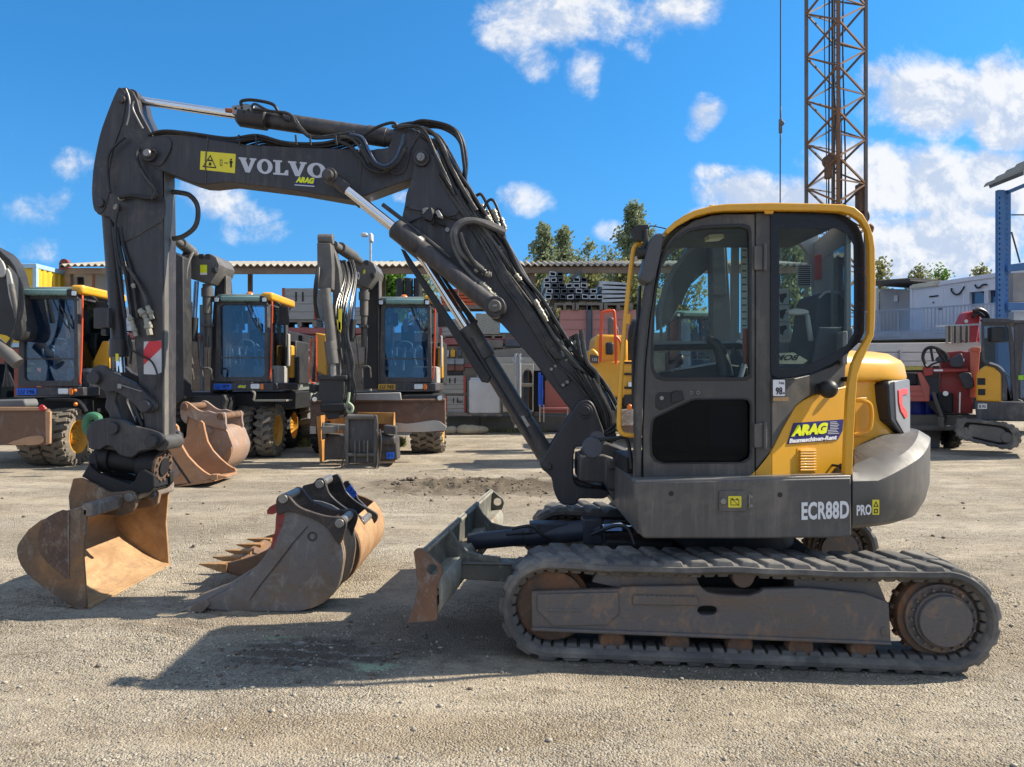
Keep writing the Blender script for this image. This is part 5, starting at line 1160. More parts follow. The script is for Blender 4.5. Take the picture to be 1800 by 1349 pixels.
sd=[(268,857),(266,830),(262,800),(268,785),(300,760),(303,748),(307,745),(312,750),(315,765),(320,785),(330,802),(345,818),(358,829),(366,834),(372,836),(374,842),(335,850),(300,857)]
b=MB(); b.plate(sd,pl,.06); b.plate(sd,pl,.06,1.0); b.plate([(262,858),(374,843),(374,848),(262,864)],pl,1.05); b.build('body_plate',RB1,T,bevel=.006)
b=MB(); b.plate([(287,783),(290,783),(336,850),(332,850)],pl,.012,-.012); b.build('weld_gap',INK,T)
b=MB(); b.plate(smooth2([(271,796),(290,790),(318,832),(300,838),(272,838)],2,True),pl,.012,-.01); b.build('wear_plate',RB2,T)
b=MB(); b.lathe(pl.P(273,793,-.03),pl.P(273,793,0),[(0,.025),(0,.04),(.5,.04),(.5,.055),(1,.055)],16); b.build('badge_boss',RB2,T)
b=MB(); p=pl.P(372,839,.03); b.beam(p,p+V((.10,0,.0)),.12,.09); b.beam(p+V((.10,0,0)),p+V((.24,0,.0)),.09,.07,UP,.02,.015); b.build('tooth',RB1,T,bevel=.006)

# ================================================================= wheeled excavators in the row behind
TYR=mat('dusty_tyre',(.15,.13,.105),.85,0,.25,5,(.36,.31,.24),.4,4,bump=.2,bs=30); TYRD=mat('dark_tyre',(.03,.03,.03),.85,0,.2,5,(.15,.13,.10),.3,5)
RIMY=mat('yellow_rim',(.58,.30,.04),.5,0,.15,5,(.25,.2,.14),.3,6); TEAL=mat('teal_visor',(.18,.30,.28),.25,0,.1,3,(.4,.42,.38),.2,4,coat=.3)
ORRAIL=mat('orange_red_handrail',(.62,.075,.02),.4,0,.08,4); AMB=mat('amber_beacon',(.72,.17,.01),.25,0,.05,4,coat=.5); LAMP=mat('lamp_glass_white',(.7,.72,.72),.15,.2,.1,10)
ROOFG=mat('blue_grey_roof',(.16,.20,.20),.4,0,.15,3,(.35,.34,.3),.3,3)
WGREY=mat('machine_grey',(.10,.095,.09),.5,0,.2,2,DUST,.3,2,bump=.08,bs=30); WDARK=mat('machine_dark',(.028,.028,.03),.55,0,.3,2,DUST,.15,3)
CABG=mat('cab_dark_grey',(.050,.050,.057),.45,0,.2,3,DUST,.26,3,streak=.4,scr=.2); WST=mat('worn_blade_bright',(.42,.40,.37),.5,.3,.15,2)
RBL=rustmat('brown_blade',(.12,.075,.055),(.17,.10,.07),(.24,.19,.16),1.3,.65,.25); PLW=mat('orange_plate',(.55,.33,.06),.5)
def wheel(par,c,r,w,m=TYR,rim=RIMY,n=22,side=1,nm='wheel'):
    """tyre with its axle along X, outer side towards side*X"""
    c=V(c); b=MB(); a=c-V((w/2*side,0,0)); e=c+V((w/2*side,0,0))
    b.lathe(a,e,[(0,r*.56),(.02,r*.84),(.10,r*.92),(.9,r*.92),(.98,r*.84),(1,r*.58),(.85,r*.55)],36,False)
    for i in range(n):
        for s_ in (0,1):
            an=2*math.pi*(i+.5*s_)/n
            u=V((0,math.cos(an),math.sin(an))); t=V((0,-math.sin(an),math.cos(an)))
            x0=(-.48 if s_==0 else .48)*w; x1=(.06 if s_==0 else -.06)*w
            p=c+u*r*.955+V((x0,0,0)); q=c+u*r*.965+V((x1,0,0))+t*r*.10
            b.beam(p,q,r*.17,r*.10,u); b.beam(c+u*r*.80+V((x0*1.02,0,0))-t*r*.02,p,r*.14,r*.08,t)
    o=b.build(nm,m,par,ang=40)
    b=MB(); b.lathe(c+V((w*.12*side,0,0)),c+V((w*.5*side,0,0)),[(0,.02),(0,r*.34),(.1,r*.36),(.2,r*.5),(1,r*.57),(1,r*.60),(.9,r*.6)],28,False); b.cyl(c+V((w*.12*side,0,0)),c+V((w*.34*side,0,0)),r*.26,seg=20)
    for i in range(8):
        an=2*math.pi*i/8; p=c+V((w*.34*side,math.cos(an)*r*.18,math.sin(an)*r*.18)); b.cyl(p,p+V((.03*side,0,0)),r*.035,seg=6)
    b.build('rim',rim,o,ang=35)
    return o
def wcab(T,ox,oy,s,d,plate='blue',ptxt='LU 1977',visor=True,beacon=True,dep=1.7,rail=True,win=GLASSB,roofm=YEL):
    """cab seen from the front: pixel layout of the second machine, moved to ox,oy and scaled"""
    m=lambda x,y:(ox+(x-379)*s,oy+(y-690)*s)
    A=lambda x,y,o=0.: at(*m(x,y),d)+V((0,o,0))
    q=lambda pts:[m(*p) for p in pts]
    pl=Plane(d)
    b=MB(); b.plate(q([(381,524),(470,524),(473,672),(377,672)]),pl,.10,0,[q(rrect(387,536,465,663,7))])
    W_=A(470,524)-A(379,524)
    # side walls : posts, sill, rear panel
    for x in (379,471):
        lo=A(x-2 if x<400 else x,672); hi=A(x,526)
        sg=.05 if x<400 else -.05
        for y0,y1,za,zb in ((0.1,.18,0,1),(.78*dep,.88*dep,0,1),(.1,dep,0,.16),(.1,dep,.93,1)):
            z0=lo.z+(hi.z-lo.z)*za; z1=lo.z+(hi.z-lo.z)*zb
            b.box2((hi.x,d+y0,z0),(hi.x+sg,d+y1,z1))
    b.box2(A(379,672)+V((0,dep-.05,0)),A(471,600)+V((0,dep,0)))
    cab=b.build('cab',CABG,T,bevel=.012)
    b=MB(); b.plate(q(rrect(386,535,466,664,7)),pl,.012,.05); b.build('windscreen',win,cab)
    b=MB(); b.plate(q([(386,628),(466,628),(466,630),(386,630)]),pl,.03,.03); b.build('window_bar',CABG,cab)
    b=MB(); hi=A(470,526); lo=A(471,662); b.box2((hi.x-.03,d+.18,lo.z+.25),(hi.x-.02,d+.78*dep,hi.z-.05)); hi=A(380,526); b.box2((hi.x+.03,d+.18,lo.z+.25),(hi.x+.02,d+.78*dep,hi.z-.05)); b.build('side_window',GLASSD,cab)
    b=MB(); r0=A(379,526); r1=A(472,517); b.box2(r0+V((-.03,.12,0)),r1+V((.06,dep,.02))); b.build('cab_roof',ROOFG if roofm is YEL else roofm,cab,bevel=.05,seg=3)
    if roofm is YEL:
        b=MB(); z0=A(462,527); z1=A(473,516); b.box2(z0+V((-.05,.0,-.02)),z1+V((.08,dep+.02,.03))); b.build('roof_corner',YEL,cab,bevel=.06,seg=3)
    b=MB(); b.box2(A(390,531)+V((0,-.12,0)),A(462,521)+V((0,.2,0))); b.build('visor',TEAL,cab,bevel=.04,seg=3)
    for x in (380.5,464.5):
        b=MB(); b.box2(A(x-4.5,532)+V((0,-.15,0)),A(x+4.5,522)+V((0,.02,0))); l=b.build('work_lamp',BLACK,cab,bevel=.01); b=MB(); b.plate(q(rrect(x-3.5,523.5,x+3.5,530.5,1.5)),Plane(d-.16),.008); b.build('lamp_glass',LAMP,l)
    b=MB(); b.tube([A(433,527,-.1),A(440,548,-.06),A(450,570,-.04),A(458,582,-.03)],.014,n=3,seg=6); b.tube([A(440,527,-.1),A(449,552,-.06),A(459,575,-.03)],.010,n=3,seg=6); b.beam(A(455,560,-.03),A(461,590,-.03),.015,.015); b.build('wiper',BLACK,cab)
    # interior : seat, wheel column, light patches
    b=MB(); b.box2(A(398,655)+V((0,.9,0)),A(430,610)+V((0,1.3,0))); b.box2(A(402,612)+V((0,1.25,0)),A(428,560)+V((0,1.35,0))); b.build('seat',WDARK,cab,bevel=.04)
    b=MB(); b.tube([A(405,606,.5),A(412,596,.5),A(428,598,.5),A(432,607,.5),A(420,614,.5)],.018,closed=True,n=3,seg=6); b.beam(A(418,606,.5),A(416,650,.35),.05,.05); b.box2(A(392,622)+V((0,.6,0)),A(402,606)+V((0,.7,0))); b.build('steering_wheel',mat('pale_cab_parts',(.35,.4,.45),.5) if 'pale_cab_parts' not in bpy.data.materials else bpy.data.materials['pale_cab_parts'],cab)
    b=MB(); b.box2(A(386,664)+V((0,dep*.86,0)),A(468,590)+V((0,dep*.9,0))); b.box2(A(384,560)+V((0,dep*.85,0)),A(394,535)+V((0,dep*.9,0))); b.box2(A(455,590)+V((0,.7,0)),A(464,640)+V((0,1.2,0))); b.box2(A(388,640)+V((0,.5,0)),A(398,663)+V((0,1.2,0))); b.build('cab_lining',WDARK,cab,bevel=.02)
    b=MB(); b.plate(q([(440,560),(452,558),(453,578),(441,580)]),Plane(d+.35),.05); b.plate(q([(392,548),(398,547),(399,563),(393,564)]),Plane(d+.3),.03); b.plate(q([(436,612),(450,604),(456,610),(440,620)]),Plane(d+.6),.1); b.tube([A(440,640,.5),A(436,622,.45),A(438,610,.45)],.03,seg=6); b.tube([A(400,640,.5),A(396,622,.45),A(394,612,.45)],.03,seg=6); b.plate(q([(420,560),(428,556),(430,580),(422,582)]),Plane(d+1.2),.05); b.build('cab_control',bpy.data.materials['pale_cab_parts'],cab,bevel=.01)
    if rail:
        b=MB(); b.tube([A(476,531,.05),A(479,534,-.02),A(479,560,-.02),A(477,640,-.02),A(475,664,-.02),A(473,667,.05)],.017,n=4,seg=8); b.build('handrail',ORRAIL,cab)
    if beacon:
        b=MB(); p=A(411,517,1.0); b.lathe(p,p+UP*.16,[(0,.10),(.7,.09),(1,.05)],16); b.build('beacon',AMB,cab,ang=60)
    # deck under the cab
    b=MB(); a=A(375,687); e=A(472,673); b.box2(a,e+V((.1,1.9,0))); dk=b.build('deck',CABG,T,bevel=.02)
    b=MB(); b.plate(q(rrect(376,675,407,685,1)),pl,.012,-.012); npl=b.build('number_plate',BLUES if plate=='blue' else PLW,dk); textm(ptxt,pl,m(379,683.5),(25*s,0),(0,-6.5*s),INK,npl,'plate_lettering',off=-.016,bold=.02)
    b=MB(); b.plate(q(rrect(441,675,457,684,2)),pl,.03,-.03); b.build('headlight',LAMP,dk,bevel=.01); b=MB(); b.plate(q(rrect(458,675,464,685,1.5)),pl,.03,-.03); b.build('indicator',AMB,dk,bevel=.006)
    # engine side, yellow with vents, behind the cab
    b=MB(); hi=A(470,600); lo=A(471,672); b.box2((hi.x-.5,d+1.75,lo.z-.05),(hi.x+.13,d+2.9,hi.z+.12)); b.build('engine_cover',WDARK,T,bevel=.04)
    b=MB(); b.box2((lo.x-.45,d+.4,lo.z-.02),(lo.x+.10,d+1.2,lo.z+.36)); b.box2((lo.x+.10,d+1.0,lo.z+.36),(lo.x+.16,d+1.12,lo.z+1.1)); b.build('storage_step',mat('pale_grey_step',(.34,.33,.31),.6,0,.2,3) if 'pale_grey_step' not in bpy.data.materials else bpy.data.materials['pale_grey_step'],T,bevel=.02)
    b=MB(); b.box2((lo.x+.02,d+1.3,lo.z+.1),(lo.x+.15,d+1.5,lo.z+.85)); b.build('yellow_post',YEL,T,bevel=.03)
    b=MB(); c=A(484,540,.4); b.tube([A(470,528,.3),A(480,530,.35),A(484,536,.4)],.018,seg=6); b.box2(c+V((-.04,0,-.35)),c+V((.16,.08,.05))); b.build('side_mirror',BLACK,cab,bevel=.03)
    # chassis
    b=MB(); a=A(379,690); b.box2((a.x-1.5,d+.3,1.0),(a.x+1.15,d+3.4,a.z)); b.box2((a.x-1.1,d+.2,.55),(a.x+.75,d+3.6,1.02)); b.cyl((a.x-.2,d+1.8,.9),(a.x-.2,d+1.8,1.25),.7,seg=24); b.build('chassis',GUN,T,bevel=.03)
    return cab,m,A
def uboom(T,x,y,s,d,sticker='yellow',cyl_=True):
    """raised boom seen from the front: block at the elbow with the column below it; x,y = top left of the block"""
    m=lambda px_,py_:(x+(px_-325)*s,y+(py_-447)*s); q=lambda P_:[m(*p) for p in P_]; pl=Plane(d)
    A=lambda px_,py_,o=0.: at(*m(px_,py_),d)+V((0,o,0))
    b=MB(); b.plate(q([(325,452),(332,446),(345,448),(372,447),(380,452),(386,466),(383,478),(368,499),(337,491),(326,486)]),pl,.9,0); bl=b.build('boom_elbow',WGREY,T,bevel=.02)
    b=MB(); b.plate(q([(362,486),(378,478),(381,520),(381,690),(352,690),(356,560)]),pl,.45,.5); b.build('boom_column',WDARK,T,bevel=.02)
    b=MB(); b.plate(q([(380,478),(384,480),(384,690),(381,690)]),pl,.3,.45); b.build('boom_edge',WGREY,T,bevel=.01)
    b=MB(); b.cyl(A(358,498,.2),A(358,550,.2),.10*s,seg=18); b.cyl(A(358,505,.2),A(358,520,.2),.125*s,seg=18); b.cyl(A(358,548,.22),A(358,610,.25),.08*s,seg=14); b.box2(A(350,573,.1),A(366,568,.3)); b.build('cylinder',WGREY,T)
    b=MB(); b.cyl(A(342,494,.1),A(338,560,.1),.05*s,seg=14); b.build('cylinder',mat('blue_grey_rod',(.18,.28,.42),.25,.6) if 'blue_grey_rod' not in bpy.data.materials else bpy.data.materials['blue_grey_rod'],T); b=MB(); b.cyl(A(338,558,.1),A(336,600,.1),.085*s,seg=14); b.build('cylinder',WDARK,T)
    b=MB(); b.box2(A(375,480,-.12),A(383,472,0)); b.build('work_lamp',BLACK,bl,bevel=.01)
    b=MB(); b.plate(q(rrect(350,447,358,455,1)),pl,.05,-.02); b.plate(q(rrect(362,447,370,455,1)),pl,.05,-.02); b.build('lifting_lug',WDARK,bl)
    if sticker=='yellow':
        b=MB(); b.plate(q([(352,466),(364,466),(364,480),(352,480)]),pl,.006,-.006); st=b.build('dealer_sticker',LIME,bl); b=MB(); b.plate(q([(352,480),(364,480),(364,483.5),(352,483.5)]),pl,.006,-.006); b.build('sticker_stripe',WHITE,bl)
    else:
        textm('VOLVO',pl,m(332.5,481),(21*s,3*s),(0,-15*s),WHITE,bl,'maker_lettering',off=-.006,bold=.05); b=MB(); b.plate(q([(360,466),(364,464),(364,471),(360,473)]),pl,.006,-.006); b.build('sticker',STICKY,bl)
    r2=random.Random(int(x))
    for k in range(9):
        x0=320+r2.uniform(-6,12); b=MB(); b.tube([A(x0+8,455+r2.uniform(-6,4),-.1),A(x0,470,-.2),A(x0-3+r2.uniform(-4,8),510,-.3),A(x0+r2.uniform(-8,6),550,-.25),A(x0+r2.uniform(-6,10),600,-.2),A(x0+r2.uniform(-3,12),650,-.1)],r2.choice((.018,.024,.03)),n=5,seg=6); b.build('hydraulic_hose',r2.choice((RUBBER,HS,HS)),T)
    for k in range(2):
        b=MB(); b.tube([A(346+k*20,590,.05),A(350+k*16,630,.0),A(352+k*11,650,.05)],.016,seg=6); b.build('hydraulic_hose',HS,T)
    for k in range(2):
        b=MB(); x0=326+k*33; b.tube([A(x0,668,-.05),A(x0,650,-.12),A(x0+4,647,-.14),A(x0+12,647,-.14),A(x0+16,650,-.12),A(x0+16,668,-.05)],.022,sm=False,seg=6); b.build('step_rail',WGREY,T)
    return bl,A
# second machine (partly behind the arm)
d=16.4
T=thing('wheeled_excavator','dark wheeled excavator with blue plate, standing between the raised arm and the middle excavator','excavator',(at(430,690,d).x-.3,d+1.8,0),'wheeled excavators parked in the row')
wcab(T,379,690,1.0,d,'blue','LU 1977'); uboom(T,325,447,1.0,d-.3)
pl=Plane(d)
b=MB(); b.plate([(417,675.5),(434,675.5),(432,684),(415,684)],pl,.006,-.006); sk=b.build('dealer_sticker',STICKB,T); textm('ARAG',pl,(417.5,682.5),(14,0),(1.5,-5.5),LIME,sk,'sticker_lettering',off=-.009,bold=.06)
gx_=at(430,760,16.3).x
r_=.58
for px_,rm in ((425,TYRD),(462,RIMY)):
    c=V((at(px_,757,16.4).x,16.4+r_*.9,r_)); wheel(T,c,r_,.34,TYR,rm,20)
for px_ in (497,):
    c=V((at(px_,757,19).x,19.3,.56)); wheel(T,c,.56,.4,TYRD,RIMY,20)
c=V((at(300,757,16.4).x,16.9,r_)); wheel(T,c,r_,.41,TYRD,RIMY,20,-1)
b=MB(); b.plate([(334,697),(395,696),(400,700),(395,738),(338,740)],Plane(15.9),.5,.0); b.plate([(390,694),(396,694),(400,704),(396,716),(394,730),(391,720)],Plane(15.85),.3,-.05); b.build('bucket',WDARK,T,bevel=.02)
b=MB(); b.box2(at(446,706,16.2),at(500,703,16.2)+V((0,.6,0))); b.tube([at(444,688,16.2),at(448,692,16.2),at(446,704,16.2)],.03,seg=6); b.build('mudguard',mat('dusty_guard',(.30,.27,.22),.7),T)
b=MB(); b.cyl(at(306,421,d-1.2),at(345,449,d-.1),.075,seg=14); b.cyl(at(318,428,d-.9),at(338,444,d-.3),.11,seg=14); b.build('arm_cylinder',WGREY,T)
rr=random.Random(4)
for k in range(6):
    b=MB(); x0=310+k*3; b.tube([at(x0+14,444,d-.5),at(x0+4,470,d-.8),at(x0,520,d-.8),at(x0+rr.uniform(-4,10),570,d-.7),at(x0+rr.uniform(0,14),640,d-.5)],.03,seg=6); b.build('hydraulic_hose',rr.choice((HS,RUBBER,WGREY)),T)
b=MB(); b.plate([(300,440),(322,452),(324,700),(300,720)],Plane(d-1.0),.4); b.build('arm',WDARK,T,bevel=.02)
# third (middle) machine
d=17.0
T=thing('wheeled_excavator','dark wheeled excavator with orange plate, wide brown blade and upright arm','excavator',(at(690,690,d).x,d+1.8,0),'wheeled excavators parked in the row')
wcab(T,668,690,.97,d,'orange','LU 743'); bl,A=uboom(T,606,458,.93,d-.4,'maker')
pl=Plane(15.8)
b=MB(); b.plate([(545,707),(562,704),(783,703),(783,752),(780,760),(545,763)],pl,.10); b.plate([(545,704),(783,701),(783,706),(545,709)],pl,.16,-.06); bld=b.build('dozer_blade',RBL,T,bevel=.015)
b=MB(); b.plate(smooth2([(680,743),(715,745),(740,742),(762,739),(775,742),(782,757),(700,760),(680,758)],2,True),pl,.02,-.02); b.plate([(545,749),(556,750),(556,763),(545,763)],pl,.02,-.02); b.build('cutting_edge',WST,bld,bevel=.004)
b=MB(); b.plate([(622,692),(705,690),(707,704),(621,704)],pl,.06,-.1); b.build('pad',mat('pale_grey_pad',(.30,.29,.28),.6,0,.1,3),bld,bevel=.015)
b=MB(); b.plate([(706,695),(775,694),(780,703),(706,703)],pl,.5,.0); b.plate([(548,694),(566,690),(568,704),(546,704)],pl,.4,.0); b.build('lamp_bracket',BLACK,bld,bevel=.02)
b=MB()
for x in (773,553): b.cyl(at(x,700 if x>600 else 702,15.66),at(x,700 if x>600 else 702,15.8),.048,seg=14)
b.build('headlight',LAMP,bld)
for px_,rm in ((736,TYRD),(762,RIMY)):
    c=V((at(px_,770,17.4).x,17.95,.56)); wheel(T,c,.56,.35,TYR,rm,20)
c=V((at(560,770,17.4).x,17.95,.56)); wheel(T,c,.56,.35,TYRD,RIMY,20,-1)
pa=Plane(15.0)
b=MB(); b.plate([(556,426),(580,427),(583,470),(582,508),(557,507)],pa,.55,.05); b.plate([(580,430),(590,470),(594,520),(592,700),(570,712),(566,690),(578,560)],pa,.3,.30); b.cyl(at(560,421,15.2),at(586,421,15.2),.105,seg=20); b.box2(at(580,428,15.15),at(585,414,15.3)); ar=b.build('arm',WGREY,T,bevel=.02)
b=MB(); b.cyl(at(572,508,14.9),at(584,615,14.9),.10,seg=20); b.cyl(at(580,600,14.9),at(585,640,14.9),.115,seg=20); b.build('bucket_cylinder',WGREY,T,ang=30); b=MB(); b.cyl(at(585,640,14.9),at(586,662,14.9),.06,seg=16); b.build('rod',STEEL,T)
b=MB(); b.cyl(at(587,431,15.4),at(632,459,16.4),.085,seg=16); b.cyl(at(598,436,15.6),at(622,452,16.2),.12,seg=16); b.build('arm_cylinder',WGREY,T)
b=MB(); b.plate([(563,663),(607,660),(608,690),(602,712),(598,735),(578,738),(570,720),(562,690)],pa,.4,-.1); b.plate([(560,660),(612,660),(612,668),(560,668)],pa,.4,-.15); b.build('linkage',WDARK,T,bevel=.02)
b=MB(); b.plate([(566,710),(610,708),(612,720),(600,724),(568,724)],pa,.5,-.2); b.build('quick_coupler',GUN,T,bevel=.03)
r3=random.Random(8)
for k in range(12):
    x0=588+k*2.0; b=MB(); b.tube([at(x0+10,460+r3.uniform(-4,4),15.9),at(x0+16,490,15.6),at(x0+r3.uniform(0,10),540,15.1),at(x0+r3.uniform(-4,14),590,15.0),at(x0+r3.uniform(6,18),640,15.0),at(x0+r3.uniform(4,20),690,15.0),at(x0+8,712,15.0)],r3.choice((.014,.02,.026)),seg=6); b.build('hydraulic_hose',r3.choice((HS,RUBBER,WGREY,HS)),T)
for k in range(4):
    b=MB(); b.tube([at(558+k,470,15.0),at(553+k*2,500,14.9),at(552+k,530,14.95),at(556+k*2,560,15)],.018,seg=6); b.build('hydraulic_hose',RUBBER,T)
b=MB(); b.plate([(596,544),(601,543),(601,580),(596,581)],pa,.02,-.06); b.plate([(593,562),(600,568),(600,585),(595,580)],pa,.02,-.06); b.build('sticker',STICKY,T)
b=MB(); b.tube([at(553,600,16.3),at(549,597,16.3),at(546,602,16.3),at(544,660,16.3),at(545,672,16.3),at(553,675,16.3)],.018,sm=False,seg=6); b.tube([at(556,590,16.4),at(556,672,16.4)],.02,seg=6); b.build('handrail',ORRAIL,T)
b=MB(); b.plate([(554,585),(574,588),(575,662),(554,652)],Plane(17.6),.9); b.build('side_cover',YEL,T,bevel=.03); b=MB(); b.box2(at(543,690,16.4),at(566,676,17.2)); b.build('rear_light_box',BLACK,T,bevel=.02)
b=MB(); b.tube([at(614,690,14.9),at(612,705,14.9),at(608,718,14.9),at(616,726,14.9),at(620,716,14.9),at(612,708,14.9)],.03,seg=6); b.build('sling',mat('pale_green_sling',(.35,.42,.28),.8,0,.2,5),T)
# plate grapple bucket on its arm
pg=Plane(14.55)
b=MB(); b.plate([(610,731),(613,728),(660,730),(661,755),(661,815),(659,824),(655,815),(611,815),(609,826),(606,820),(607,740)],pg,.03,.1); G=b.build('grapple_bucket',CABG,T,bevel=.006)
b=MB(); b.plate([(606,733),(610,731),(612,740),(612,825),(608,828),(606,815)],pg,.05,.02); b.plate([(657,730),(662,731),(664,745),(664,815),(660,826),(656,815)],pg,.05,.02); b.build('upright_bar',WGREY,G,bevel=.01)
b=MB(); b.cyl(pg.P(610,733,.05),pg.P(655,734,.05),.05,seg=14); b.cyl(pg.P(610,800,.05),pg.P(660,800,.05),.04,seg=14); b.build('cross_bar',WGREY,G)
for x in (624,632,640,646):
    b=MB(); b.beam(pg.P(x,775,.0),pg.P(x,795 if x in(632,640) else 812,.0),.022,.04); b.build('tine',WGREY,G,bevel=.004)
b=MB(); b.plate([(566,745),(605,748),(604,757),(566,760),(563,752)],pg,.25,.15); b.plate([(563,750),(592,749),(592,760),(566,764)],pg,.12,.02); b.build('side_wing',WGREY,G,bevel=.015)
b=MB(); b.plate([(563,745),(566,742),(570,770),(563,775)],pg,.6,.1); b.plate([(564,765),(606,768),(606,810),(565,812)],pg,.45,.3); b.plate([(664,760),(692,770),(694,812),(664,814)],pg,.45,.3); b.cyl(pg.P(664,775,.2),pg.P(692,775,.2),.09,seg=14); b.plate([(672,748),(695,750),(694,765),(672,763)],pg,.2,.1); b.build('bucket_back',mat('dark_grapple_steel',(.06,.055,.055),.6,0,.3,3,DUST,.3,3),G,bevel=.02)
b=MB(); b.plate(rrect(675,798,689,809,2),pg,.02,.26); tg=b.build('blue_tag',BLUES,G); textm('GR 12',pg,(677,806),(10,0),(0,-5),INK,tg,'tag_lettering',off=.25)
for x in (662,668,604):
    b=MB(); b.tube([pg.P(x,755,-.02),pg.P(x+3,775,-.06),pg.P(x+1,800,-.05),pg.P(x-3,822,-.02)],.016,seg=6); b.build('hydraulic_hose',HS,G)
T=thing('orange_bucket','orange open bucket on the ground between grapple and brown blade','excavator bucket',(at(650,740,15.2).x,15.3,0))
pl=Plane(15.25); OB=rustmat('orange_bucket_paint',(.52,.25,.06),(.38,.18,.06),(.45,.32,.2),2,.6,.2)
b=MB(); b.plate([(622,726),(688,727),(690,748),(622,746)],pl,.03,.35); b.plate([(622,760),(692,762),(692,812),(624,812)],pl,.03,.0); b.build('back_plate',OB,T,bevel=.006)
b=MB(); b.prism([pl.P(687,726,.35),pl.P(690,762,0),pl.P(692,812,0),pl.P(690,812,.35)],(.03,0,0)); b.prism([pl.P(556,733,.0),pl.P(563,731,.0),pl.P(564,745,.0),pl.P(566,812,.0),pl.P(562,814,0)],(0,.4,0)); b.plate([(564,735),(625,735),(625,812),(566,812)],pl,.03,.38); b.build('side_plate',OB,T,bevel=.006)
# first machine at the left edge
d=15.0
T=thing('wheeled_excavator','wheeled excavator at the left edge with yellow cab roof, blue plate and yellow wheel rim','excavator',(at(80,690,d).x,d+1.8,0),'wheeled excavators parked in the row')
wcab(T,33,700,1.13,d,'blue','LU 196',beacon=False)
b=MB(); 
pl=Plane(14.6)
b.plate(smooth2([(-60,430),(-20,432),(5,450),(18,475),(24,500),(32,540),(40,580),(30,600),(10,590),(-60,560)],2,True),pl,.5); bo_=b.build('boom',WDARK,T,bevel=.02)
b=MB(); b.plate(smooth2([(-5,452),(6,458),(13,475),(12,485),(2,488),(-8,470)],2,True),pl,.05,-.06); b.plate(smooth2([(13,475),(20,480),(28,520),(32,550),(28,552),(18,520)],2,True),pl,.05,-.05); b.build('boom_highlight',mat('painted_highlight_grey',(.40,.39,.36),.5,0,.15,3),bo_,bevel=.01)  # pale shapes painted on the dark boom as its highlights
b=MB(); b.cyl(at(-10,600,14.4),at(32,640,14.4),.12,seg=16); b.cyl(at(20,500,14.5),at(31,560,14.5),.05,seg=12); b.build('cylinder',WGREY,T)
for k in range(6):
    b=MB(); b.tube([at(-2+k,440+k*3,14.4),at(18+k*2,458+k*4,14.4),at(30+k*2,478+k*6,14.4),at(34+k,500+k*10,14.4),at(30-k,560+k*6,14.4),at(16-k*2,620,14.4),at(6+k*4,680,14.4)],.018,seg=6); b.build('hydraulic_hose',RUBBER if k%2 else HS,T)
b=MB(); b.box2(at(-60,720,15.3),at(26,640,16)); b.build('front_frame',GUN,T,bevel=.03)
pl=Plane(14.0)
b=MB(); b.plate([(-80,719),(82,719),(85,722),(84,778),(80,783),(-80,783)],pl,.10); bld=b.build('dozer_blade',RBL,T,bevel=.015)
b=MB(); b.plate(smooth2([(15,780),(35,772),(55,767),(72,766),(79,772),(72,781),(40,783)],2,True),pl,.02,-.02); b.plate([(-80,716),(75,716),(78,722),(-80,722)],pl,.14,-.03); b.plate([(81,722),(90,724),(89,780),(82,782)],pl,.06,-.03); b.build('cutting_edge',mat('orange_bare_edge',(.40,.24,.14),.6,.2,.15,4),bld,bevel=.006)
b=MB(); b.lathe(pl.P(76,717,-.06),pl.P(76,717,.0),[(0,.05),(.4,.06),(1,.03)],14); b.build('reflector',mat('round_red_reflector',(.45,.02,.03),.3),bld)
b=MB(); b.plate([(-40,704),(30,702),(34,712),(30,718),(-40,718)],pl,.4,.2); b.build('pad',mat('grey_pad',(.13,.135,.14),.6),bld,bevel=.03)
c=V((-8.78,15.2,.56)); wheel(T,c,.56,.42,TYR,RIMY,22)
c=V((-9.28,15.25,.55)); wheel(T,c,.55,.42,TYR,TYRD,22)
b=MB(); b.tube([at(80,703,14.9),at(128,703,14.8),at(142,709,14.75),at(152,724,14.75)],.035,n=4,seg=6); b.build('mudguard',BLACK,T)
b=MB(); p=at(133,711,14.7); b.sphere(p,.04,10,6); p=at(132,687,14.9); b.sphere(p,.035,10,6); b.build('indicator',AMB,T)
b=MB(); b.plate([(134,664),(147,662),(145,694),(133,697)],Plane(15.6),.02); b.plate([(151,664),(164,661),(163,692),(149,694)],Plane(15.6),.02); b.build('pale_sticker_panel',GREYL,T)
b=MB(); b.plate([(134,658),(161,643),(165,640),(190,660),(190,700),(134,700)],Plane(15.64),1.2); b.build('side_skirt',CABG,T,bevel=.02)
b=MB(); b.plate([(160,643),(180,600),(190,600),(190,655),(166,653)],Plane(15.62),.1); b.build('yellow_side_cover',YELB,T,bevel=.01)
b=MB(); b.plate([(40,655),(46,637),(56,640),(60,665),(38,662)],Plane(15.3),.15); b.plate([(56,645),(64,655),(66,665),(58,664)],Plane(15.28),.1); b.build('caution_stand',mat('dull_yellow_sign',(.42,.36,.05),.6),T,bevel=.01)
# green hooked sling ring
b=MB(); b.tube([at(166,757,13.5),at(155,760,13.5),at(151,748,13.5),at(154,736,13.5),at(163,731,13.5),at(173,735,13.5),at(172,745,13.5)],.07,n=6,seg=10); tag(b.build('lifting_hook',mat('green_hook_paint',(.045,.16,.085),.55,0,.2,4),None),'green painted round hook hanging behind the tilting coupler','hook')
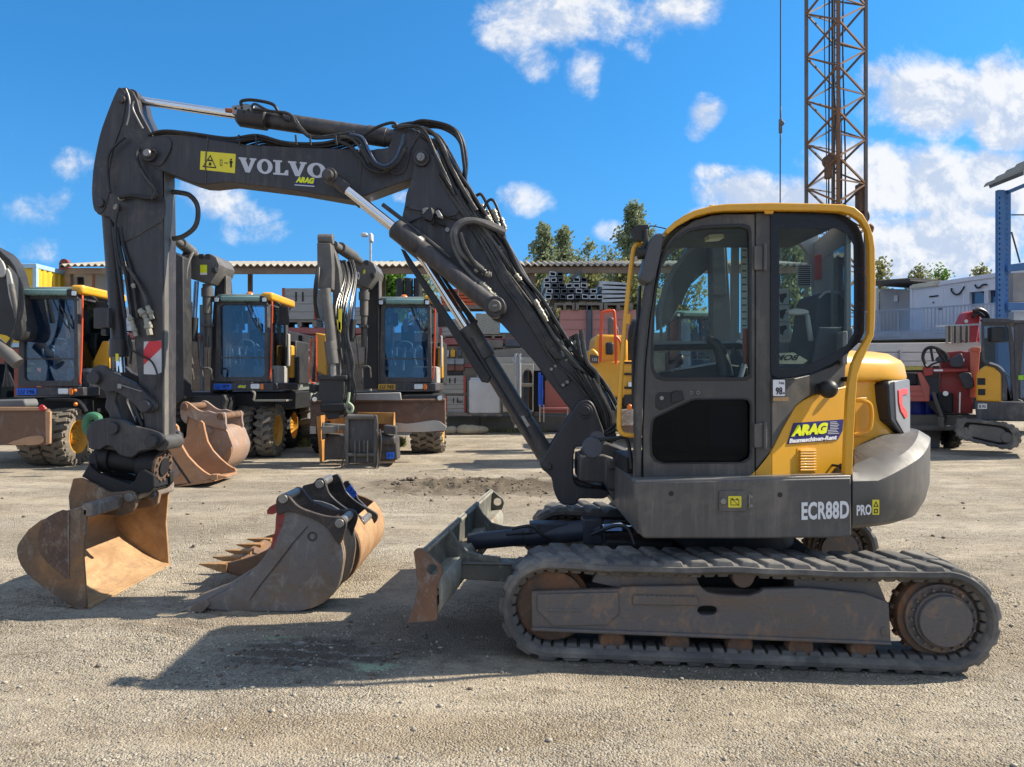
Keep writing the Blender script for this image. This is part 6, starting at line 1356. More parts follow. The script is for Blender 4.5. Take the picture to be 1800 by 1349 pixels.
# machine seen through the cab window
d=19.5
T=thing('wheeled_excavator','wheeled excavator with teal cab roof, seen through the window of the nearest cab','excavator',(at(1230,600,d).x,d+1.5,0),'wheeled excavators parked in the row')
wcab(T,1192,668,.70,d,'blue','LU 158',rail=False,roofm=TEAL,beacon=False); 
b=MB(); b.plate([(1214,428),(1240,425),(1250,432),(1248,470),(1215,500),(1180,560),(1160,580),(1158,540),(1180,490)],Plane(18.8),.5); b.plate([(1250,430),(1278,430),(1290,640),(1254,640)],Plane(18.4),.4); b.plate([(1250,426),(1272,426),(1276,520),(1252,520)],Plane(18.3),.1,-.1); b.build('boom',WDARK,T,bevel=.02)
for k in range(7):
    b=MB(); b.tube([at(1240-k*2,428,18.6),at(1212-k*3,440+k*3,18.6),at(1185-k*3,480+k*4,18.6),at(1165-k,530+k*5,18.6),at(1160+k*2,620,18.6)],.025,seg=6); b.build('hydraulic_hose',HS,T)
c=V((at(1215,740,d).x,d+1,.55)); wheel(T,c,.55,.4,TYRD,RIMY,18); c=V((at(1262,740,d).x,d+1,.55)); wheel(T,c,.55,.4,TYRD,RIMY,18)
# big loader with chunky tyre behind the row
T=thing('wheel_loader','dark machine with large chunky tyre standing behind the second excavator','loader',(at(530,700,19.5).x,20.5,0))
d=20.5; r_=.82
wheel(T,(at(534,700,d).x,d,r_+.0),r_,.75,mat('grey_loader_tyre',(.20,.21,.20),.8,0,.3,3,DUST,.2,4),TYRD,16)
b=MB(); b.box2(at(503,690,19.4),at(560,612,22)); b.box2(at(506,612,19.6),at(552,592,22)); b.tube([at(506,690,19.5),at(508,650,19.4),at(520,630,19.4),at(545,616,19.4)],.09,seg=8); b.build('body',mat('black_loader_body',(.03,.03,.032),.3,0,.3,2,(.4,.4,.4),.12,3),T,bevel=.12,seg=3)
b=MB(); b.plate(smooth2([(512,640),(520,625),(538,622),(545,640),(535,662),(516,664)],2,True),Plane(19.3),.12); b.build('fender',mat('grey_fender',(.16,.16,.16),.5,0,.4,3),T,bevel=.04)
b=MB(); b.box2(at(524,621,19.0),at(534,590,19.1)); b.tube([at(526,622,19.2),at(536,628,19.3),at(542,634,19.3)],.02,seg=6); b.build('side_mirror',BLACK,T,bevel=.04,seg=3)
b=MB(); b.box2(at(507,590,20),at(516,584,20.1)); b.build('roof_lamp',STICKY,T)
# ================================================================= racks, containers, trees, crane, right-hand side
def solo(b,name,m,label,cat,group=None,bevel=0,kind=None,ang=35): return tag(b.build(name,m,None,bevel=bevel,ang=ang),label,cat,group,kind)
CONC=mat('grey_concrete',(.22,.215,.20),.9,0,.2,1.5,(.12,.115,.10),.3,2,bump=.3,bs=25); RACKR=mat('faded_red_rack',(.30,.10,.095),.6,0,.2,2,(.25,.2,.19),.3,3)
WOODG=mat('grey_pallet_wood',(.19,.165,.14),.85,0,.3,3,bump=.2,bs=20); FIBRE=mat('grey_fibre_board',(.30,.295,.28),.8,0,.2,2,(.18,.17,.16),.3,2,stretch=(1,1,6)); REDC=mat('red_corner_post',(.34,.06,.045),.6,0,.2,4)
ASB=mat('weathered_corrugated_sheet',(.31,.28,.23),.9,0,.25,2,(.22,.2,.16),.35,2); BEAMW=mat('brown_roof_beam',(.21,.15,.105),.8,0,.3,2)
GALV=mat('galvanised_steel',(.42,.44,.46),.45,.5,.15,4); WRAP=mat('white_pallet_wrap',(.50,.51,.52),.45,0,.12,2,bump=.5,bs=8); PINK=mat('pink_insulation_board',(.46,.22,.19),.8,0,.08,1.2); DKST=mat('dark_steel_profile',(.09,.10,.115),.45,.5,.2,4)
D=25.0
# long canopy roof on posts
def corr(x0,x1,y,d,depth,label,tilt=.5,amp=.042,pitch=.22,z=None,name='canopy_roof',m=ASB,cat='roof',beam=True,th=.03,posts=()):
    a=at(x0,y,d); e=at(x1,y,d); n=int((e.x-a.x)/pitch*6); b=MB(); R0=[];R1=[];R2=[];R3=[]
    for i in range(n+1):
        x=a.x+(e.x-a.x)*i/n; z=a.z+amp*math.sin(2*math.pi*(x-a.x)/pitch)
        R0.append(b.v((x,d,z)));R1.append(b.v((x,d+depth,z+tilt)));R2.append(b.v((x,d,z-th)));R3.append(b.v((x,d+depth,z+tilt-th)))
    for i in range(n):
        b.f((R0[i],R0[i+1],R1[i+1],R1[i])); b.f((R2[i],R3[i],R3[i+1],R2[i+1])); b.f((R0[i],R2[i],R2[i+1],R0[i+1])); b.f((R1[i],R1[i+1],R3[i+1],R3[i]))
    T=thing(name,label,cat,((a.x+e.x)/2,d+depth/2,a.z)); b.build('roof_sheet',m,T,ang=60)
    if beam:
        b=MB(); b.box2((a.x+.2,d+.12,a.z-.27),(e.x-.2,d+.24,a.z-.08)); b.box2((a.x+.2,d+depth-.3,a.z-.25+tilt),(e.x-.2,d+depth-.2,a.z-.08+tilt*.9)); b.build('roof_beam',BEAMW,T)
    for px_ in posts:
        p=at(px_,y,d+.3); b=MB(); b.box2((p.x-.09,d+.26,0),(p.x+.09,d+.44,a.z-.1)); b.box2((p.x-.07,d+depth-.5,0),(p.x+.07,d+depth-.36,a.z+tilt-.2)); b.build('post',BEAMW,T)
    return T
corr(105,775,466,D,3.2,'long weathered corrugated canopy roof over the left racks',.6,posts=(120,395,652)); corr(785,1420,465,D+.4,3.2,'weathered corrugated canopy roof above the steel profiles and pink boards',.6,posts=(935,1290))
# storage racks
def rack(x0,x1,ys,label,d=D,posts=None,m=RACKR):
    T=thing('storage_rack',label,'rack',(at((x0+x1)/2,0,d).x,d+.6,0))
    for y0,y1 in ys:
        b=MB(); 
        for o in (0,1.0): a=at(x0,y1,d); e=at(x1,y0,d); b.box2((a.x,d+o,a.z),(e.x,d+o+.1,e.z))
        b.build('beam',m,T,bevel=.01)
        b=MB(); b.box2((a.x,d+.1,e.z-.05),(e.x,d+1.0,e.z)); b.build('shelf',WOODG,T)
    for px_ in posts or (x0,x1):
        for o in (.02,1.0):
            p=at(px_,0,d); b=MB(); b.box2((p.x-.06,d+o+.1,0),(p.x+.06,d+o+.2,at(0,ys[0][0]-55,d).z)); b.build('upright',DKST if px_!=x0 else GALV,T)
    return T
rack(490,648,[(576,587)],'red shelf rack carrying the grey crate beside the second excavator',posts=(497,640)); rack(762,925,[(594,606),(640,646)],'red shelf rack between the middle excavator and the diagonal boom'); rack(200,330,[(585,594)],'red shelf rack behind the upright arm',posts=(200,330))
def crate(x0,y0,x1,y1,d,label,red=True,dep=1.0,m=FIBRE,slots=True):
    T=thing('crate',label,'crate',(at((x0+x1)/2,0,d).x,d+dep/2,at(0,y1,d).z),'grey crates on the racks')
    b=MB(); b.bxp(x0,y0,x1,y1,d,dep); b.build('box',m,T,bevel=.01)
    w=(x1-x0)*.07
    if red:
        for xa,xb in ((x0-.5,x0+w),(x1-w,x1+.5)):
            b=MB(); a=at(xa,y1,d-.02); e=at(xb,y0-.5,d); b.box2(a,(e.x,d+.06,e.z)); b.build('corner_post',REDC,T,bevel=.006)
    if slots:
        cx=(x0+x1)/2; b=MB(); 
        for k in (-.12,.08): a=at(cx+(x1-x0)*k,y0+(y1-y0)*.42,d-.012); e=at(cx+(x1-x0)*(k+.05),y0+(y1-y0)*.12,d); b.box2(a,(e.x,d+.01,e.z))
        b.build('grip_slot',INK,T)
    n=4
    b=MB()
    for i in range(1,n): a=at(x0+w,y0+(y1-y0)*i/n+.3,d-.006); e=at(x1-w,y0+(y1-y0)*i/n-.2,d); b.box2(a,(e.x,d+.005,e.z))
    b.build('board_gap',mat('dark_gap',(.10,.095,.09),.9) if 'dark_gap' not in bpy.data.materials else bpy.data.materials['dark_gap'],T)
    return T
def pallet(x0,x1,y0,y1,d,label,dep=1.0):
    b=MB(); a=at(x0,y1,d); e=at(x1,y0,d); h=e.z-a.z
    b.box2((a.x,d,e.z-h*.3),(e.x,d+dep,e.z))
    for k in (0,.44,.88): b.box2((a.x+(e.x-a.x)*k,d,a.z),(a.x+(e.x-a.x)*(k+.12),d+dep,e.z-h*.3))
    solo(b,'pallet',WOODG,label,'pallet','wooden pallets on the racks')
crate(496,507,556,562,D,'grey crate with red corners, high on the shelf by the second excavator'); pallet(496,556,563,575,D,'wooden pallet under the high grey crate with red corners')
crate(772,561,838,590,D,'long grey crate on the shelf left of the speckled stone slab',slots=False)
crate(772,661,818,692,D-.3,'grey crate with red corners, upper of the pair behind the brown blade'); t=crate(783,696,818,726,D-.3,'grey lettered crate, lower of the pair behind the brown blade')
textm('bisg',Plane(D-.3),(803,710),(11,0),(0,-6),INK,t,'crate_lettering',off=-.01,bold=.02)
crate(622,540,660,570,D,'grey crate glimpsed between the arm and the column of the middle excavator',red=False); crate(205,540,245,582,D,'pale crate on the shelf left of the upright arm',red=False,m=GALV); crate(214,598,240,640,D-.5,'stack of pale blue-grey boxes left of the upright arm',red=False,slots=False,m=mat('pale_blue_box',(.35,.42,.50),.7))
b=MB(); b.bxp(836,551,878,588,D-.05,.8); solo(b,'stone_slab',mat('speckled_stone',(.33,.32,.28),.9,0,.5,30,(.14,.13,.11),.5,28,bump=.5,bs=20),'speckled grey stone slab on the shelf behind the boom','slab',bevel=.02)
pallet(846,888,589,596,D-.05,'wooden pallet under the speckled stone slab'); pallet(775,840,590,596,D,'wooden pallet under the long grey crate')
# orange tubes / boards on top
for i,(y,x0,x1) in enumerate(((508,778,832),(514,776,842),(520,774,846),(526,775,850),(532,776,852))):
    b=MB()
    a=at(x0,y,D); e=at(x1,y,D); b.box2((a.x,D,a.z-.09),(e.x,D+1.0,a.z)); solo(b,'orange_board',mat('orange_board_paint',(.50,.10,.035),.6,0,.2,3) if not i else bpy.data.materials['orange_board_paint'],'stacked orange board, %s of the pile above the stone slab'%('topmost','second from the top','middle one','second from the bottom','lowest')[i],'board','orange boards piled above the stone slab',bevel=.015)
b=MB(); b.bxp(776,537,858,543,D,1.0); solo(b,'timber_bearer',WOODG,'timber bearer under the pile of orange boards','timber')
b=MB(); b.bxp(803,503,806,545,D-.15,.1); solo(b,'brown_stake',BEAMW,'thin brown stake standing in front of the orange boards','stake')
# three black rolls
for i,(x0,x1) in enumerate(((697,711),(712,726),(727,742))):
    a=at((x0+x1)/2,528,22); b=MB(); b.cyl(a,a+UP*.62,(x1-x0)/2/F*22,seg=20)
    b.mi=1
    solo(b,'black_roll',mat('black_roofing_felt',(.016,.016,.018),.5,0,.2,5,(.5,.5,.5),.10,2) if not i else bpy.data.materials['black_roofing_felt'],'%s of the three black rolls standing above the middle cab'%('leftmost','central','rightmost')[i],'roll','black rolls above the middle cab')
b=MB(); b.box2(at(694,536,21.7),at(745,528,22.4)); b.box2(at(715,760,21.95),at(718,536,22.05)); b.box2(at(725,760,21.95),at(728,536,22.05)); solo(b,'roll_stand',WOODG,'wooden stand carrying the three black rolls','stand')
# bricks, yellow tools, wrapped pallet
for i in range(6):
    x0=768+(i%3)*16; y0=631+(i//3)*11
    b=MB(); b.bxp(x0,y0,x0+15,y0+10,D-.3,.8); solo(b,'block_pack',mat('bluegrey_block',(.24,.26,.29),.8,0,.2,4) if i==0 else (bpy.data.materials['bluegrey_block'] if i<3 else (mat('brown_block',(.17,.08,.065),.8,0,.2,4) if i==3 else bpy.data.materials['brown_block'])),'%s %s pack of blocks on the low shelf right of the middle cab'%(('left','central','right')[i%3],'upper grey' if i<3 else 'lower brown'),'block pack','packs of blocks on the low shelf',bevel=.02)
ry=random.Random(5)
for i in range(4):
    x0=770+i*11; b=MB(); h=ry.uniform(6,14); b.bxp(x0,628-h,x0+8,628,D-.2,.5); b.bxp(x0+1,628-h-3,x0+5,628-h,D-.1,.2); solo(b,'tool_case',(STICKY,GALV,YELB,DKST)[i],('small yellow case','small pale metal case','dull yellow case','dark narrow case')[i]+' on the shelf right of the middle cab','case',bevel=.02)
b=MB(); b.bxp(824,668,880,728,D-.4,.9); b.bxp(826,664,879,670,D-.35,.8); solo(b,'wrapped_pallet',WRAP,'pallet load wrapped in white film below the diagonal cylinder','wrapped pallet',bevel=.05); pallet(822,882,728,732,D-.45,'low wooden pallet under the white wrapped load')
b=MB(); b.bxp(770,726,822,731,D-.4,.9); solo(b,'bearer',WOODG,'dark timber bearer under the pair of grey crates','timber')
for i,x in enumerate((838,852)):
    b=MB(); b.bxp(x,640,x+12,664,D-.2,.6); solo(b,'paint_bucket',(GALV,WRAP)[i],('grey','white')[i]+' tub standing above the white wrapped pallet','tub',bevel=.03)
for (x0,y0,x1,y1,m_,lab) in ((786,648,812,659,DKST,'dark flat case lying under the brown packs of blocks'),(858,598,884,612,WOODG,'brown timber bundle on the shelf below the speckled slab'),(888,596,915,610,DKST,'dark steel parts on the shelf right of the speckled slab'),(826,606,848,622,FIBRE,'pale grey carton on the middle shelf left of the tarpaulin'),(850,612,868,622,RACKR,'small red-brown case on the middle shelf left of the tarpaulin'),(505,590,540,606,DKST,'dark box hanging low behind the orange handrail of the middle machine'),(612,590,640,640,WOODG,'brown boarded box behind the hoses of the middle arm'),(760,655,770,690,DKST,'dark upright pack left of the upper grey crate')):
    b=MB(); b.bxp(x0,y0,x1,y1,D-.1,.7); solo(b,'storage_box',m_,lab,'box','odd boxes on the racks',bevel=.015)
# scaffold posts and frames, tarpaulin, sheets
for i,x in enumerate((906.5,913.5)):
    b=MB(); a=at(x,752,23.2); b.cyl(a,at(x,622,23.2),.045,seg=10); b.box2(at(x-2,628,23.15),at(x+2,624,23.25)); b.beam(at(x,640,23.2),at(x+(6 if i else -6),630,23.2),.05,.03); solo(b,'scaffold_post',GALV,('left','right')[i]+' of the two galvanised props below the boom','scaffold post','galvanised props below the boom')
b=MB(); b.prism([at(866,617,D-.3),at(915,612,D-.3),at(950,630,D-.3),at(952,642,D-.3),at(868,636,D-.3)],(0,.7,0)); solo(b,'tarpaulin',mat('grey_brown_tarp',(.24,.21,.18),.8,0,.15,2),'grey brown tarpaulin spread over goods below the boom','tarpaulin',bevel=.03)
FRM=mat('beige_frame_board',(.40,.37,.31),.75,0,.15,2)
for i,(x0,y0,x1,y1,h) in enumerate(((872,628,960,652,None),(884,675,938,724,[(917,680),(936,680),(936,722),(917,722)]),(880,640,938,676,[(918,660),(922,652),(927,649),(933,652),(936,660),(936,674),(918,674)]))):
    b=MB(); pl=Plane(D-.5-i*.1); q=[(x0,y0),(x1,y0),(x1,y1),(x0,y1)]; b.plate(q,pl,.08,0,[h] if h else ()); t=solo(b,'formwork_panel',FRM,('long beige panel with small sign under the tarpaulin','beige frame panel with an open square, standing on the concrete blocks','beige panel with an arched opening, above the square frame')[i],'panel',bevel=.01)
b=MB(); b.bxp(921,641,932,645,D-.6,.02); sgn=solo(b,'small_sign',WHITE,'small white lettered sign on the beige panel','sign'); textm('LAYHER',Plane(D-.6),(922,644.2),(9,0),(0,-2.4),INK,sgn,'sign_lettering',off=-.01)
b=MB(); b.bxp(884,655,918,724,D+.3,.3); b.bxp(938,640,960,724,D+.3,.3); solo(b,'dark_stack',GUN,'dark stacked frames standing behind the beige panels','stack')
for i,(x,w) in enumerate(((946,5),(951.5,3))):
    b=MB(); b.bxp(x,655 if i==0 else 660,x+w,715,D-.7,.12); solo(b,'blue_post',mat('bright_blue_paint',(.02,.10,.55),.5,0,.15,3) if not i else bpy.data.materials['bright_blue_paint'],('broad','narrow')[i]+' bright blue post standing on the concrete wall','post',bevel=.01)
for i,x in enumerate((948,955,997)):
    b=MB(); b.bxp(x,712,x+2,742,D-1.2,.05); solo(b,'pale_stake',FRM,('left','middle','right')[i]+' thin pale stake in front of the red-brown board','stake')
b=MB(); b.bxp(958,670,1012,716,D-.6,.1); solo(b,'red_board',mat('red_brown_board',(.36,.13,.095),.75,0,.1,1.5),'large red-brown board leaning above the concrete blocks','board')
b=MB(); b.bxp(950,717,1010,722,D-.9,.2); b.bxp(950,722,1010,726,D-.8,.15); solo(b,'red_beam',RACKR,'faded red beam lying at the foot of the red-brown board','beam',bevel=.02)
for i,(x0,x1) in enumerate(((985,1031),(1041,1118))):
    b=MB(); b.bxp(x0,545,x1,700,D-.2,.7)
    for k in range(1,9):
        y=545+k*17; b.mi=1; b.bxp(x0+.5,y,x1-.5,y+.7,D-.212,.02); b.mi=0
    solo(b,'insulation_stack',[PINK,mat('pink_gap',(.30,.13,.115),.9) if not i else bpy.data.materials['pink_gap']],('left','right')[i]+' stack of pink insulation boards beside the dark post','board stack')
b=MB(); b.bxp(1031,537,1040,720,D-.3,.25); solo(b,'rack_post',DKST,'dark upright post between the two pink stacks','post')
for i,(x0,x1) in enumerate(((975,1010),(1012,1060),(1062,1112))): pallet(x0,x1,533,545,D-.3,('left','central','right')[i]+' wooden pallet under the grey steel profiles')
# steel channels seen end-on
k=0; rc=random.Random(9)
rowsC=[(526,958,1062,13),(516,960,1058,13),(506,956,1040,13),(496,956,1000,12),(496,1008,1034,13),(486,966,1002,13)]
ordn=('first','second','third','fourth','fifth','sixth','seventh','eighth','ninth','tenth')
for ri,(y,x0,x1,st) in enumerate(rowsC):
    x=x0; j=0
    while x+st<=x1+1:
        b=MB(); t=rc.uniform(-1.2,1.2); q=[(x,y-8+t),(x+st-1.5,y-8-t*.3),(x+st-1.5,y),(x,y+t*.5)]; h=[(x+1.6,y-6.3+t),(x+st-3.1,y-6.3-t*.3),(x+st-3.1,y-1.4),(x+1.6,y-1.4+t*.5)]
        b.plate(q,Plane(D-.2),2.4,0,[h]); solo(b,'steel_channel',GALV if rc.random()<.5 else DKST,'%s hollow steel profile in the %s above the pink boards'%(ordn[j],('bottom row','second row','third row','fourth row','fourth row right group','top row')[ri]),'steel profile','hollow steel profiles above the pink boards'); x+=st; j+=1; k+=1
b=MB()
for i in range(5): b.prism([at(1058,494+i*8,D-.1),at(1108,498+i*7,D-.1),at(1108,501+i*7,D-.1),at(1058,500+i*8,D-.1)],(0,2,0))
solo(b,'sheet_bundle',GALV,'bundle of long grey sheets right of the hollow steel profiles','sheets')
b=MB(); b.plate([(1004,486),(1022,474),(1024,478),(1006,492)],Plane(D-.3),.4); solo(b,'grating',DKST,'dark grating tilted on top of the steel profiles','grating')
b=MB(); b.cyl(at(1057,505,D),at(1057,495,D),.09,seg=14); solo(b,'grey_can',GALV,'pale grey can at the right end of the steel profiles','can')
# concrete block wall
for i,(x0,x1) in enumerate(((785,843),(844,915),(916,1000),(1001,1098))):
    b=MB(); b.bxp(x0,732,x1,758,25.6,.6); solo(b,'concrete_block',CONC,('leftmost','second','third','rightmost')[i]+' of the long concrete blocks at the foot of the racks','concrete block','concrete blocks at the foot of the racks',bevel=.03)
b=MB(); a=gr(805,764); b.sphere(a+V((-.22,0,.12)),.2,14,9,(1.0,.9,.75)); b.sphere(a+V((.35,.05,.15)),.34,18,10,(1.25,.8,.5)); b.sphere(a+V((.72,.1,.12)),.22,14,9,(1.1,.9,.6))
for v in b.bm.verts: v.co+=V((1,1,1))*.05*noise.noise(v.co*5)
solo(b,'sack',mat('pale_sackcloth',(.36,.30,.21),.9,0,.15,5,bump=.5,bs=14),'crumpled pale sack lying at the foot of the concrete blocks','sack',ang=80)
# camera pole
b=MB(); p=at(651,500,22); b.cyl(V((p.x,22,0)),at(651.5,412,22),.035,seg=10); T=thing('camera_pole','thin grey pole with white surveillance camera above the middle excavator','camera pole',(p.x,22,0)); b.build('pole',GALV,T)
b=MB(); b.box2(at(648,424,21.8),at(657,413,22.1)); b.box2(at(634,416,21.8),at(647,411,21.95)); b.build('camera',WRAP,T,bevel=.03)
# containers, left
CYEL=mat('yellow_container',(.62,.40,.03),.5,0,.1,1.5,(.3,.2,.08),.15,2); CBL=mat('pale_blue_frame',(.32,.48,.62),.5,0,.1,2); CRED=mat('dull_red_container',(.20,.055,.045),.6,0,.15,1.5); CBE=mat('cream_container',(.62,.54,.44),.6,0,.08,1.5)
def container(label,x,y,z,lx,ly,lz,m,mf,right=True,pitch=.28):
    """corner container: right-front bottom corner at x,y,z"""
    T=thing('container',label,'container',(x-lx/2,y+ly/2,z))
    b=MB(); b.box2((x-lx,y+.06,z+.05),(x-.06,y+ly-.06,z+lz-.03)); n=int(ly/pitch)
    for i in range(n): b.prism([(x-.06,y+.1+i*pitch,z+.12),(x-.06,y+.1+i*pitch+pitch*.75,z+.12),(x-.015,y+.1+i*pitch+pitch*.58,z+.12),(x-.015,y+.1+i*pitch+pitch*.17,z+.12)],(0,0,lz-.27))
    b.build('corrugated_body',m,T)
    b=MB()
    for yy in (y,y+ly-.12): b.box2((x-.12,yy,z),(x,yy+.12,z+lz))
    for zz in (z,z+lz-.14): b.box2((x-.12,y,zz),(x+.002,y+ly,zz+.14)); b.box2((x-lx,y-.002,zz),(x,y+.1,zz+.14))
    b.build('frame',mf,T,bevel=.01); return T
x=at(64,500,24).x
container('yellow corrugated container with pale blue frame, stacked above the left excavator',x,24,2.74,6.0,1.95,2.62,CYEL,CBL); container('lower container under the yellow corrugated one, behind the left excavator',x,24.02,0,6.0,2.4,2.7,CRED,CRED)
x=at(131,470,28).x; container('dull red container with a corner eye, behind the yellow container',x,28,2.9,7,2.4,2.9,CRED,CRED)
x=at(166,500,26).x; T=thing('site_cabin','cream cabin with small window under the canopy, right of the yellow container','cabin',(x-.5,27,0))
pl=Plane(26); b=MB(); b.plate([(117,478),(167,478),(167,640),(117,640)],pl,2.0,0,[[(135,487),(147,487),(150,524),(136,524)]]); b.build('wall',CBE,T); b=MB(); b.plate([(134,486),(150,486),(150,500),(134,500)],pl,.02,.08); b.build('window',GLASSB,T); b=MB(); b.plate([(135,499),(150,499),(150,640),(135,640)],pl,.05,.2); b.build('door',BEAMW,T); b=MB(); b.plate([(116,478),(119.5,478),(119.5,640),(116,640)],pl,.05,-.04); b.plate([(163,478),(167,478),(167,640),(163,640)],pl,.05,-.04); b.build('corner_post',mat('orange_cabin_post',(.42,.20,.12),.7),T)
p=at(112,463,27.5); b=MB(); b.lathe(p,p+V((0,.2,0)),[(0,.05),(0,.16),(1,.16)],14); b.box2(p+V((-.17,0,-.25)),p+V((.17,.2,0))); solo(b,'corner_eye',CRED,'red lifting eye on top of the dull red container','lifting eye')
# hall and wood far behind
b=MB(); b.bxp(150,585,1440,735,33,3); T=solo(b,'hall_wall',mat('brown_grey_hall',(.15,.135,.12),.85,0,.3,.9,(.26,.24,.21),.3,1,stretch=(1.5,1,4)),'long low brown-grey hall closing the yard behind the racks','hall')
b=MB(); rw_=random.Random(31)
for i in range(16000):
    x=rw_.uniform(-46,46); k=3.2+1.6*noise.noise(V((x*.16,0,3)))+.8*noise.noise(V((x*.6,4,0))); z=k*rw_.random()**.5; p=V((x,50+rw_.uniform(-1.5,2.5),z))
    q=V((rw_.gauss(0,1),rw_.gauss(0,1),rw_.gauss(0,1))).normalized(); u=q.orthogonal().normalized(); y=q.cross(u); l=.34*rw_.uniform(.6,1.3)
    b.f([b.v(p-u*l),b.v(p+y*l*.6),b.v(p+u*l),b.v(p-y*l*.6)])
FARWOOD=b
# ---------------- trees
def leafmat(n,c1,c2,c3):
    m,nt,out=_nt(n); co=_co(nt); a=_noise(nt,co,1.1,4,.6); f=_noise(nt,co,9,3,.7)
    c=_mix(nt,_map(nt,a,.35,.65),c1,c2); c=_mix(nt,_map(nt,f,.5,.75,0,.7),c,c3)
    d=nt.nodes.new('ShaderNodeBsdfDiffuse'); t=nt.nodes.new('ShaderNodeBsdfTranslucent'); g=nt.nodes.new('ShaderNodeBsdfGlossy'); g.inputs['Roughness'].default_value=.45
    nt.links.new(c,d.inputs[0]); nt.links.new(c,t.inputs[0]); x=nt.nodes.new('ShaderNodeMixShader'); x.inputs[0].default_value=.35; nt.links.new(d.outputs[0],x.inputs[1]); nt.links.new(t.outputs[0],x.inputs[2])
    y=nt.nodes.new('ShaderNodeMixShader'); y.inputs[0].default_value=.0; nt.links.new(x.outputs[0],y.inputs[1]); nt.links.new(g.outputs[0],y.inputs[2]); nt.links.new(y.outputs[0],out.inputs[0]); return m
LF1=leafmat('silver_green_leaves',(.19,.23,.12),(.31,.35,.21),(.46,.49,.36)); LF2=leafmat('fresh_green_leaves',(.08,.17,.03),(.14,.26,.05),(.22,.33,.09)); LF3=leafmat('dry_green_leaves',(.18,.20,.08),(.28,.28,.13),(.40,.38,.22)); BARK=mat('grey_bark',(.13,.11,.09),.9,0,.2,4)
def tree(px_,ytop,wpx,d,label,form='poplar',lf=LF1,n=1500,seed=1,yb=None,ls=.125,nm='tree',fill=1.0):
    r=random.Random(seed); base=at(px_,700,d); base.z=0; top=at(px_,ytop,d).z; w=wpx/F*d/2; T=thing(nm,label,'tree',base)
    b=MB(); b.tube([base,base+V((.1,0,top*.4)),base+V((-.05,.05,top*.75)),base+V((0,0,top*.96))],(top*.022,top*.004),n=4,seg=8)
    z0=(at(px_,yb,d).z if yb else top*.15); cl=[]
    for i in range(int(52*fill)):
        t=r.random()**(.8 if form=='poplar' else 1); z=z0+(top-z0)*t
        rad=w*(math.sin(math.pi*min(1,.12+t*.88))**.7 if form=='poplar' else math.sqrt(max(.05,1-(2*t-.9)**2)))*r.uniform(.35,1.0)
        if t>.9: rad*=.45
        a=r.uniform(0,6.28); c=base+V((math.cos(a)*rad,math.sin(a)*rad*.8,z)); c+=V((0,0,r.uniform(-.2,.2))); cl.append((c,r.uniform(.28,.60)*(w*.6+.5)))
        b.tube([base+V((0,0,max(.3,z-rad*1.3))),(base+V((0,0,z-rad*.5))).lerp(c,.5),c],(.05,.012),n=3,seg=5)
    b.build('trunk',BARK,T)
    b=MB()
    for i in range(int(n*1.9)):
        c,s=r.choice(cl); u=V((r.gauss(0,1),r.gauss(0,1),r.gauss(0,1.25))); u=u.normalized()*(r.random()**.6)*s; p=c+u
        q=V((r.gauss(0,1),r.gauss(0,1),r.gauss(0,1))).normalized(); x=q.orthogonal().normalized(); y=q.cross(x); l=ls*r.uniform(.6,1.35)
        b.f([b.v(p-x*l),b.v(p+y*l*.5),b.v(p+x*l),b.v(p-y*l*.5)])
    b.build('crown',lf,T,recalc=False,ang=180); return T
s_=FARWOOD.build('distant_wood',LF1,None,recalc=False,ang=180); tag(s_,'low belt of distant trees beyond the yard','wood',kind='stuff')
tree(955,402,46,46,'slender poplar with pointed top, left of the pair above the canopy',seed=1,n=2200,yb=560); tree(992,405,48,47,'slender poplar, right of the pair above the canopy',seed=2,n=2200,yb=560); tree(1115,368,80,44,'taller silvery poplar just left of the nearest cab roof',seed=3,n=3400,yb=560); tree(1035,432,62,50,'thin sparse young tree between the poplars',form='round',seed=4,n=700,yb=490,fill=.7); tree(925,470,60,48,'low bushy tree just above the boom, left of the slender poplar',form='round',lf=LF3,seed=24,n=1200,yb=560); tree(1075,445,50,49,'small leafy tree between the young tree and the silvery poplar',form='round',lf=LF3,seed=25,n=900,yb=540)
tree(960,478,90,36,'bushy tree under the canopy, left of the steel profiles',form='round',lf=LF3,seed=5,n=2200,yb=600); tree(1035,475,100,37,'bushy tree behind the steel profiles',form='round',lf=LF3,seed=6,n=2600,yb=600); tree(1100,472,90,36,'bushy dry-green tree just left of the yellow handrail',form='round',lf=LF3,seed=7,n=2200,yb=600)
tree(690,478,60,34,'fresh green bushy tree above the middle cab',form='round',lf=LF2,seed=8,n=1800,yb=560); tree(745,488,80,40,'sparse grey-green tree behind the black rolls',form='round',lf=LF1,seed=9,n=700,yb=580)
tree(1398,402,90,42,'leafy tree seen through the rear side window of the nearest cab',form='round',seed=10,n=3600,yb=640); tree(1195,425,90,45,'tree seen through the front of the nearest cab window',form='round',lf=LF3,seed=11,n=1800,yb=600)
tree(1548,462,60,46,'sparse tree top beside the cab rear pillar, above the dark shed roof',form='round',lf=LF3,seed=12,n=700,yb=560); tree(1615,474,50,46,'small tree top above the white office container, left one',form='round',lf=LF3,seed=13,n=420,yb=540); tree(1650,476,60,47,'low green tree top above the white office container, middle one',form='round',lf=LF2,seed=14,n=600,yb=540); tree(1725,476,50,46,'sparse tree top left of the blue steel column',form='round',lf=LF3,seed=15,n=380,yb=540)
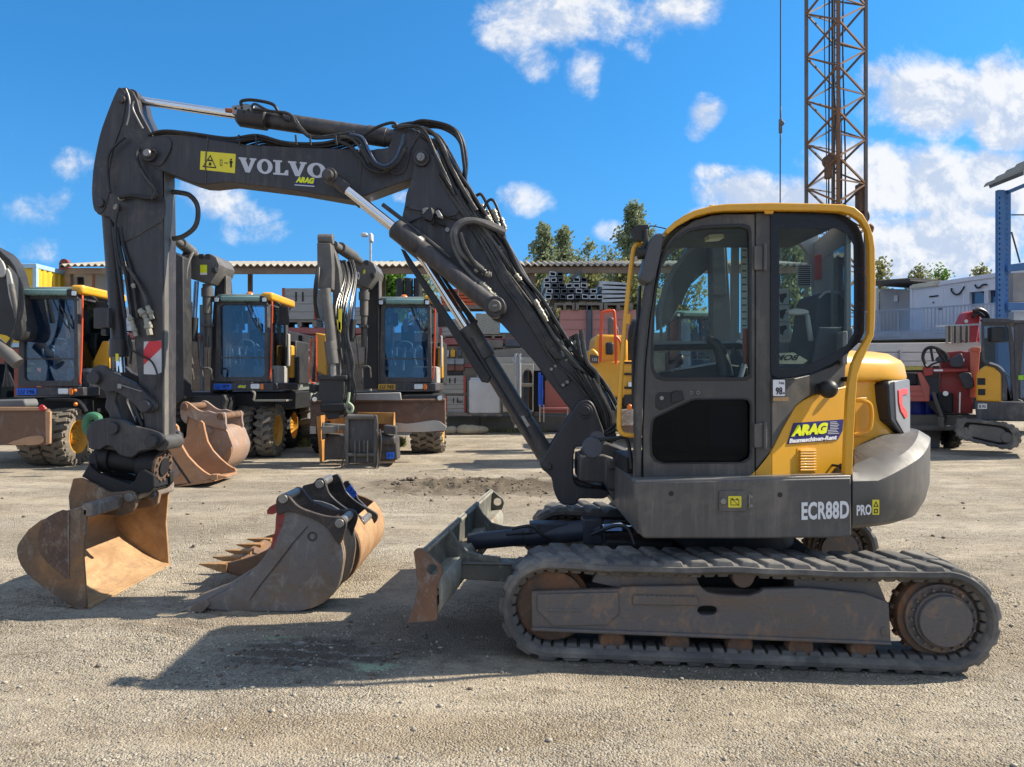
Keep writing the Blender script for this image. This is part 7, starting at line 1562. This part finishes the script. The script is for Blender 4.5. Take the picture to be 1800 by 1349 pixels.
# ---------------- yellow loader right of the boom
T=thing('yellow_loader','yellow loader with orange handrail, seen between the boom and the nearest cab','loader',(at(1080,680,15).x,16,0)); pl=Plane(15)
b=MB(); b.plate([(1046,592),(1052,588),(1096,589),(1104,600),(1104,640),(1040,640)],pl,1.0); b.build('hood',YEL,T,bevel=.05,seg=3)
b=MB(); b.plate([(1034,618),(1042,612),(1052,622),(1052,640),(1034,640)],pl,.8,-.1); b.plate([(1036,635),(1130,634),(1130,690),(1095,700),(1036,690)],pl,1.6,-.05); b.build('body',YELB,T,bevel=.04)
b=MB()
for y in (636,656,680): b.plate([(1096,y),(1125,y),(1125,y+4),(1096,y+4)],pl,.05,-.1)
b.plate([(1096,694),(1130,694),(1130,722),(1096,716)],pl,.8,-.1); b.build('bumper',BLACK,T,bevel=.02)
b=MB(); b.plate(rrect(1103,672,1112,680,1.5),pl,.05,-.12); b.build('headlight',LAMP,T); b=MB(); b.plate([(1036,624),(1051,626),(1050,640),(1036,638)],pl,.03,-.14); pnl=b.build('number_panel',CABG,T); textm('125',pl,(1040,635),(8,0),(0,-4.5),WHITE,pnl,'panel_number',off=-.15)
b=MB(); b.tube([at(1056,636,14.8),at(1056,600,14.8),at(1058,556,14.8),at(1061,549,14.8),at(1075,547,14.8),at(1080,552,14.8),at(1082,600,14.8),at(1083,640,14.8)],.03,n=4,seg=8); b.tube([at(1081,590,14.8),at(1090,600,14.8),at(1093,625,14.8)],.025,n=4,seg=6); b.build('handrail',ORRAIL,T)
b=MB(); b.box2(at(1065,624,14.6),at(1078,602,14.7)); b.build('side_mirror',BLACK,T,bevel=.04,seg=3); b=MB(); b.plate([(1071,558),(1078,558),(1088,580),(1088,590),(1071,590)],Plane(15.6),.3); b.build('exhaust_stack',WGREY,T,bevel=.03)
for k in range(4):
    b=MB(); b.tube([at(1106+k*2,640,15.2),at(1106+k*2,590,15.1),at(1112+k*2,566,15.1),at(1118+k*2,562,15.2)],.03,seg=6); b.build('hydraulic_hose',RUBBER,T)
b=MB(); b.plate([(1088,720),(1130,716),(1130,746),(1090,748)],pl,.5,-.2); b.build('step_plate',rustmat('white_scratched_step',(.45,.42,.38),(.25,.18,.13),(.6,.58,.55),4,.6,.2),T,bevel=.02); b=MB(); b.plate([(1090,746),(1130,744),(1130,766),(1092,766)],pl,.4,-.15); b.build('lower_step',RBL,T)
c=V((at(1060,720,15.2).x,15.9,.62)); wheel(T,c,.62,.45,TYRD,RIMY,18); b=MB(); p=at(1107,716,14.7); b.sphere(p,.06,10,6); b.build('lamp',AMB,T)
# ---------------- crane tower
RST=rustmat('rusty_lattice_steel',(.16,.085,.05),(.23,.115,.055),(.20,.16,.12),.8,.75,.2); GST=mat('grey_lattice_steel',(.14,.12,.11),.6,.3,.25,1.5,(.2,.11,.06),.4,2)
dC=34.0; cX=at(1469,0,dC).x; ca=.86; th=R(27)
T=thing('crane_tower','tall rusty lattice crane mast rising behind the nearest cab','crane',(cX,dC,0))
cor=[]
for sx_,sy_ in ((-1,-1),(1,-1),(1,1),(-1,1)):
    x=ca*(sx_*math.cos(th)-sy_*math.sin(th)); y=ca*(sx_*math.sin(th)+sy_*math.cos(th)); cor.append(V((cX+x,dC+y,0)))
ZT=24.0
for k,c in enumerate(cor):
    b=MB(); b.beam(c,c+UP*ZT,.13,.13); b.build('corner_leg',GST if k%2 else RST,T)
z0=.6; st=1.95
for f_ in range(4):
    a=cor[f_]; e=cor[(f_+1)%4]; b=MB(); z=z0; s_=f_%2
    while z<ZT-st:
        p,q=(a,e) if s_ else (e,a)
        b.beam(p+UP*z,q+UP*(z+st*(.5 if f_%2 else .5)),.075,.075); b.beam(q+UP*(z+st*.5),p+UP*(z+st),.075,.075); z+=st
        if f_ in (0,2): b.beam(a+UP*z,e+UP*z,.05,.05)
    b.build('face_bracing',RST if f_ in (0,3) else GST,T)
b=MB(); ce=V((cX+.1,dC,0))
for o in (-.16,.16): b.beam(ce+V((o,.2,0)),ce+V((o,.2,ZT)),.04,.04)
z=.4
while z<ZT: b.beam(ce+V((-.16,.2,z)),ce+V((.16,.2,z)),.03,.03); z+=.33
b.build('ladder',GST,T)
b=MB(); rk=random.Random(2)
for k in range(7):
    o=V((rk.uniform(-.6,.5),rk.uniform(-.4,.4),0)); b.tube([cV for cV in (V((cX,dC,7))+o,V((cX+rk.uniform(-.1,.1),dC,12))+o,V((cX+rk.uniform(-.25,.25),dC,17))+o,V((cX,dC,23))+o)],.022 if k%2 else .035,seg=6)
b.build('cable',BLACK,T)
p=at(1458,284,dC-.6); b=MB(); b.lathe(p-V((.0,.12,0)),p+V((0,.12,0)),[(0,.1),(0,.30),(.5,.22),(1,.30)],18); b.box(p+V((-.05,0,-.35)),(.25,.3,.8)); b.build('sheave_block',RUSTW,T,bevel=.02)
b=MB(); p=at(1514,352,dC); b.box(p,(.35,.5,1.4)); b.tube([at(1502,378,dC),at(1512,370,dC-.3),at(1524,372,dC-.3),at(1527,384,dC-.3),at(1520,392,dC-.3)],.05,seg=6); b.tube([at(1528,396,dC),at(1533,400,dC),at(1531,408,dC)],.09,seg=6); b.box(at(1531,440,dC),(.15,.3,.4)); b.build('mast_bracket',RUSTW,T,bevel=.02)
pc=at(1371,0,30); T2_=thing('crane_cable','thin dark hoist cable with a hook block hanging left of the crane mast','cable',(pc.x,30,0)); b=MB(); b.cyl(V((pc.x+.04,30,22)),V((pc.x,30,5)),.024,seg=6); b.build('wire_rope',BLACK,T2_)
b=MB(); q=at(1372,222,30); b.box(q,(.12,.12,.55)); b.box(q+UP*.5,(.06,.06,.5)); b.cyl(q+V((.05,-.08,.1)),q+V((.05,.08,.1)),.09,seg=12); b.box(q-UP*.5,(.05,.05,.4)); b.build('hook_block',WGREY,T2_,bevel=.02)
# ---------------- right : office containers, canopy, railing
PW=Plane(28,-2.38,14.5); WHB=mat('white_cabin_paint',(.60,.62,.68),.5,0,.05,1,(.4,.4,.4),.12,1.5); WHG=mat('shaded_cabin_paint',(.38,.38,.39),.55,0,.06,1); GRF=mat('blue_grey_rail',(.30,.36,.46),.5,0,.1,2)
T=thing('office_container','white office container with door, two windows and hanging cable, on the upper level at right','site office',(16.5,27,3.3)); bx=V((1,.4,0)).normalized()
q=[(1601,508),(1830,474),(1830,594),(1601,594)]
W1=[(1705,514),(1731,512),(1731,537),(1705,539)]; W2=[(1738,511),(1765,509),(1765,535),(1738,536)]
b=MB(); b.prism([PW.P(*p) for p in q],bx*2.4,[[PW.P(*p) for p in W1],[PW.P(*p) for p in W2]]); b.build('wall',WHB,T)
b=MB()
for w in (W1,W2): 
    b.prism([PW.P(*p)+bx*.1 for p in w],bx*.02)
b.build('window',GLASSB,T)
b=MB()
for w in (W1,W2):
    o=[(w[0][0]-1.5,w[0][1]-1.5),(w[1][0]+1.5,w[1][1]-1.5),(w[2][0]+1.5,w[2][1]+1.5),(w[3][0]-1.5,w[3][1]+1.5)]; b.prism([PW.P(*p)-bx*.03 for p in o],bx*.06,[[PW.P(*p)-bx*.03 for p in w]])
b.prism([PW.P(x,y)-bx*.06 for x,y in [(1601,503),(1830,468),(1830,476),(1601,510)]],bx*.2); b.prism([PW.P(x,y)-bx*.05 for x,y in [(1601,505),(1605,505),(1605,594),(1601,594)]],bx*.1); b.prism([PW.P(x,y)-bx*.04 for x,y in [(1693,500),(1696,499),(1696,594),(1693,594)]],bx*.1); b.build('trim',WHB,T,bevel=.01)
b=MB(); b.prism([PW.P(x,y)-bx*.03 for x,y in [(1626,509),(1659,506),(1659,594),(1626,594)]],bx*.05); dr=b.build('door',WHB,T,bevel=.01); b=MB(); b.prism([PW.P(x,y)-bx*.05 for x,y in [(1635,521),(1651,519),(1651,521.5),(1635,523.5)]],bx*.02); b.prism([PW.P(x,y)-bx*.05 for x,y in [(1641,531),(1643.5,531),(1643.5,533.5),(1641,533.5)]],bx*.02); b.prism([PW.P(x,y)-bx*.08 for x,y in [(1651,543),(1657,542),(1657,544),(1651,545)]],bx*.05); b.build('door_sign_and_handle',GUN,dr)
b=MB(); b.tube([PW.P(x,y,0)-bx*.06 for x,y in [(1675,507),(1675,512),(1681,518),(1688,517),(1694,510),(1697,504)]],.03,seg=6); b.tube([PW.P(x,y)-bx*.06 for x,y in [(1716,501),(1719,506),(1724,506),(1730,501),(1737,501)]],.03,seg=6); b.build('hanging_cable',BLACK,T)
b=MB(); b.prism([PW.P(1603,508)-bx*.1,PW.P(1606,501)-bx*.1,PW.P(1655,494)-bx*.1,PW.P(1652,499)-bx*.1,PW.P(1650,503)-bx*.1],bx*.6); b.build('awning',mat('cream_awning',(.52,.50,.40),.7,0,.15,3),T,bevel=.02)
T=thing('office_container','grey shaded cabin front with narrow door under the dark shed roof','site office',(14.8,29.5,3.3))
b=MB(); b.prism([PW.P(x,y)+bx*.8 for x,y in [(1520,506),(1601,508),(1601,590),(1520,592)]],bx*2.0); b.build('wall',WHG,T); b=MB(); b.prism([PW.P(x,y)+bx*.75 for x,y in [(1588,524),(1600,523),(1600,590),(1588,590)]],bx*.04); b.build('door',mat('shaded_cabin_door',(.33,.34,.35),.5),T); b=MB(); b.prism([PW.P(x,y)+bx*.74 for x,y in [(1546,518),(1552,518),(1552,529),(1546,529)]],bx*.03); b.build('notice',WHITE,T); b=MB(); b.prism([PW.P(x,y)+bx*.0 for x,y in [(1535,506),(1541,506),(1541,594),(1535,594)]],bx*.12); b.build('corner_post',WHB,T)  # wall and door greys carry the recess shade of the white cabin
b=MB(); b.prism([PW.P(1522,497),PW.P(1600,491),PW.P(1600,494),PW.P(1522,502)],bx*3.0)
for i in range(26): 
    x=1522+i*3; b.prism([PW.P(x,496.5-i*.23)-bx*.03,PW.P(x+1.5,496.3-i*.23)-bx*.03,PW.P(x+1.5,494.5-i*.23)-bx*.03,PW.P(x,494.7-i*.23)-bx*.03],bx*3)
solo(b,'shed_roof',mat('dark_corrugated_sheet',(.075,.07,.07),.6,0,.2,2),'dark corrugated shed roof between the cab pillar and the white office container','roof')
b=MB(); b.prism([PW.P(x,y)-bx*1.0 for x,y in [(1510,588),(1830,582),(1830,594),(1510,600)]],bx*1.0); b.prism([PW.P(x,y)-bx*1.02 for x,y in [(1510,588),(1620,585),(1620,594),(1510,598)]],bx*.02); PLT=solo(b,'walkway_platform',GRF,'blue-grey walkway deck along the foot of the office containers','walkway',bevel=.01)
T=thing('platform_railing','blue-grey bar railing in front of the office containers','railing',(14.5,27,3.3))
def rp(x,y): return PW.P(x,y)-bx*.95
b=MB(); b.beam(rp(1512,553),rp(1830,533),.05,.05); b.beam(rp(1512,586),rp(1830,580),.05,.05); b.build('rail',GRF,T)
for i in range(44):
    x=1514+i*6.6
    if 1615<x<1656: continue
    y=553-(x-1512)*.063; b=MB(); b.beam(rp(x,y),rp(x,586-(x-1512)*.019),.018 if i%5 else .05,.02); b.build('baluster',GRF,T)
b=MB(); b.prism([rp(x,y) for x,y in [(1615,548),(1656,545.5),(1656,583),(1615,584)]],bx*.01); b.build('mesh_panel',glass('fine_mesh_panel',(.93,.94,.96),.0,.10,(.3,.34,.42)),T)
b=MB(); b.prism([PW.P(x,y)+bx*.2 for x,y in [(1500,596),(1830,590),(1830,720),(1500,720)]],bx*2.5); solo(b,'lower_container',mat('dark_lower_container',(.06,.06,.065),.7,0,.2,1.2),'dark lower container row carrying the white office containers','container')
# lorry with white dropside
d=21.0; T=thing('lorry','lorry with white dropside bed and red loading crane, standing behind the red machine','lorry',(at(1620,650,d).x,d+1.2,0)); pl=Plane(d)
b=MB(); b.plate([(1470,604),(1725,602),(1725,619),(1470,619)],pl,.06); b.plate([(1470,620),(1690,620),(1690,634),(1470,636)],pl,.06,.01); b.plate([(1470,636.5),(1680,635),(1680,643),(1470,646)],pl,.06,.0); b.build('dropside',mat('white_dropside',(.58,.56,.52),.55,0,.08,1.5,(.35,.33,.30),.25,2,stretch=(1,1,4)),T,bevel=.01)
b=MB(); b.plate([(1470,646),(1640,644),(1640,650),(1470,653)],pl,.1,.02); b.build('yellow_stripe',mat('faded_yellow_stripe',(.45,.42,.10),.6),T)
b=MB(); b.plate([(1470,653),(1725,650),(1725,664),(1470,668)],pl,2.0,.1); b.build('chassis',GUN,T); b=MB(); b.plate([(1580,616),(1583,616),(1583,640),(1580,640)],pl,.06,-.06); b.build('latch',GALV,T)
for px_ in (1540,1690): wheel(T,(at(px_,720,d).x,d+.5,.5),.5,.35,TYRD,TYRD,16)
b=MB(); pc_=Plane(21.8); b.plate([(1690,572),(1700,550),(1708,547),(1722,546),(1724,560),(1718,600),(1724,604),(1704,604),(1706,574)],pc_,.4); b.plate([(1704,575),(1722,568),(1724,605),(1703,605)],pc_,.5,.02); b.build('loading_crane',mat('red_crane_paint',(.40,.045,.05),.45,0,.15,2,(.2,.1,.1),.2,3),T,bevel=.03)
b=MB(); b.tube([pc_.P(x,y,-.1) for x,y in [(1708,548),(1718,545),(1730,552),(1734,566),(1728,570),(1722,562)]],.06,seg=6); b.tube([pc_.P(x,y,-.1) for x,y in [(1706,558),(1716,552),(1728,562),(1730,572)]],.05,seg=6); b.build('crane_hose',BLACK,T); b=MB(); b.cyl(pc_.P(1698,565,-.02),pc_.P(1698,565,0),.05,seg=14); b.build('round_label',WHITE,T)
b=MB(); b.beam(at(1644,574,20.8),at(1730,570,20.8),.04,.05); b.beam(at(1725,604,20.8),at(1727,570,20.8),.06,.06); b.build('strap_rail',GALV,T)
rs_=random.Random(6)
for i in range(12):
    x=1664+i*3.4; b=MB(); yb_=603+rs_.uniform(-6,3); b.prism([at(x,573,20.75),at(x+2.7,573,20.75),at(x+2.6+rs_.uniform(-.5,.5),yb_,20.72),at(x+rs_.uniform(-.5,.5),yb_,20.72)],(0,.05,0)); tag(b.build('lashing_strap',(mat('grey_strap',(.30,.28,.24),.85,0,.2,6),mat('dark_strap',(.08,.075,.07),.85),mat('tan_strap',(.36,.31,.24),.85))[i%3] if i<3 else bpy.data.materials[('grey_strap','dark_strap','tan_strap')[i%3]],None),'%s lashing strap, number %s from the left on the rail below the red crane'%(('grey','dark','tan')[i%3],('one','two','three','four','five','six','seven','eight','nine','ten','eleven','twelve')[i]),'strap','lashing straps hung on the rail')
# red machine
d=18.5; T=thing('red_road_machine','red open machine with black steering wheel and black seats, parked behind the counterweight','road machine',(at(1650,700,d).x,d+.6,0)); pl=Plane(d,-.5,at(1650,700,d).x); RM=mat('faded_red_machine',(.33,.045,.042),.5,0,.15,1.5,(.25,.13,.11),.3,2); RM2=mat('salmon_red_machine',(.40,.11,.085),.6,0,.15,2)
b=MB(); b.plate([(1655,620),(1690,616),(1712,620),(1712,728),(1655,728)],pl,.8,.3); b.plate([(1632,648),(1702,648),(1702,654),(1632,656)],pl,.5,-.05); b.plate([(1622,645),(1639,645),(1640,660),(1624,662)],pl,.4,-.1); bd_=b.build('body',RM,T,bevel=.02)
b=MB(); b.plate([(1560,678),(1630,678),(1632,706),(1560,706)],pl,.7,-.1); b.plate([(1612,655),(1620,655),(1634,680),(1634,706),(1626,706)],pl,.1,-.12); b.build('front_box',RM2,T,bevel=.02)
for y in (687,696): 
    b=MB(); b.plate([(1560,y),(1631,y),(1631,y+1),(1560,y+1)],pl,.02,-.11); b.build('box_rib',RM,T)
b=MB(); b.plate([(1706,612),(1724,615),(1722,640),(1716,700),(1706,700)],pl,.6,.1); b.plate([(1708,610),(1724,610),(1724,618),(1708,618)],pl,.6,.05); b.build('rear_post',mat('bright_salmon_red',(.62,.18,.12),.5),T,bevel=.02)
b=MB(); b.tube([pl.P(x,y,-.1) for x,y in [(1626,640),(1622,628),(1626,616),(1636,611),(1650,614),(1662,622),(1666,634)]],.04,n=5,seg=8); b.tube([pl.P(x,y,-.1) for x,y in [(1636,612),(1638,625),(1640,636)]],.03,seg=6); b.tube([pl.P(x,y,-.1) for x,y in [(1648,614),(1652,622),(1660,632)]],.05,seg=6); b.tube([pl.P(x,y,-.1) for x,y in [(1624,640),(1630,646),(1640,640),(1660,634)]],.025,seg=6); b.build('steering_wheel',BLACK,T)
b=MB(); b.plate(smooth2([(1644,634),(1650,626),(1660,626),(1668,632),(1664,638)],2,True),pl,.3,-.1); b.plate(smooth2([(1668,634),(1676,628),(1686,622),(1691,624),(1693,640),(1690,646),(1672,645)],2,True),pl,.2,-.12); b.plate(smooth2([(1684,658),(1702,655),(1708,662),(1712,680),(1696,684),(1690,672)],2,True),pl,.2,-.15); b.build('seat',mat('dark_blue_grey_vinyl',(.045,.05,.065),.5),T,bevel=.03)
b=MB(); b.plate([(1641,650),(1657,650),(1657,653),(1641,653)],pl,.1,-.1); b.cyl(pl.P(1662,692,-.05),pl.P(1662,692,.1),.06,seg=12); b.plate([(1686,690),(1688.5,690),(1687.5,726),(1685.5,726)],pl,.05,-.05); b.plate([(1692,630),(1697,630),(1697,635),(1692,635)],pl,.02,.28); b.build('bright_fitting',LAMP,T)
b=MB(); b.plate([(1560,655),(1612,655),(1614,678),(1560,680)],pl,.6,.1); b.plate([(1648,690),(1676,692),(1676,728),(1650,724)],pl,.3,.1); b.plate([(1625,705),(1650,705),(1665,733),(1660,745)],pl,.1,.0); b.build('engine',GUN,T,bevel=.03)
b=MB(); b.plate([(1560,730),(1720,730),(1720,752),(1560,750)],pl,1.4,.1); b.plate([(1560,748),(1680,748),(1680,757),(1560,757)],pl,1.2,-.1); b.build('underframe',mat('dusty_dark_frame',(.10,.095,.085),.8,0,.2,2),T,bevel=.03)
for px_ in (1590,1700): wheel(T,(at(px_,740,d).x,d+.7,.32),.32,.25,TYRD,TYRD,14)
b=MB(); b.beam(at(1654,733,18.3),at(1654,752,18.3),.12,.05); b.beam(at(1655,732,18.3),at(1640,690,18.3),.06,.06); b.build('support_leg',WGREY,T)
for i,x in enumerate((1607,1622,1637)):
    p=at(x+7,731,19.3); b=MB(); b.lathe(V((p.x,19.3,.75)),V((p.x,19.3,1.35)),[(0,.17),(.1,.19),(.9,.19),(1,.17)],18); solo(b,'blue_drum',mat('deep_blue_plastic',(.015,.035,.30),.5,0,.15,3) if not i else bpy.data.materials['deep_blue_plastic'],('left','middle','right')[i]+' of the deep blue drums behind the red machine','drum','blue drums behind the red machine')
b=MB(); b.box2((at(1600,0,19).x,18.95,.60),(at(1660,0,19).x,19.7,.75)); b.box2((at(1604,0,19).x,19.1,0),(at(1656,0,19).x,19.5,.6)); solo(b,'drum_platform',DKST,'low dark platform under the blue drums','platform')
# mini excavator, right edge
d=17.2; T=thing('mini_excavator','small yellow and grey tracked mini excavator cut by the right edge','excavator',(at(1760,760,d).x,d+.8,0)); pl=Plane(d,-.6,at(1740,700,d).x)
b=MB(); b.plate([(1716,660),(1722,650),(1733,642),(1748,646),(1761,656),(1761,708),(1716,706)],pl,1.0,0); b.build('engine_cover',YELB,T,bevel=.05,seg=3)
b=MB(); b.plate(rrect(1718,665,1732,677,1),pl,.02,-.01); b.plate(rrect(1719,684,1732,695,1),pl,.02,-.01); b.build('vent',GUN,T)
b=MB(); b.plate([(1714,706),(1800,708),(1860,708),(1860,742),(1716,740)],pl,1.4,-.03); dk=b.build('deck',CABG,T,bevel=.03); b=MB(); b.plate([(1719,710),(1735,710),(1735,719),(1719,719)],pl,.02,-.05); t=b.build('number_label',WHITE,dk); textm('SR 7AO',pl,(1720.5,717.5),(13,0),(0,-6),INK,t,'label_lettering',off=-.056,bold=.03)
b=MB(); b.plate([(1725,566),(1768,565),(1776,572),(1782,600),(1786,700),(1800,706),(1761,706),(1761,658),(1748,646),(1730,640),(1725,634)],pl,.06,0,[[(1730,572),(1766,571),(1772,580),(1776,640),(1776,690),(1768,660),(1752,642),(1731,632)]]); b.plate([(1782,570),(1800,565),(1880,565),(1880,600),(1800,590),(1790,706),(1784,706)],pl,.06,0); b.plate([(1726,560),(1770,560),(1785,563),(1880,562),(1880,570),(1726,568)],pl,1.2,-.03); cb=b.build('cab',CABG,T,bevel=.02)
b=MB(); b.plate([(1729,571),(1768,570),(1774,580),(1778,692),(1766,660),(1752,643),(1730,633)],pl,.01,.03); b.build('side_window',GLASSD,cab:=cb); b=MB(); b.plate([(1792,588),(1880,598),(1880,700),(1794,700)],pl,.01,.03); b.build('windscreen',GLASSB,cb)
b=MB(); b.box2(at(1792,604,17.0),at(1802,588,17.15)); b.build('work_lamp',BLACK,cb,bevel=.02); b=MB(); b.box2(at(1744,602,17.1),at(1764,576,17.3)); b.build('side_mirror',BLACK,cb,bevel=.03); b=MB(); b.tube([at(1740,638,17.1),at(1756,644,17.1),at(1768,656,17.1),at(1777,666,17.1)],.02,seg=6); b.build('hand_rail',GREYL,cb)
b=MB(); b.plate([(1790,660),(1800,660),(1800,668),(1790,668)],pl,.01,-.02); b.build('green_label',mat('lime_green_label',(.25,.50,.03),.5),cb)
for i,o in enumerate((-.45,1.1)):
    tl=Plane(d+o,-.6,at(1740,760,d).x+(.3 if o>0 else 0)); oval=smooth2([(1684,738),(1700,737),(1740,741),(1770,745),(1788,754),(1795,768),(1790,783),(1772,790),(1745,785),(1710,777),(1690,772),(1681,764),(1680,750)],3,True)
    b=MB(); b.plate(oval,tl,.35,0,[inset(oval,.74)]); tr2=b.build('rubber_track',TRK,T,bevel=.02)
    b=MB(); b.plate(inset(oval,.80),tl,.2,.12); b.build('track_core',GUN,tr2); b=MB(); b.plate(inset(oval,.60),tl,.12,.04); b.plate([(1690,752),(1700,751),(1712,775),(1694,770)],tl,.1,.03); b.cyl(tl.P(1770,770,.02),tl.P(1770,770,.2),.12,seg=18); b.build('track_frame',WGREY,tr2,bevel=.02)
    b=MB(); 
    for i in range(0,len(oval),2):
        x,y=oval[i]; x2,y2=oval[(i+1)%len(oval)]; k=1.03; cx,cy=1738,763
        b.plate([(cx+(x-cx)*1.0,cy+(y-cy)*1.0),(cx+(x-cx)*k,cy+(y-cy)*1.06),(cx+(x2-cx)*k,cy+(y2-cy)*1.06),(x2,y2)],tl,.33,.01)
    b.build('tread',TRK,tr2)
# blue steel rack
d=20.0; SB=mat('blue_rack_paint',(.055,.15,.34),.5,0,.12,1.5,(.3,.33,.38),.12,3); T=thing('steel_rack','tall blue perforated steel rack with corrugated roof at the right edge','rack',(at(1790,700,d).x,d+.8,0)); pl=Plane(d)
def perf(x0,x1): return [rrect(x0,y,x1,y+4,.9,2) for y in range(346,560,9)]
b=MB(); b.plate([(1754.5,334),(1766,334),(1766,720),(1754.5,720)],pl,.12,0,perf(1756,1758.5)); b.plate([(1766,334),(1778,332),(1778,720),(1766,720)],pl,.03,.12,perf(1774,1776)); b.plate([(1756,340),(1777,340),(1777,720),(1756,720)],Plane(d+1.1),.1); b.build('upright',SB,T)
b=MB(); b.plate([(1770,466),(1830,458),(1830,472),(1770,478)],pl,.12,-.05); b.plate([(1770,532),(1830,532),(1830,544),(1770,546)],pl,.12,-.05); b.plate([(1774,334),(1830,310),(1830,318),(1776,340)],pl,.12,.0); b.build('beam',SB,T,bevel=.01)
b=MB(); b.beam(at(1778,408,d),at(1793,462,d),.03,.03); b.beam(at(1778,378,d),at(1830,378,d),.03,.03); b.build('brace',DKST,T)
b=MB(); a=at(1729,328,d+.3); n=60
for i in range(n):
    t0=i/n;t1=(i+1)/n
    zz=lambda t: 2.6*t*.62+.05*math.sin(t*60)
    b.prism([a+V((2.6*t0,0,zz(t0))),a+V((2.6*t1,0,zz(t1))),a+V((2.6*t1,0,zz(t1)-.03)),a+V((2.6*t0,0,zz(t0)-.03))],(0,-2.4,0))
b.build('roof_sheet',ASB,T,ang=60); b=MB(); b.plate([(1742,324),(1800,300),(1800,308),(1744,330)],pl,.1,.0); b.build('roof_purlin',DKST,T)
b=MB(); b.plate([(1781,480),(1830,478),(1830,530),(1781,530)],Plane(d+.7),.5); solo(b,'grey_board',mat('grey_shelf_board',(.30,.29,.28),.8,0,.2,2),'grey board stored on the blue steel rack','board'); b=MB(); b.plate([(1782,548),(1830,548),(1830,600),(1782,600)],Plane(d+.3),.5); solo(b,'corrugated_box',GALV,'grey ribbed box on the lower level of the blue steel rack','box')
# ---- ground clutter
def gh0(x,y): return gh(x,y)
rp_=random.Random(21)
_t=bmesh.new(); bmesh.ops.create_icosphere(_t,subdivisions=1,radius=1); _t.verts.ensure_lookup_table(); ICOV=[v.co.copy() for v in _t.verts]; ICOF=[[v.index for v in f.verts] for f in _t.faces]; _t.free()
def rock(b,c,r):
    o=V((rp_.random()*50,rp_.random()*50,0)); sc=V((rp_.uniform(.7,1.3),rp_.uniform(.7,1.3),rp_.uniform(.45,.8)))
    vs=[b.bm.verts.new(c+V((u.x*sc.x,u.y*sc.y,u.z*sc.z))*r*(1+.55*noise.noise(u*1.6+o))) for u in ICOV]
    for f in ICOF: b.bm.faces.new([vs[i] for i in f])
STN=mat('loose_stone',(.36,.325,.265),.9,0,.45,9,(.18,.15,.12),.4,12); CLD=mat('dark_earth_clod',(.14,.11,.085),.95,0,.4,9,(.2,.16,.12),.3,8,bump=.4,bs=30)
b=MB()
for i in range(8000):
    y=2.9+5.6*rp_.random()**1.6; x=rp_.uniform(-.72,.72)*y
    if rp_.random()<.25: x=rp_.gauss(-1.1,.6); y=rp_.gauss(4.6,.35)
    if y<2.7 or (((x+1.17)/.6)**2+((y-4.56)/.32)**2<1 and rp_.random()<.8) or (((x+.1)/.9)**2+((y-4.9)/.5)**2<1 and rp_.random()<.8): continue
    r=rp_.uniform(.003,.0075) if rp_.random()<.95 else rp_.uniform(.008,.013)
    rock(b,V((x,y,gh(x,y)+r*.2)),r)
for i in range(150):
    y=3.0+9*rp_.random()**1.3; x=rp_.uniform(-.72,.72)*y; rock(b,V((x,y,gh(x,y)+.004)),rp_.uniform(.007,.016))
s_=b.build('pebbles',STN,None,ang=80); s_['kind']='stuff'; tag(s_,'small loose pebbles scattered over the yard surface','pebbles',kind='stuff')
b=MB()
for i in range(420):
    if rp_.random()<.55: x=rp_.gauss(-.5,.8); y=rp_.gauss(11.9,.7)
    elif rp_.random()<.5: x=rp_.gauss(-1.15,.42); y=rp_.gauss(4.55,.24)
    else: x=rp_.uniform(-8,8); y=rp_.uniform(7.5,13)
    if y<3.2: continue
    r=rp_.uniform(.006,.018)*(1.5 if y>7 else 1)
    rock(b,V((x,y,gh(x,y)+r*.3)),r)
s_=b.build('earth_clods',CLD,None,ang=80); tag(s_,'crumbs of dark earth lying in the churned patches','earth crumbs',kind='stuff')
for (px_,py_,r,lab) in ((718,846,.075,'dark earth clod lying left of the churned earth behind the blade'),(838,852,.085,'largest dark earth clod in front of the sunlit churned earth'),(695,852,.05,'small dark clod behind the toothed bucket')):
    p=gr(px_,py_); b=MB()
    for k in range(12): rock(b,p+V((rp_.gauss(0,r*.7),rp_.gauss(0,r*.6),r*.4+rp_.gauss(0,r*.2))),r*rp_.uniform(.4,.75))
    solo(b,'earth_clod',CLD,lab,'earth clod',ang=80)
b=MB()
for i in range(1100):
    px_=rp_.choice((rp_.uniform(862,965),rp_.uniform(985,1040),rp_.uniform(500,545),rp_.uniform(690,712))); p=at(px_,760,26.0+rp_.uniform(-1.4,1.0)); p.z=0
    if px_<720: p=at(px_,0,19.5+rp_.uniform(0,1)); p.z=0
    h=rp_.uniform(.08,.30); a=rp_.uniform(0,6.28); l=V((math.cos(a),math.sin(a),0))*.02; t=V((rp_.gauss(0,.08),rp_.gauss(0,.08),h)); b.f([b.v(p-l),b.v(p+l),b.v(p+l*.6+t*.6),b.v(p+t)])
s_=b.build('weeds',LF3,None,recalc=False,ang=180); tag(s_,'low weeds growing along the foot of the concrete blocks','weeds',kind='stuff')
